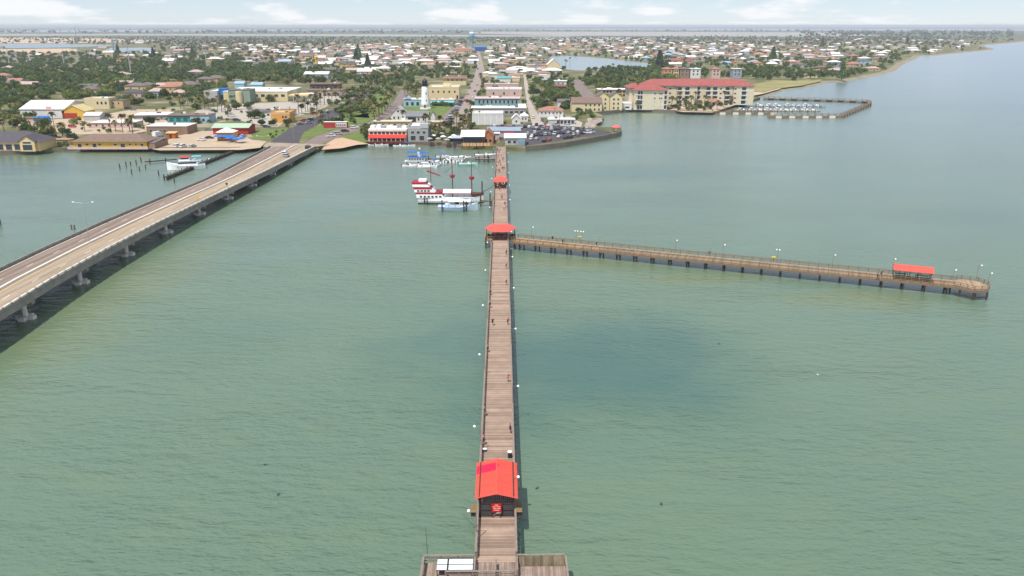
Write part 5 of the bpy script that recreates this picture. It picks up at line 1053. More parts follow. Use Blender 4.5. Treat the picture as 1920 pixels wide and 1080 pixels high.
    obj('furled_sail', MB().tube((-8.3, -.2, 11.4), (-3.6, .2, 9.6), .28, .2, 8), m_hullr, mz); obj('gaff', MB().tube((-2.2, 0, 10.6), (1.2, 0, 13.2), .08, .05, 6), m_mast, t)
    mb = MB()
    for a, b in (((.6, 0, 15), (7.4, 0, 9.5)), ((7.4, 0, 14), (15.4, 0, 6.1)), ((.6, 0, 15.5), (-7, 0, 12.8)), ((.6, 0, 8.8), (-.6, -2.8, 3)), ((.6, 0, 8.8), (1.8, -2.8, 3)), ((7.4, 0, 8.2), (6.4, -2.6, 3)), ((7.4, 0, 8.2), (8.4, -2.2, 3))): mb.tube(a, b, .03, .03, 4)
    obj('rigging', mb, m_black, t)
pirate_ship()
# --- white fishing boat in front of it
c = at(859, 394, 0); t = thing('fishing_boat', 'white cabin fishing boat moored in front of the pirate ship', 'boat', c, radians(0))
Lf = 13.6; obj('hull', hull(Lf, 4.2, 1.3, .6, 1.0, .9), m_pblue, t); obj('deck', MB().box(-Lf * .48, Lf * .22, -1.8, 1.8, 1.25, 1.35), m_deckb, t)
obj('cabin', MB().loft([[(.6, -1.6, 1.35), (4.4, -1.2, 1.35), (4.4, 1.2, 1.35), (.6, 1.6, 1.35)], [(.6, -1.5, 3.2), (3.9, -1.1, 3.2), (3.9, 1.1, 3.2), (.6, 1.5, 3.2)]]), m_hullw, t)
for i in range(4): window(t, 1.1 + i * .75, 2.3, .5, .5, -1.55 + i * .09)
obj('cabin_roof', MB().box(-3.2, 4.3, -1.75, 1.75, 3.2, 3.32), m_hullw, t)
obj('cockpit', MB().box(-4.4, .5, -1.5, 1.5, 1.36, 2.2), m_pblue, t); obj('engine_box', MB().box(-1.0, .2, -.7, .7, 2.2, 2.9), m_black, t)
for x in (-3.1, -.9):
    for s in (-1, 1): obj('roof_post', MB().tube((x, s * 1.6, 1.3), (x, s * 1.6, 3.2), .05, .05, 5), m_galv, t)
obj('rub_rail', MB().box(-Lf * .49, Lf * .25, -2.14, -2.06, 1.2, 1.34), m_bluep, t)
obj('aerial', MB().tube((2, 0, 3.3), (2, 0, 6), .03, .02, 4), m_galv, t)
# mooring piles around the ship
def pile(label, pxx, pyy, h, r=.24, group='mooring piles'):
    p = at(pxx, pyy, 0); return tag(obj('mooring_pile', MB().tube((0, 0, -2), (R.uniform(-.08, .08), 0, h), r, r * .9, 8), m_pile, loc=(p[0], p[1], 0)), label, 'pile', group)
pile('dark mooring pile in front of the fishing boat stern', 829, 397, 4.0); pile('left pile of the pair before the fishing boat bow', 870, 397, 3.8); pile('right pile of the pair before the fishing boat bow', 874.5, 396, 3.4)
pile('pile under the pirate ship stern, left', 796, 383, 2.8); pile('pile under the pirate ship stern, right', 801, 384, 2.4); pile('tall bird topped pile at the pirate ship bow', 904, 379, 7.5); pile('short pile beside the tall one at the pirate ship bow', 901.5, 387, 4.6); pile('dark pile at the end of the ship gangway', 919, 386, 4.4)
dk = thing('ship_gangway', 'narrow timber gangway from the pier to the pirate ship', 'gangway', at(911, 386, 0))
for i in range(8): obj('plank', MB().box(-2.2 + i * .58, -1.66 + i * .58, -.8, .8, 1.9, 2.0), m_brown, dk)
obj('stringer', MB().box(-2.2, 2.4, -.7, -.55, 1.7, 1.9), m_dark, dk); obj('handrail', MB().box(-2.2, 2.4, -.78, -.7, 2.9, 3.0), m_rail, dk); 
for x in (-2.0, 0, 2.2): obj('post', MB().box(x - .05, x + .05, -.78, -.7, 1.9, 2.9), m_rail, dk)
for x in (-1.8, 2.0): obj('pile', MB().tube((x, 0, -1.5), (x, 0, 1.75), .15, .15, 6), m_pile, dk)
# --- marina left of the pier foot
def dock(label, p0, p1, wd=1.6, z=.9, m=None, piles=True, name='dock', skirt=False):
    a = Vector(at(p0[0], p0[1], 0)); b = Vector(at(p1[0], p1[1], 0)); d = (b - a); L_ = d.length; t = thing(name, label, 'dock', tuple(a), atan2(d.y, d.x)); n = max(2, int(L_ / 1.2))
    pmh = MB().box(.02, L_ / n - .02, -wd / 2, wd / 2, z - .08, z).mesh('plank')
    for i in range(n): obj('plank', pmh, m or m_rail, t, (i * L_ / n, 0, 0))
    for s in (-1, 1): obj('beam', MB().box(0, L_, s * wd * .42 - .06, s * wd * .42 + .06, z - .35, z - .09), m_dark, t)
    if skirt: obj('bulkhead', MB().box(0, L_, -wd * .5 - .12, -wd * .5 - .02, -.6, z - .02), m or m_dark, t)
    if piles:
        k = max(2, int(L_ / 5)); pl_ = MB().tube((0, 0, -1.5), (0, 0, z + .9), .17, .15, 7).mesh('pile')
        for i in range(k):
            for s in (-1, 1): obj('pile', pl_, m_pile, t, (L_ * (i + .3) / k, s * wd * .55, 0))
    return t
dock('outer timber dock with the blue canopied boat, left of the pier foot', (757, 312), (820, 309)); dock('back timber dock of the pier marina', (775, 300), (930, 300.5)); dock('timber dock joining the pier beside the white lift boat', (893, 304), (929, 304), 1.4, 1.6)
bl = thing('pontoon_boat', 'double deck excursion boat with bright blue canopies left of the pier foot', 'boat', at(786, 306, 0), radians(1)); LM.append(('the excursion boat', 786, 300))
obj('hull', hull(13, 4.6, 1.1, .4, .2, .95), m_hullw, bl); obj('lower_deck', MB().box(-5.8, 4.4, -2.1, 2.1, 1.05, 1.2), m_deckb, bl); obj('cabin', MB().box(-4.8, 2.8, -1.8, 1.8, 1.2, 3.0), m_pblue, bl)
for i in range(6): window(bl, -4.1 + i * 1.2, 1.8, .8, .7, -1.82)
obj('upper_deck', MB().box(-5.4, 3.8, -2.1, 2.1, 3.0, 3.15), m_bluep, bl); obj('canopy', MB().box(-5.2, -.8, -2.0, 2.0, 5.1, 5.25), m_awn_b, bl); obj('canopy', MB().box(.4, 4.6, -1.8, 1.8, 4.9, 5.05), m_awn_b, bl); obj('wheelhouse', MB().box(-.7, 1.6, -1.0, 1.0, 3.15, 5.0), m_pblue, bl); obj('radar', MB().tube((.4, 0, 5), (.4, 0, 6.6), .08, .06, 5), m_galv, bl); obj('radar_dome', MB().lathe([(.1, 6.3), (.45, 6.5), (.4, 6.9), (.05, 7)], 10, (.4, 0, 0)), m_hullw, bl)
for x in (-5, -1, .6, 4.4):
    for s in (-1, 1): obj('canopy_post', MB().tube((x, s * 1.75, 3.1), (x, s * 1.75, 5), .05, .05, 5), m_galv, bl)
MB_ = [(768, 313, 6.5, 'open', None, None, 4, 'tan skiff at the left end of the outer marina dock'), (784, 313.5, 8, 'open', None, None, 0, 'long white open boat below the blue canopied boat'), (801, 315, 8.5, 'cabin', None, m_hullw, -4, 'white cabin boat at the right end of the outer dock'), (815, 308, 7, 'top', None, m_awn_b, 80, 'white boat with blue top beside the outer dock'), (821, 311, 6.5, 'cabin', None, None, 75, 'white motor boat bow out right of the outer dock'),
       (836, 304, 7, 'top', None, w_grey, 85, 'grey topped boat in the middle of the pier marina'), (846, 303, 7, 'top', None, None, 95, 'white topped boat crowded in the middle of the pier marina'), (855, 303, 7.5, 'cabin', None, None, 88, 'cabin boat with red trim in the pier marina'), (866, 302, 7, 'cabin', None, None, 80, 'white cabin boat right of the red trimmed one'), (878, 310, 8.5, 'open', mat('hull_mint', S(190, 234, 224, .78), .4, .05, 1), None, -3, 'mint green hulled open boat with white gunwale'), (830, 296, 6, 'top', None, m_awn_b, 5, 'small boat with blue awning on the back dock'), (872, 298, 6, 'open', None, None, 10, 'small white skiff on the back dock')]
for pxx, pyy, L_, kd, hm, tm, rz, lb in MB_: motorboat(lb, at(pxx, pyy, 0), radians(rz), L_, kd, hm, tm)
t = motorboat('long white boat on a lift beside the pier foot', (lambda p: (p[0], p[1], 1.6))(at(911, 293, 1.6)), radians(2), 10, 'open'); 
for i, (a, b) in enumerate(((897, 297), (908, 303), (915, 303), (925, 297))): pile('boat lift pile under the white lift boat, %s from the left' % ordinal(i), a, b, 3.4)
# --- left marina
c = at(350, 317, 0); t = thing('cruiser', 'large white double deck cruiser moored in the left marina', 'boat', c, radians(200)); LM.append(('the white cruiser', 350, 305)); t.scale = (1.08,) * 3
obj('hull', hull(14.5, 4.6, 1.5, .6, 1.3, .9), m_hullw, t); obj('deck', MB().box(-6.8, 3.6, -1.9, 1.9, 1.45, 1.56), m_deckb, t); obj('cabin', MB().loft([[(-4.5, -1.8, 1.56), (3.4, -1.5, 1.56), (3.4, 1.5, 1.56), (-4.5, 1.8, 1.56)], [(-4.5, -1.7, 3.5), (2.4, -1.3, 3.5), (2.4, 1.3, 3.5), (-4.5, 1.7, 3.5)]]), m_hullw, t)
obj('cabin_glass', MB().loft([[(-4.0, -1.82, 2.4), (3.05, -1.5, 2.4), (3.05, 1.5, 2.4), (-4.0, 1.82, 2.4)], [(-4.0, -1.78, 3.0), (2.8, -1.42, 3.0), (2.8, 1.42, 3.0), (-4.0, 1.78, 3.0)]]), m_glass, t)
obj('upper_deck', MB().box(-6, 2.6, -1.95, 1.95, 3.5, 3.65), m_hullw, t); obj('bridge', MB().box(-1.6, 1.8, -1.4, 1.4, 3.65, 5.0), m_hullw, t); obj('bridge_glass', MB().box(-1.3, 1.84, -1.43, 1.43, 4.2, 4.75), m_glass, t); obj('bridge_roof', MB().box(-2, 2.3, -1.7, 1.7, 5.0, 5.15), m_awn_r, t); obj('rear_canopy', MB().box(-6, -2.4, -1.8, 1.8, 5.0, 5.1), m_awn_t, t)
for x in (-5.8, -2.6):
    for s in (-1, 1): obj('canopy_post', MB().tube((x, s * 1.7, 3.6), (x, s * 1.7, 5), .05, .05, 5), m_galv, t)
dock('long dark timber dock running from the cruiser to the shore', (309, 338), (440, 286), 1.5, 1.2, m_dark, skirt=True); dock('short timber dock behind the cruiser', (272, 307), (332, 302), 1.2, 1.0, m_dark)
for i, (a, b) in enumerate(((225, 317), (237, 313), (245, 310), (247, 326), (256, 309), (262, 320), (265, 304), (273, 316), (298, 329), (308, 337), (315, 318), (316, 336), (326, 318), (327, 342), (384, 310))): pile('weathered mooring pile standing free in the left marina, %s from left' % ordinal(i), a, b, R.uniform(1.6, 2.5), .26)
pile('leaning pile cut off by the left edge of the picture', 0, 421, 3.2, .4)
# --- condominium marina: walkway on piles and boats
def walkway(label, pts, wd=2.2):
    t = thing('marina_walkway', label, 'walkway', (0, 0, 0)); w_ = [Vector(at(x, y, 0)) for x, y in pts]; z = 1.9
    for a, b in zip(w_, w_[1:]):
        d = (b - a); L_ = d.length; d.normalize(); nx = Vector((-d.y, d.x, 0)); n = max(1, round(L_ / 4.6))
        for i in range(n):
            p = a + d * (L_ * i / n); q = a + d * (L_ * (i + 1) / n - .06)
            obj('deck_panel', MB().bar((p.x, p.y, z), (q.x, q.y, z), wd, .2), m_brail, t)
            for s in (-1, 1):
                obj('pile', MB().tube((p.x + nx.x * s * wd * .5, p.y + nx.y * s * wd * .5, -1.5), (p.x + nx.x * s * wd * .5, p.y + nx.y * s * wd * .5, z + 1.1), .22, .2, 6), m_brail, t)
            obj('wave_board', MB().bar((p.x - nx.x * wd * .4, p.y - nx.y * wd * .4, .6), (q.x - nx.x * wd * .4, q.y - nx.y * wd * .4, .6), .1, 1.3), m_bpale if i % 2 else m_brail, t)
        for s in (-1, 1): obj('handrail', MB().bar((a.x + nx.x * s * wd * .48, a.y + nx.y * s * wd * .48, z + 1.05), (b.x + nx.x * s * wd * .48, b.y + nx.y * s * wd * .48, z + 1.05), .1, .08), m_brail, t)
    return t
walkway('long breakwater walkway on piles enclosing the condominium marina', [(1440, 221), (1578, 220.5), (1630, 199), (1627, 193.5), (1560, 191), (1430, 187)], 2.6); walkway('inner timber walkway along the near side of the condominium marina', [(1336, 214), (1385, 214), (1455, 214.5)], 1.8)
dock('near finger dock in the condominium marina', (1370, 209.5), (1538, 210.5), 1.6, .8, m_brown); dock('far finger dock in the condominium marina', (1400, 201.5), (1548, 202), 1.6, .8, m_brown)
tops = (m_canv, m_awn_b, m_canv, w_blue, m_hullw); i = 0
for k in range(15):
    pxx = 1388 + k * 9.8 + R.uniform(-1.5, 1.5); motorboat('%s topped boat at the near condominium marina dock, %s from left' % (('white', 'blue', 'cream', 'pale blue', 'white')[k % 5], ordinal(k)), at(pxx, 208 + R.uniform(-.4, .4), 0), radians(90 + R.uniform(-6, 6)), R.uniform(7, 9), ('cabin', 'top', 'cabin', 'top', 'open')[k % 5], None, tops[k % 5])
for k in range(11):
    pxx = 1418 + k * 11.4 + R.uniform(-2, 2); motorboat('boat at the far condominium marina dock, %s from left' % ordinal(k), at(pxx, 200 + R.uniform(-.4, .4), 0), radians(90 + R.uniform(-6, 6)), R.uniform(6, 8), ('cabin', 'open', 'top')[k % 3], None, tops[(k + 2) % 5])
# boats by the restaurant quay
for k, (a, b, l) in enumerate(((703, 271.5, 'white boat tied below the left end of the red awning restaurant'), (716, 272, 'second white boat tied below the red awning restaurant'), (750, 273, 'small white boat below the right end of the red awning'), (766, 273, 'blue topped skiff below the grey restaurant wing'))): 
    p = at(a, b + 2.5, 0); motorboat(l, p, radians(3), 7, 'top' if k == 3 else 'open', None, m_awn_b)
# ------------------------------------------------------------------ cars
def paint(n, c): return mat('paint_' + n, c, .3, .02, 1, spec=.6)
PAINT = {'white': paint('white', (.75, .75, .74)), 'black': paint('black', (.02, .02, .025)), 'silver': paint('silver', (.42, .43, .45)), 'grey': paint('grey', (.16, .17, .18)), 'red': paint('red', (.42, .03, .035)), 'blue': paint('blue', (.04, .1, .26)), 'dark blue': paint('dark_blue', (.02, .04, .1)), 'tan': paint('tan', (.42, .34, .25)), 'green': paint('green', (.05, .14, .1))}
m_tyre = mat('tyre', (.02, .02, .02), .9, .1, 2); m_rim = mat('rim', (.4, .4, .42), .4, .05, 1, metal=.6); m_lamp_r = mat('tail_lamp', (.4, .02, .02), .3, .05, 1); m_lamp_f = mat('head_lamp', (.7, .7, .68), .2, .05, 1)
def prof(t, pts, hw, m, name, taper=.0):
    r = [[(x, s * (hw - taper * max(0, z - .9)), z) for x, z in pts] for s in (-1, 1)]
    return obj(name, MB().loft(r), m, t)
def make_car(kind):
    t = thing('parked_car', 'x', 'car')
    if kind == 'sedan':
        prof(t, [(-2.25, .35), (2.25, .35), (2.3, .65), (2.1, .85), (1.0, .95), (-1.5, .98), (-2.2, .95), (-2.3, .7)], .88, None, 'body'); prof(t, [(1.05, .94), (.35, 1.42), (-1.0, 1.44), (-1.75, .97)], .8, None, 'roof', .25); prof(t, [(1.1, .96), (.4, 1.36), (-1.05, 1.38), (-1.85, .98)], .815, m_glass, 'windows', .25)
    elif kind == 'suv':
        prof(t, [(-2.3, .4), (2.3, .4), (2.35, .8), (2.2, 1.0), (1.2, 1.1), (-2.3, 1.12), (-2.35, .8)], .94, None, 'body'); prof(t, [(1.2, 1.08), (.6, 1.72), (-2.0, 1.76), (-2.3, 1.1)], .88, None, 'roof', .12); prof(t, [(1.28, 1.12), (.72, 1.62), (-2.06, 1.64), (-2.36, 1.12)], .9, m_glass, 'windows', .12)
    else:
        prof(t, [(-2.7, .45), (2.5, .45), (2.55, .85), (2.4, 1.05), (1.3, 1.12), (-2.7, 1.1)], .95, None, 'body'); prof(t, [(1.3, 1.1), (.7, 1.74), (-.6, 1.76), (-.8, 1.1)], .88, None, 'roof', .12); prof(t, [(1.36, 1.14), (.78, 1.64), (-.66, 1.66), (-.86, 1.14)], .9, m_glass, 'windows', .12); obj('bed', MB().box(-2.6, -.95, -.8, .8, 1.08, 1.12), m_black, t)
    wm = MB().tube((0, -.1, 0), (0, .1, 0), .34, .34, 12).mesh('wheel'); rm = MB().tube((0, -.115, 0), (0, .115, 0), .2, .2, 10).mesh('rim')
    for x in (-1.4, 1.45):
        for s in (-1, 1): w_ = obj('wheel', wm, m_tyre, t, (x, s * .84, .34)); obj('rim', rm, m_rim, w_)
    for s in (-1, 1): obj('headlight', MB().box(2.2, 2.36, s * .62 - .16, s * .62 + .16, .62, .76), m_lamp_f, t); obj('tail_light', MB().box(-2.38 if kind != 'pickup' else -2.72, -2.28, s * .68 - .12, s * .68 + .12, .68, .86), m_lamp_r, t)
    return t
PROTO = {k: make_car(k) for k in ('sedan', 'suv', 'pickup')}; used = {}
def car(kind, colour, p, rz, label=None, group='cars parked around the waterfront', name='parked_car'):
    if kind not in used: used[kind] = 1; t = PROTO[kind]; t.location = p; t.rotation_euler = (0, 0, rz)
    else: t = dup(PROTO[kind], p, rz)
    t.name = name; t['group'] = group
    for k in t.children:
        if k.name.split('.')[0] in ('body', 'roof'):
            if not k.data.materials: k.data.materials.append(PAINT['white'])
            k.material_slots[0].link = 'OBJECT'; k.material_slots[0].material = PAINT[colour]
    kn = {'sedan': 'car', 'suv': 'sport utility car', 'pickup': 'pickup truck'}[kind]
    if label: t['label'] = label
    else: q = px(*p); AUTO.append((t, colour + ' ' + kn + ' parked', q[0], q[1]))
    return t
def bz(Y, fr): X, Z = re_at(Y); return (X - bw(Y) * fr, Y, Z - .845)
def car_px(kind, col, x, y, deg, label=None, dz=.06, **k): p = at(x, y, G); return car(kind, col, (p[0], p[1], G + dz), radians(deg), label, **k)
car('suv', 'white', bz(371, .34), radians(92), 'white sport utility car driving off the bridge on the inbound side', 'cars on the bridge', 'car'); car('suv', 'silver', bz(364, .22), radians(92), 'silver sport utility car following close behind on the bridge', 'cars on the bridge', 'car')
car('suv', 'black', bz(392, .1), radians(88), 'dark sport utility car at the very end of the bridge', 'cars on the bridge', 'car')
car_px('pickup', 'white', 621, 257, 30, 'white pickup truck on the outbound roadway beyond the bridge', dz=.07, name='car'); car_px('suv', 'silver', 634, 252.5, 25, 'silver sport utility car ahead of the white pickup truck', dz=.07, name='car'); car_px('suv', 'black', 647, 248, 22, 'black sport utility car third in line on the outbound roadway', dz=.07, name='car'); car_px('suv', 'white', 664, 241, 20, 'white sport utility car farthest along the outbound roadway', dz=.07, name='car')
for kd, c_, x, y in (('sedan', 'grey', 562, 234), ('pickup', 'red', 570, 228), ('suv', 'silver', 579, 232), ('sedan', 'silver', 587, 224), ('suv', 'dark blue', 583, 226.5), ('suv', 'white', 606, 215), ('sedan', 'green', 612, 213), ('suv', 'red', 588, 214), ('sedan', 'white', 617, 209), ('suv', 'silver', 640, 201), ('sedan', 'grey', 652, 192), ('suv', 'white', 664, 182), ('sedan', 'red', 603, 220), ('suv', 'tan', 630, 206), ('sedan', 'black', 645, 198)): car_px(kd, c_, x, y, 50, dz=.07, group='cars on the highway', name='car')
for kd, c_, x, y, d in (('suv', 'white', 333, 276, 78), ('suv', 'white', 343, 276.5, 80), ('sedan', 'silver', 361, 276, 75), ('sedan', 'white', 378, 264, 170), ('sedan', 'black', 393, 260, 0), ('sedan', 'grey', 391, 245, 10), ('suv', 'grey', 447, 256, 80), ('sedan', 'silver', 456, 257, 75), ('sedan', 'dark blue', 500, 239, 0), ('sedan', 'white', 362, 241, 0), ('suv', 'dark blue', 444, 227, 0), ('suv', 'black', 190, 218, 20), ('suv', 'black', 240, 205, 0), ('sedan', 'grey', 250, 207, 5), ('pickup', 'silver', 206, 221, 10), ('suv', 'black', 258, 222, 0), ('suv', 'grey', 284, 216, 15), ('sedan', 'blue', 222, 236, 0), ('suv', 'red', 136, 239, -10), ('suv', 'silver', 428, 213, 0), ('sedan', 'grey', 470, 206, 10), ('sedan', 'white', 484, 207, 12), ('suv', 'white', 520, 204, 10)): car_px(kd, c_, x, y, d)
cols = ['grey', 'white', 'black', 'silver', 'dark blue', 'white', 'black', 'red', 'silver', 'grey', 'dark blue', 'white', 'black']
k = 0
for i in range(13):     # angled bays beside the lawn
    f = i / 12; x = 838 + 26 * f + (1 - f) * 2; y = 232 - 40 * f; car_px(('suv', 'sedan', 'pickup')[i % 3], ('dark blue', 'grey', 'black', 'silver', 'white')[i % 5], x, y, 30)
for i, (x, y, d) in enumerate([(920 + q * 7.2, 239 + (q % 3) * .6, 85) for q in range(12)] + [(990 + q * 6.4, 252 - q * .5, 82) for q in range(3)] + [(1000, 246, 80), (1012, 251, 80), (1024, 240, 85), (1006, 236, 85), (1036, 248, 80), (1055, 247, 80), (1066, 238, 0), (1097, 243, -10), (1101, 251, 5), (1108, 249.5, 5), (1076, 254, 78), (1084, 255, 78), (1048, 258, 75), (1060, 260, 75), (1070, 259, 70), (1030, 264, 75), (1020, 266, 80), (1015, 238.5, 60), (1017, 227, 85), (1000, 222, 85), (1090, 252, 20), (996, 262, 80), (1006, 262, 80), (1042, 236, 10), (1030, 231, 20)]):
    car_px(('sedan', 'suv', 'sedan', 'pickup', 'suv')[i % 5], cols[(i * 5) % 13], x, y, d)
for i in range(26):     # more of the packed car park, two rows of bays
    x, y = (988 + (i % 13) * 8.6, 257 - (i % 13) * .75) if i < 13 else (1010 + (i - 13) * 8.2, 243.2 + (i - 13) * .1)
    car_px(('suv', 'sedan', 'pickup', 'sedan')[i % 4], ('grey', 'black', 'silver', 'white', 'dark blue')[(i * 3) % 5], x + R.uniform(-1, 1), y, 80 + R.uniform(-5, 5))
for i in range(16):     # along the main street
    y = 196 - i * 6; l = 868 + (196 - y) * .32 if y > 150 else 893; r = l + 15 if y > 150 else 909
    car_px(('sedan', 'suv')[i % 2], cols[(i * 7) % 13], l + 3 if i % 2 else r, y, 80 if y > 140 else 90, dz=.06, group='cars along the main street')
p = at(297, 258, G); t = thing('box_truck', 'white box truck parked by the yellow motel wing', 'truck', (p[0], p[1], G + .04), radians(75)); obj('box', MB().box(-3.4, 1.2, -1.15, 1.15, .9, 3.4), m_hullw, t); obj('cab', MB().loft([[(1.3, -1, .5), (3.2, -1, .5), (3.2, 1, .5), (1.3, 1, .5)], [(1.3, -.95, 2.3), (2.5, -.95, 2.3), (2.5, .95, 2.3), (1.3, .95, 2.3)]]), PAINT['white'], t); obj('windscreen', MB().box(2.62, 2.9, -.85, .85, 1.5, 2.1), m_glass, t)
for x in (-2.4, 2.3):
    for s in (-1, 1): obj('wheel', MB().tube((x, s * .9 - .13, .45), (x, s * .9 + .13, .45), .45, .45, 10), m_tyre, t)
# blue market umbrellas beside the kiosk
for i, (x, y) in enumerate(((430, 267), (436, 266), (443, 268), (450, 268.5), (455, 267))):
    p = at(x, y, G); t = thing('parasol', 'bright blue parasol right of the orange bait kiosk, %s from the left' % ordinal(i), 'parasol', p, 0, 'blue parasols'); obj('canopy', MB().lathe([(1.9, 2.1), (1.85, 2.25), (.9, 2.75), (.05, 3.0)], 8), m_awn_b, t); obj('pole', MB().tube((0, 0, 0), (0, 0, 2.9), .04, .04, 6), m_white, t)
for i, (x, y) in enumerate(((812, 262), (822, 268), (831, 264), (838, 270), (845, 266), (806, 268), (851, 262), (828, 258))):
    p = at(x, y, G); t = thing('parasol', '%s terrace parasol between the grey restaurant wing and pier restaurant, %s from left' % (('white', 'grey')[i % 2], ordinal(sorted((812, 822, 831, 838, 845, 806, 851, 828)).index(x))), 'parasol', p, 0, 'terrace parasols'); obj('canopy', MB().lathe([(1.7, 2.1), (1.65, 2.25), (.8, 2.7), (.05, 2.95)], 8), (m_white, w_grey)[i % 2], t); obj('pole', MB().tube((0, 0, 0), (0, 0, 2.9), .04, .04, 6), m_white, t)
# flagpole with a red and white flag
p = at(103, 240, G); t = thing('flagpole', 'white flagpole with a red and white flag by the warehouse', 'flagpole', p); obj('pole', MB().tube((0, 0, 0), (0, 0, 13), .12, .07, 6), m_white, t)
for i in range(7): obj('stripe', MB().box(-3.4, -.1, -.03, .03, 10.4 + i * .3, 10.7 + i * .3), (m_awn_r, m_white)[i % 2], t)
# red umbrella gazebo at the corner of the car park
GZ = at(1155, 247, G); hex_shelter('small pink red gazebo on the tip of the car park sea wall', GZ, 2.9, 1.6, -2.4, 2.4, 2.7, 4.2, roofm=mat('pink_red_roof', S(250, 110, 116, .75), .6, .06, .6))
# street light and utility poles on land
for i, (x, y) in enumerate(((551, 262), (617, 236), (591, 246), (545, 232), (700, 262), (712, 222), (835, 252), (798, 238), (984, 205), (1040, 226), (1095, 175), (657, 215), (520, 250), (1049, 238))):
    p = at(x, y, G); t = thing('utility_pole', 'x', 'pole', p, 0, 'poles along the roads'); hh = R.uniform(8, 11); obj('shaft', MB().tube((0, 0, 0), (0, 0, hh), .16, .1, 6), m_mast if i % 2 else m_galv, t); obj('crossarm', MB().box(-1.1, 1.1, -.07, .07, hh - .9, hh - .7), m_mast if i % 2 else m_galv, t); AUTO.append((t, 'tall %s utility pole' % ('wooden' if i % 2 else 'grey'), x, y))

# ------------------------------------------------------------------ people
def skin(verts, edges, rad, root=0, sub=1):
    me = bpy.data.meshes.new('skin'); me.from_pydata(verts, edges, []); o = bpy.data.objects.new('skin', me); C.objects.link(o)
    md = o.modifiers.new('s', 'SKIN'); md.use_smooth_shade = True
    for i, r in enumerate(rad): me.skin_vertices[0].data[i].radius = (r, r)
    me.skin_vertices[0].data[root].use_root = True
    if sub: s_ = o.modifiers.new('d', 'SUBSURF'); s_.levels = sub; s_.render_levels = sub
    dg = bpy.context.evaluated_depsgraph_get(); dg.update(); r = bpy.data.meshes.new_from_object(o.evaluated_get(dg)); bpy.data.objects.remove(o); 
    for p in r.polygons: p.use_smooth = True
    return r
def person_meshes(pose):
    st = {'stand': (.0, .0, .12, .0), 'walk': (.28, -.28, .25, -.2), 'lean': (.05, -.05, .35, .3)}[pose]
    fy1, fy2, hy1, hy2 = st; ly = .12 if pose == 'lean' else 0
    V = [(0, 0, .95), (0, ly * .5, 1.15), (0, ly, 1.40), (0, ly * 1.2, 1.52), (0, ly * 1.3, 1.60), (0, ly * 1.35 + .01, 1.70),
         (-.19, ly, 1.40), (-.26, ly + hy1 * .3, 1.14), (-.25, ly + hy1, .92), (-.25, ly + hy1 + .04, .83), (.19, ly, 1.40), (.26, ly + hy2 * .3, 1.14), (.25, ly + hy2, .92), (.25, ly + hy2 + .04, .83),
         (-.1, 0, .92), (-.11, fy1 * .5 + .03, .5), (-.11, fy1, .09), (-.11, fy1 + .14, .04), (.1, 0, .92), (.11, fy2 * .5 + .03, .5), (.11, fy2, .09), (.11, fy2 + .14, .04)]
    Eg = [(0, 1), (1, 2), (2, 3), (3, 4), (4, 5), (2, 6), (6, 7), (7, 8), (8, 9), (2, 10), (10, 11), (11, 12), (12, 13), (0, 14), (14, 15), (15, 16), (16, 17), (0, 18), (18, 19), (19, 20), (20, 21)]
    Rd = [.14, .13, .14, .06, .09, .1, .065, .05, .04, .035, .065, .05, .04, .035, .1, .07, .05, .04, .1, .07, .05, .04]
    body = skin(V, Eg, Rd)
    sub = lambda idx, ed, gr: skin([V[i] for i in idx], ed, [Rd[i] + gr for i in idx])
    shirt = sub([0, 1, 2, 6, 7, 10, 11], [(0, 1), (1, 2), (2, 3), (3, 4), (2, 5), (5, 6)], .022)
    shorts = sub([0, 14, 15, 18, 19], [(0, 1), (1, 2), (0, 3), (3, 4)], .026)
    hair = skin([(0, ly * 1.3 - .03, 1.66), (0, ly * 1.35 - .02, 1.73)], [(0, 1)], [.1, .095])
    return body, shirt, shorts, hair
PM = {k: person_meshes(k) for k in ('stand', 'walk', 'lean')}
m_skin = [mat('skin_a', (.42, .26, .18), .6, .05, 3), mat('skin_b', (.24, .13, .085), .6, .05, 3), mat('skin_c', (.5, .33, .25), .6, .05, 3)]
CL = {'red': mat('cloth_red', (.5, .04, .05), .85, .08, 3), 'black': mat('cloth_black', (.025, .025, .03), .85, .08, 3), 'white': mat('cloth_white', (.7, .7, .7), .85, .05, 3), 'navy': mat('cloth_navy', (.03, .05, .13), .85, .08, 3), 'blue': mat('cloth_blue', (.1, .24, .5), .85, .08, 3), 'grey': mat('cloth_grey', (.2, .2, .21), .85, .08, 3), 'pink': mat('cloth_pink', (.6, .3, .34), .85, .08, 3), 'green': mat('cloth_green', (.08, .2, .1), .85, .08, 3), 'tan': mat('cloth_tan', (.4, .3, .2), .85, .08, 3)}
m_hair = [mat('hair_dark', (.02, .015, .012), .7, .1, 4), mat('hair_brown', (.09, .05, .03), .7, .1, 4)]
PEOPLE = []
def person(pose, top, low, p, rz, label=None, base=None):
    t = thing('person', label or 'x', 'person', p, rz, 'people on the pier'); b, s, l, h = PM[pose]
    obj('body', b, m_skin[len(PEOPLE) % 3], t); obj('shirt', s, CL[top], t); obj('trousers', l, CL[low], t); obj('hair', h, m_hair[len(PEOPLE) % 2], t); PEOPLE.append(t)
    sc_ = R.uniform(.94, 1.06); t.scale = (sc_, sc_, sc_)
    if not label: q = px(*p); AUTO.append((t, base or '%s person, %s top, %s trousers' % ({'stand': 'standing', 'walk': 'walking', 'lean': 'leaning'}[pose], top, low), q[0], q[1]))
    return t
def onpier(x, y): return at(x, y, ZD + .01)
person('walk', 'black', 'black', onpier(924, 610), radians(160), 'person in dark clothes walking down the middle of the pier'); person('lean', 'red', 'navy', onpier(952, 609), radians(-90), 'person in red top leaning on the right rail halfway along the pier')
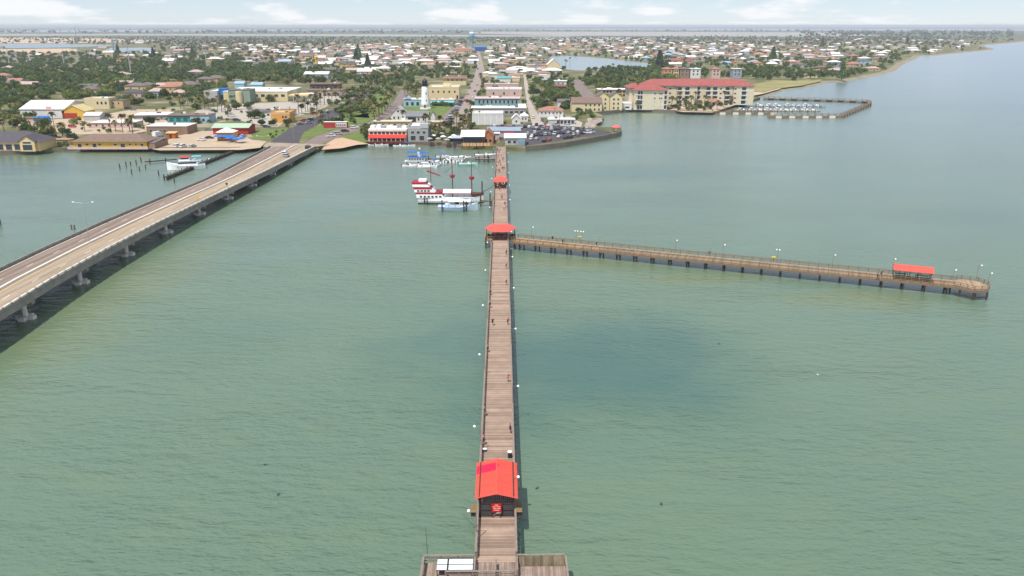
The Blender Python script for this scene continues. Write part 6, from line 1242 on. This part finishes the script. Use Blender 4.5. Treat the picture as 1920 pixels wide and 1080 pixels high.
person('lean', 'red', 'tan', onpier(952, 716), radians(-90), 'person in red top near the right rail, middle foreground of the pier'); person('lean', 'navy', 'grey', onpier(910, 780), radians(90), 'person in navy top leaning at the left rail before the gable pavilion'); person('stand', 'navy', 'black', onpier(957, 812), radians(-80), 'person in dark clothes standing at the right rail behind the gable pavilion'); person('lean', 'red', 'navy', onpier(908, 834), radians(90), 'person in red top and navy trousers at the left rail by the gable pavilion')
for x, y, po, a, b, rz in ((949, 503, 'lean', 'grey', 'black', -90), (949, 478, 'lean', 'black', 'navy', -90), (949, 534, 'lean', 'red', 'black', -90), (922, 460, 'lean', 'navy', 'black', 90), (920, 553, 'lean', 'grey', 'navy', 90), (919, 577, 'lean', 'blue', 'black', 90), (915, 660, 'lean', 'grey', 'black', 90), (941, 373, 'walk', 'tan', 'navy', 180), (947, 386, 'walk', 'red', 'black', 180), (949, 391, 'walk', 'pink', 'tan', 170), (945, 394, 'stand', 'white', 'grey', 160), (927, 386, 'lean', 'navy', 'black', 90), (927, 377, 'lean', 'black', 'grey', 90), (937, 358, 'walk', 'red', 'navy', 180), (933, 354, 'stand', 'pink', 'black', 10), (943, 352, 'stand', 'white', 'navy', 20), (945, 318, 'stand', 'red', 'black', 180), (942, 319, 'stand', 'black', 'navy', 180), (931, 321, 'stand', 'pink', 'grey', 180), (936, 324, 'walk', 'black', 'black', 0), (935, 308, 'walk', 'pink', 'navy', 180), (937, 305, 'walk', 'grey', 'black', 180), (934, 297, 'walk', 'red', 'tan', 180), (940, 293, 'walk', 'white', 'navy', 0), (936, 287, 'walk', 'navy', 'grey', 0), (943, 301, 'walk', 'blue', 'black', 0), (931, 314, 'stand', 'tan', 'black', 180), (939, 312, 'stand', 'green', 'grey', 180), (938, 282, 'walk', 'pink', 'tan', 0), (933, 284, 'walk', 'black', 'navy', 180)): person(po, a, b, onpier(x, y), radians(rz))
for i in range(11):   # crowd under the small shelter
    x = 928 + (i % 6) * 3.9 + R.uniform(-.6, .6); y = 349 if i < 6 else 345.5; person('stand', ('black', 'navy', 'grey', 'black', 'red', 'blue')[i % 6], ('black', 'navy')[i % 2], onpier(x, y), radians(R.uniform(0, 360)), base='%s topped person in small shelter' % ('black', 'navy', 'grey', 'black', 'red', 'blue')[i % 6])
for i in range(9):   # under the hexagonal gazebo
    x = 925 + i * 3.1; person('stand', ('red', 'pink', 'black', 'red', 'navy', 'white')[i % 6], ('navy', 'black')[i % 2], onpier(x, 446.5 - (i % 2) * 1.6), radians(R.uniform(0, 360)), base='%s topped person in hexagonal gazebo' % ('red', 'pink', 'black', 'red', 'navy', 'white')[i % 6])
for i, (x, y) in enumerate(((1036, 452), (1055, 458), (1645, 523), (1652, 519), (1118, 462), (1330, 480))): p = at(x, y, ZS + .01); person('lean', ('black', 'navy', 'grey')[i % 3], 'black', p, radians(i * 70), base='dark clothed person on side pier')
for i, (x, y) in enumerate(((930, 275), (934, 272), (942, 276), (936, 268), (928, 268), (945, 270), (925, 264), (933, 262))): p = at(x, y, ZD + .01 if y > 278 else G + .05); person('walk', ('red', 'white', 'blue', 'pink')[i % 4], ('navy', 'tan')[i % 2], p, radians(i * 47), base='%s topped person at pier foot' % ('red', 'white', 'blue', 'pink')[i % 4])
# small things on the near deck: fishing rods and a cooler
p = onpier(908, 846); t = thing('cooler', 'small dark blue cooler beside the left rail behind the gable pavilion', 'cooler', p, PANG); obj('box', MB().box(-.3, .3, -.2, .2, 0, .36), CL['navy'], t); obj('lid', MB().box(-.32, .32, -.22, .22, .36, .42), m_white, t)
for i, (x, y) in enumerate(((917, 577), (925, 524), (899, 780), (898, 1000))): p = onpier(x, y); tag(obj('fishing_rod', MB().tube((0, 0, .3), (-2.0, 1.1, 1.9), .025, .012, 5), m_black, loc=p), 'thin black fishing rod propped on the left rail, %s from the shore' % ordinal(i) if i < 3 else 'fishing rod lying against the left rail near the pier head', 'fishing rod')
# sea birds
m_bird = mat('dark_bird', (.05, .045, .04), .8, .1, 3); m_birdw = mat('white_bird', (.75, .75, .75), .8, .05, 3)
for i, (x, y, wht) in enumerate(((1348, 645, 0), (522, 928, 0), (497, 872, 0), (1240, 946, 0), (1007, 916, 0), (1533, 703, 1), (1221, 520, 0))):
    p = at(x, y, 0); t = thing('sea_bird', '%s sea bird sitting on the water, %s' % ('white' if wht else 'dark', ('right of the side pier shadow', 'left foreground', 'left of the near pavilion, upper', 'right foreground', 'just right of the near pavilion', 'far right of the dark water patch', 'below the side pier')[i]), 'bird', (p[0], p[1], 0), R.uniform(0, 6), None, .6)
    mb = MB().lathe([(.02, -.3), (.12, -.2), (.16, 0), (.1, .22), (.02, .36)], 8); mb.v = [(z, y_, x_ + .1) for x_, y_, z in mb.v]; obj('body', mb, m_birdw if wht else m_bird, t); obj('head', MB().lathe([(.01, .18), (.07, .24), (.07, .32), (.01, .38)], 8, (.26, 0, .02)), m_birdw if wht else m_bird, t)
    obj('wing', MB().add([(-.15, .1, .2), (.12, .1, .22), (.0, .55, .26), (-.15, .5, .24)], [(0, 1, 2, 3)]), m_birdw if wht else m_bird, t); obj('wing', MB().add([(-.15, -.1, .2), (.12, -.1, .22), (.0, -.55, .26), (-.15, -.5, .24)], [(3, 2, 1, 0)]), m_birdw if wht else m_bird, t)
# ------------------------------------------------------------------ town houses
def on_land(X, Y): return inpoly(X, Y, LPN)
LPN = [(p[0], p[1]) for p in LP]
NOGO = list(ROADS.values()) + [[(1028, 116), (1040, 125), (1066, 131), (1105, 133), (1160, 129), (1215, 128), (1222, 119), (1160, 112), (1110, 107.5), (1060, 104.5), (1032, 106)], [(-500, 91), (0, 91), (130, 89.5), (175, 87.5), (240, 85), (100, 82), (-500, 82)], [(196, 98.5), (286, 98.5), (290, 91), (270, 89.5), (200, 90.5)],
        [(752, 200), (770, 196), (850, 199), (846, 210), (832, 222), (812, 226), (770, 213)], [(286, 284), (300, 268), (330, 256), (372, 246), (430, 243), (472, 262), (500, 265), (488, 281)], [(1402, 172), (1412, 158), (1450, 150), (1510, 152), (1540, 149), (1538, 155), (1504, 162), (1462, 168)], [(-100, 102), (0, 101), (110, 99), (150, 96), (130, 91), (-100, 92)], [(600, 284), (612, 268), (630, 258), (694, 270), (672, 274)], [(560, 290), (600, 290), (650, 236), (700, 226), (560, 250), (480, 285)]]
def free(X, Y, r, fast=False):
    q = px(X, Y, G)
    for p in NOGO:
        if inpoly(q[0], q[1], p): return False
    for (cx, cy, ux, uy, hw, hd) in FOOT:
        dx, dy = X - cx, Y - cy
        if abs(dx) > 90 or abs(dy) > 90: continue
        a = dx * ux + dy * uy; b = -dx * uy + dy * ux
        if abs(a) < hw + r and abs(b) < hd + r: return False
    return True
WALLS = {'white': w_white, 'cream': w_cream, 'pink': w_pink, 'tan': w_tan, 'grey': w_pgrey, 'pale blue': w_blue, 'buff': w_buff}
ROOFS = {'white': m_roofw, 'grey': m_roofg, 'brown': m_roofb, 'terracotta': r_terra, 'red': r_red, 'pale green': r_green, 'dark grey': r_dgrey, 'rose': MATS['rose_roof'], 'pale blue': MATS['sky_blue_roof']}
HZ = [  # x0, x1, y0, y1, count, roof choices, width range, kinds
    (-20, 400, 118, 184, 30, ['grey', 'dark grey', 'terracotta', 'brown', 'white', 'rose', 'grey'], (11, 19), ('hip', 'gx', 'hip')),
    (180, 470, 84, 120, 20, ['rose', 'white', 'brown', 'grey', 'terracotta', 'white'], (14, 26), ('gx', 'flat', 'hip')),
    (440, 700, 92, 130, 40, ['white', 'grey', 'white', 'pale blue', 'brown', 'white'], (12, 22), ('gx', 'flat', 'gx')),
    (560, 850, 112, 150, 24, ['terracotta', 'white', 'grey', 'brown', 'rose', 'white'], (15, 28), ('flat', 'gx', 'hip')),
    (660, 880, 84, 118, 20, ['grey', 'white', 'brown', 'white', 'terracotta'], (11, 18), ('gx', 'hip', 'flat')),
    (910, 1040, 84, 140, 26, ['white', 'brown', 'rose', 'white', 'grey', 'terracotta', 'white'], (14, 26), ('flat', 'gx', 'hip')),
    (1040, 1230, 76, 104, 22, ['grey', 'rose', 'white', 'brown', 'terracotta', 'white'], (12, 20), ('hip', 'gx', 'flat')),
    (1160, 1420, 84, 128, 56, ['terracotta', 'white', 'rose', 'grey', 'red', 'white', 'brown', 'pale blue'], (12, 20), ('hip', 'hip', 'gx')),
    (1400, 1560, 84, 132, 30, ['terracotta', 'grey', 'brown', 'white', 'rose', 'grey'], (13, 22), ('hip', 'gx', 'hip')),
    (1500, 1700, 96, 150, 22, ['rose', 'terracotta', 'white', 'brown', 'grey'], (14, 24), ('hip', 'hip', 'gx')),
    (1600, 1830, 76, 100, 12, ['white', 'grey', 'terracotta', 'white'], (14, 24), ('hip', 'gx')),
    (-20, 330, 74, 84, 6, ['white', 'grey', 'white'], (18, 34), ('gx', 'flat')),
]
nh = 0
for (x0, x1, y0, y1, n, roofs, wr, kinds) in HZ:
    made = tries = 0
    while made < n and tries < n * 14:
        tries += 1; x = R.uniform(x0, x1); y = y0 + (y1 - y0) * R.random(); p = at(x, y, G)
        ww = R.uniform(*wr); d = ww * R.uniform(.6, .85)
        if not on_land(p[0], p[1]) or not on_land(p[0] + ww, p[1]) or not on_land(p[0] + ww * .8, p[1] - 6) or not free(p[0] + ww / 2, p[1] + d / 2, max(ww, d) * .5): continue
        k = R.choice(kinds); rc = R.choice(roofs); wc = R.choice(list(WALLS)); two = R.random() < .28; h = R.uniform(5.4, 6.4) if two else R.uniform(3.0, 3.8)
        rz = R.choice((-.012, .14, -.1, 0, 1.57))
        q2 = px(p[0] + ww, p[1], G)
        wins = [(3 if ww > 14 else 2, 1.0, 1.4, 1.3, .08, .92)] if y > 104 else []
        if two and y > 104: wins.append((2, 3.7, 1.4, 1.3, .08, .92))
        t = building('house', 'x', x, q2[0], y, h, d, WALLS[wc], k, ROOFS[rc], (.3 if k == 'flat' else R.uniform(1.8, 3.0)), .6, wins, doors=((.5, 1.1, 2.1),) if y > 104 else (), rz=None, cat='house', group='houses of the town')
        AUTO.append((t, '%s%s house, %s roof' % ('tall ' if two else '', wc, rc), (x + q2[0]) / 2, y)); made += 1; nh += 1
# the smaller far houses, joined
fm = MB(); fi = []
for (x0, x1, y0, y1, n) in ((440, 760, 84, 124, 230), (-20, 440, 88, 116, 40), (1150, 1560, 76, 112, 260), (900, 1240, 76, 104, 150), (1560, 1830, 74, 92, 60), (640, 880, 84, 124, 120), (905, 1010, 100, 150, 50)):
    made = tries = 0
    while made < n and tries < n * 6:
        tries += 1; p = at(R.uniform(x0, x1), R.uniform(y0, y1), G); ww = R.uniform(9, 19); d = ww * .7
        if not on_land(p[0] + ww, p[1] - 5) or not free(p[0] + ww / 2, p[1] + d / 2, ww * .45): continue
        made += 1; h = R.uniform(3, 5.5); k = R.choice(('gx', 'hip', 'flat')); rh = .3 if k == 'flat' else 2.0; wi = R.randrange(3); ri = 3 + R.randrange(6)
        for part, idx in ((wallmesh(k, ww, d, h, rh), wi), (roofmesh(k, ww, d, h, rh, .5), ri)):
            fm.add([(a + p[0], b + p[1], c + G) for a, b, c in part.v], part.f); fi += [idx] * len(part.f)
        FOOT.append((p[0] + ww / 2, p[1] + d / 2, 1, 0, ww / 2, d / 2))
o = obj('far_houses', fm, None, fix=False)
for m in (w_white, w_cream, w_pgrey, m_roofw, m_roofw, m_roofg, r_terra, MATS['rose_roof'], m_roofb): o.data.materials.append(m)
for p, q in zip(o.data.polygons, fi): p.material_index = q
tag(o, 'mass of small distant houses across the far side of town', 'houses', None, 'stuff')
# ------------------------------------------------------------------ trees
def leaf_mat(name, col, rnd=.38, var=.35, sc_=.35):
    m = mat(name, col, .8, var, sc_, spec=.15, rnd=rnd, world=True, col2=(col[0] * 1.55, col[1] * 1.3, col[2] * 1.35)); nt = m.node_tree; N = nt.nodes.new; L = nt.links.new; b = nt.nodes['Principled BSDF']
    src = b.inputs['Base Color'].links[0].from_socket; tr = N('ShaderNodeBsdfTranslucent'); mx = N('ShaderNodeMixShader'); mx.inputs[0].default_value = .35   # light passes through leaves
    L(src, tr.inputs['Color']); L(b.outputs[0], mx.inputs[1]); L(tr.outputs[0], mx.inputs[2]); L(mx.outputs[0], nt.nodes['Material Output'].inputs['Surface']); return m
m_leaf = leaf_mat('leaf_green', (.108, .165, .045)); m_leaf2 = leaf_mat('leaf_olive', (.138, .165, .05)); m_leaf3 = leaf_mat('leaf_deep', (.07, .12, .052)); m_palm = leaf_mat('palm_frond', (.12, .125, .05)); m_bark = mat('bark', (.16, .12, .09), .95, .2, 2); m_skirt = mat('dead_frond', (.24, .17, .09), .95, .2, 2)
def quad(mb, c, s, rn):
    a = Vector((rn.gauss(0, 1), rn.gauss(0, 1), rn.gauss(0, .7))).normalized(); b = a.orthogonal().normalized(); th = rn.uniform(0, 6.3); b = (b * cos(th) + a.cross(b) * sin(th)); e = a.cross(b) * s * rn.uniform(.6, 1.1); b = b * s
    c = Vector(c); o = len(mb.v); mb.v += [tuple(c - b - e * .4), tuple(c + e), tuple(c + b - e * .3), tuple(c - e)]; mb.f.append((o, o + 1, o + 2, o + 3))
def crown(n, seed, lobes=9, tall=.8, leaf=.13):
    rn = random.Random(seed); mb = MB(); L_ = []
    for i in range(lobes):
        a = rn.uniform(0, 2 * pi); r = rn.uniform(.25, .68) if i else 0; L_.append((r * cos(a), r * sin(a), rn.uniform(.55, 1.15) * tall - r * .25, rn.uniform(.3, .48)))
    for i in range(n):
        l = rn.choice(L_); v = Vector((rn.gauss(0, 1), rn.gauss(0, 1), rn.gauss(0, 1))).normalized() * (l[3] * rn.uniform(.55, 1.06)); v.z *= .8
        quad(mb, (l[0] + v.x, l[1] + v.y, l[2] + v.z), leaf * rn.uniform(.6, 1.3), rn)
    return mb
CR = []
for i in range(7):
    me = crown(460, 100 + i, 8 + i % 4, .8).mesh('crown', fix=False); me.materials.append(m_leaf); CR.append(me)
tk = []
for i in range(3):
    mb = MB().tube((0, 0, 0), (.03, .02, .45), .06, .045, 6)
    for j in range(4): a = j * 1.6 + i; mb.tube((.03, .02, .4), (.4 * cos(a), .4 * sin(a), .8), .035, .012, 5)
    me = mb.mesh('trunk'); me.materials.append(m_bark); tk.append(me)
CON = MB(); rn = random.Random(5)
for i in range(420): z = rn.random() ** 1.2; r = .3 * (1 - z) * rn.uniform(.5, 1.05) + .02; a = rn.uniform(0, 6.3); quad(CON, (r * cos(a), r * sin(a), .12 + z * .88), .06, rn)
CONM = CON.mesh('crown', fix=False); CONM.materials.append(m_leaf3); CONT = MB().tube((0, 0, 0), (0, 0, .9), .03, .008, 6).mesh('trunk'); CONT.materials.append(m_bark)
TZ = [(-30, 420, 150, 186, 330, 3.4, 6.2), (-30, 560, 100, 152, 1050, 3.6, 6.4), (420, 900, 84, 150, 760, 3.0, 5.0), (470, 720, 128, 158, 110, 3.6, 5.8), (-20, 140, 228, 268, 16, 2.4, 4.0), (0, 60, 180, 232, 26, 3, 5), (640, 700, 170, 214, 26, 2.6, 4.4),
      (690, 790, 140, 180, 70, 2.8, 4.8), (905, 1000, 120, 172, 34, 2.8, 4.6), (990, 1072, 140, 206, 74, 3.0, 5.2), (1010, 1040, 200, 212, 10, 2.2, 3.4), (1030, 1110, 150, 192, 34, 3, 5), (1100, 1262, 132, 168, 150, 3.6, 6.0), (1120, 1186, 170, 186, 14, 2.4, 3.6), (920, 1260, 76, 134, 420, 3.0, 5.2),
      (1180, 1560, 80, 146, 560, 3.0, 5.4), (1400, 1560, 120, 152, 70, 3.4, 6), (1520, 1760, 84, 146, 260, 3.2, 5.6), (1700, 1900, 76, 96, 60, 3.5, 6), (1076, 1120, 212, 226, 5, 2, 3.2), (1258, 1335, 196, 210, 44, 1.2, 2.4), (1335, 1400, 186, 200, 16, 1.2, 2.4), (1190, 1260, 207, 209.5, 10, .8, 1.3), (480, 545, 196, 236, 9, 2.4, 4.2), (870, 910, 170, 232, 10, 2.0, 3.2), (560, 700, 190, 236, 20, 2.2, 3.6), (806, 866, 244, 268, 20, 1.3, 2.4), (840, 886, 236, 256, 6, 1.8, 2.8), (84, 136, 256, 279, 22, 1.2, 2.4), (140, 330, 206, 250, 26, 1.2, 2.4), (330, 480, 206, 240, 14, 1.2, 2.4), (500, 600, 238, 262, 6, .9, 1.5), (700, 760, 226, 240, 8, 1.2, 2), (300, 480, 186, 206, 14, 2.6, 4.4), (690, 706, 240, 262, 8, 2.4, 3.6)]
EXPL = [(478, 222, 5.2), (360, 226, 3.6), (368, 232, 3.4), (497, 187, 5.2), (510, 190, 5.0), (480, 188, 4.2), (812, 199, 2.6), (820, 199, 2.8), (829, 199, 2.8), (838, 200, 2.8), (845, 200, 2.6), (234, 196, 6.6), (280, 234, 3.6), (690, 252, 4.4), (694, 262, 4.0), (686, 244, 3.8), (600, 232, 2.4), (607, 234, 2.2), (1085, 212, 3.6), (1092, 216, 3.4), (655, 204, 4.4), (664, 208, 4.2), (640, 206, 3.6), (675, 204, 3.8), (628, 212, 3.0), (880, 196, 2.8), (884, 208, 2.6), (876, 214, 2.6), (906, 176, 3.2), (898, 180, 2.8), (872, 222, 2.4), (925, 152, 3.4), (983, 196, 3.0), (980, 206, 2.8), (250, 196, 5), (262, 198, 4.6), (94, 250, 3.4), (118, 252, 3.2), (80, 254, 3.0), (128, 254, 2.8)]
TR = []
for (x, y, r) in EXPL: p = at(x, y, G); TR.append((p[0], p[1], r, 1))
for (x0, x1, y0, y1, n, r0, r1) in TZ:
    made = tries = 0
    while made < n and tries < n * 6:
        tries += 1; x = R.uniform(x0, x1); y = R.uniform(y0, y1); p = at(x, y, G); r = R.uniform(r0, r1)
        if not on_land(p[0], p[1] - 3) or not on_land(p[0] + 4, p[1]) or not free(p[0], p[1], r * .35): continue
        TR.append((p[0], p[1], r, 0)); made += 1
TR.sort(key=lambda q: -q[2] / q[1])
GRP = 'leafy trees of the town'
for i, (X, Y, r, ex) in enumerate(TR[:300]):
    t = thing('tree', 'x', 'tree', (X, Y, G), R.uniform(0, 6.3), GRP); c = obj('crown', CR[i % 7], (m_leaf, m_leaf, m_leaf2, m_leaf3)[i % 4], t); c.scale = (r * R.uniform(.9, 1.15), r * R.uniform(.9, 1.15), r * R.uniform(.85, 1.25)); k = obj('trunk', tk[i % 3], m_bark, t); k.scale = (r, r, r)
    q = px(X, Y, G); AUTO.append((t, '%s %s leafy tree' % ('broad' if r > 4.4 else 'small' if r < 3 else 'round', ('green', 'green', 'olive', 'dark green')[i % 4]), q[0], q[1]))
# the rest of the trees, too small to tell apart, as one mass
def mass(name, label, lst, per, leaf, m):
    mb = MB(); rn = random.Random(3)
    for (X, Y, r) in lst:
        lob = [(rn.uniform(-.5, .5) * r, rn.uniform(-.5, .5) * r, rn.uniform(.5, 1.0) * r, r * rn.uniform(.35, .55)) for _ in range(5)]
        for _ in range(per):
            l = rn.choice(lob); v = Vector((rn.gauss(0, 1), rn.gauss(0, 1), rn.gauss(0, 1))).normalized() * l[3] * rn.uniform(.6, 1.05)
            quad(mb, (X + l[0] + v.x, Y + l[1] + v.y, G + max(.2, l[2] + v.z * .8)), leaf * r * rn.uniform(.7, 1.3), rn)
    o = obj(name, mb, m, fix=False); tag(o, label, 'trees', None, 'stuff'); return o
mf = leaf_mat('leaf_mass', (.09, .138, .046), 0, .5, .07)
mass('tree_mass', 'mass of leafy trees between the houses of the town', [q[:3] for q in TR[300:]], 60, .26, mf)
belt = []
for (x0, x1, y0, y1, n) in ((-60, 900, 69.5, 84, 900), (290, 620, 72, 98, 330), (880, 1250, 71, 80, 360), (1230, 1780, 68, 84, 700), (1500, 1900, 60, 76, 500), (-60, 900, 57, 63, 260), (900, 1900, 57.8, 59.5, 120)):
    for _ in range(n):
        x = R.uniform(x0, x1); y = R.uniform(y0, y1); p = at(x, y, G)
        if on_land(p[0], p[1] - 10) and free(p[0], p[1], 1): belt.append((p[0], p[1], R.uniform(3.5, 6) * (1 if y > 68 else 2.4)))
mass('scrub', 'belt of low scrub and woodland beyond the last houses', belt, 34, .34, leaf_mat('scrub_leaf', (.088, .112, .06), 0, .4, .006))
# tall dark conifers
for i, (x, y, h) in enumerate(((672, 112, 26), (668, 118, 22), (1578, 150, 20), (1235, 128, 24), (1238, 124, 22), (1449, 120, 26), (1447, 112, 20), (288, 110, 20), (362, 110, 22), (1541, 90, 26), (690, 128, 20), (222, 104, 22), (1700, 84, 24), (950, 100, 20))):
    p = at(x, y, G); t = thing('conifer', 'x', 'conifer', p, R.uniform(0, 6), 'tall dark conifers'); c = obj('crown', CONM, m_leaf3, t); c.scale = (h * .9, h * .9, h); k = obj('trunk', CONT, m_bark, t); k.scale = (h,) * 3; AUTO.append((t, 'tall dark conifer', x, y))
# ------------------------------------------------------------------ palms
def palm_mesh(seed, h, n, lf, droop):
    rn = random.Random(seed); tr = MB(); bx, by = rn.uniform(-.4, .4), rn.uniform(-.4, .4); prev = (0, 0, 0)
    for i in range(5): t = (i + 1) / 5; cur = (bx * t * t, by * t * t, h * t); tr.tube(prev, cur, .24 - .1 * i / 5, .24 - .1 * (i + 1) / 5, 7, False); prev = cur
    fr = MB()
    for i in range(n):
        a = 2 * pi * i / n + rn.uniform(-.2, .2); el = rn.uniform(-.25, 1.15); L_ = lf * rn.uniform(.85, 1.1); pts = []
        for k in range(5):
            s = k / 4; rr = L_ * s * cos(el); z = L_ * s * sin(el) - droop * L_ * s * s; pts.append(Vector((prev[0] + rr * cos(a), prev[1] + rr * sin(a), prev[2] + z)))
        sd_ = Vector((-sin(a), cos(a), 0)); wd = [.08, .42, .56, .42, .08]
        o = len(fr.v)
        for p, ww in zip(pts, wd): q = sd_ * ww * lf / 2.2; fr.v += [tuple(p - q - Vector((0, 0, ww * .35))), tuple(p), tuple(p + q - Vector((0, 0, ww * .35)))]
        for k in range(4):
            for j in (0, 1): b = o + k * 3 + j; fr.f.append((b, b + 1, b + 4, b + 3))
    sk = MB().lathe([(.16, h - lf * .75), (.42, h - lf * .5), (.5, h - .2), (.2, h)], 8, (prev[0], prev[1], 0))
    out_ = [tr.mesh('trunk'), fr.mesh('fronds', fix=False), sk.mesh('dead_skirt')]
    for me, m in zip(out_, (m_bark, m_palm, m_skirt)): me.materials.append(m)
    return out_
PAL = [palm_mesh(1, 9, 30, 2.7, .5), palm_mesh(2, 7, 30, 2.9, .55), palm_mesh(3, 11, 28, 2.5, .45), palm_mesh(4, 6, 28, 3.2, .6)]
PP = [(208, 246), (218, 248), (231, 249), (243, 246), (250, 251), (338, 204), (345, 205), (371, 204), (378, 206), (384, 204), (408, 206), (415, 210), (424, 216), (428, 220), (392, 208), (96, 262), (84, 250), (72, 252), (104, 250), (160, 246), (38, 252), (10, 252), (24, 240), (118, 256), (246, 196), (252, 198),
      (560, 214), (566, 213), (572, 210), (578, 209), (584, 207), (590, 204), (596, 201), (602, 198), (595, 226), (601, 226), (608, 196), (616, 192), (622, 190), (630, 190), (638, 184), (594, 192), (600, 192), (660, 216), (668, 212), (680, 200), (690, 196), (700, 218), (706, 216), (711, 214), (716, 210), (721, 208), (726, 204), (731, 200), (736, 196), (703, 224), (709, 222), (716, 216), (722, 212), (690, 206), (680, 214), (684, 190), (692, 186), (670, 186), (698, 176), (650, 186), (785, 186), (780, 188), (776, 190), (848, 252), (856, 250), (862, 254), (868, 248), (874, 250), (880, 246), (852, 258), (862, 244), (876, 240), (884, 242), (800, 252), (809, 262), (818, 262), (826, 256), (834, 252), (756, 236), (799, 240), (1070, 206), (1078, 208), (1086, 206), (1010, 208), (1020, 206), (1034, 206), (1262, 196), (1268, 200), (1275, 196), (1282, 200), (1288, 196), (1296, 202), (1304, 198), (1312, 203), (1320, 200), (1260, 204), (1272, 206), (1290, 207), (1326, 206), (1345, 205), (1356, 202), (1370, 196), (1384, 192), (1392, 190), (1398, 188), (1178, 186), (1184, 198), (1196, 206), (1172, 190), (905, 172), (902, 160), (900, 150), (915, 140), (770, 170), (764, 176), (760, 180), (820, 140), (850, 138), (870, 130), (1060, 124), (1068, 122), (1130, 136), (1150, 134), (760, 150), (790, 144), (800, 136), (745, 160), (720, 164), (700, 160), (540, 160), (520, 156), (480, 160), (590, 160), (730, 172), (1000, 176), (1016, 172), (1030, 188), (1044, 192), (1104, 206), (1110, 204), (352, 198), (400, 200), (436, 200), (1162, 186)]
for i, (x, y) in enumerate(PP):
    p = at(x + R.uniform(-1, 1), y + R.uniform(-.5, .5), G); k = i % 4; t = thing('palm_tree', 'x', 'palm', p, R.uniform(0, 6.3), 'palm trees of the town'); s = R.uniform(.8, 1.15)
    if y < 170: s *= 1.15
    t.scale = (s, s, s)
    for nm, me, m in zip(('trunk', 'fronds', 'dead_skirt'), PAL[k], (m_bark, m_palm, m_skirt)): obj(nm, me, m, t)
    AUTO.append((t, ('%s fan palm' % ('tall', 'medium', 'very tall', 'short bushy')[k]), x, y))
# beach grass along the right shore and garden hedges
# ------------------------------------------------------------------ haze over the whole bay
hz = obj('haze', MB().box(-61000, 61000, -3100, 61000, -3.2, 66), None); hz['kind'] = 'stuff'; hz['label'] = 'thin pale sea haze over bay and town'; 
m = bpy.data.materials.new('haze'); m.use_nodes = True; nt = m.node_tree; nt.nodes.clear(); o_ = nt.nodes.new('ShaderNodeOutputMaterial'); v = nt.nodes.new('ShaderNodeVolumePrincipled')
v.inputs['Color'].default_value = (.86, .92, 1.0, 1); v.inputs['Density'].default_value = HAZE; v.inputs['Anisotropy'].default_value = 0.0; nt.links.new(v.outputs[0], o_.inputs['Volume']); hz.data.materials.append(m)
# ------------------------------------------------------------------ labels that single out
rows = {}
for (t, base, x, y) in AUTO:
    best = min(LM, key=lambda l: abs(l[1] - x) + 1.6 * abs(l[2] - y)); dx = x - best[1]; dy = y - best[2]
    if abs(dx) > 2.0 * abs(dy): rel = 'left of' if dx < 0 else 'right of'
    else: rel = 'behind' if dy < 0 else 'in front of'
    rows.setdefault('%s %s %s' % (base, rel, best[0]), []).append((x, y, t))
for b, l in rows.items():
    l.sort(key=lambda q: q[0])
    for i, (x, y, t) in enumerate(l):
        if len(l) == 1: t['label'] = b
        elif len(l) == 2: t['label'] = b + (', left one', ', right one')[i]
        else: t['label'] = b + ', ' + (ordinal(i) + ' from left' if i < len(l) - 1 else 'rightmost')
for o in bpy.data.objects:
    for k in ('_w', '_d'):
        if k in o: del o[k]
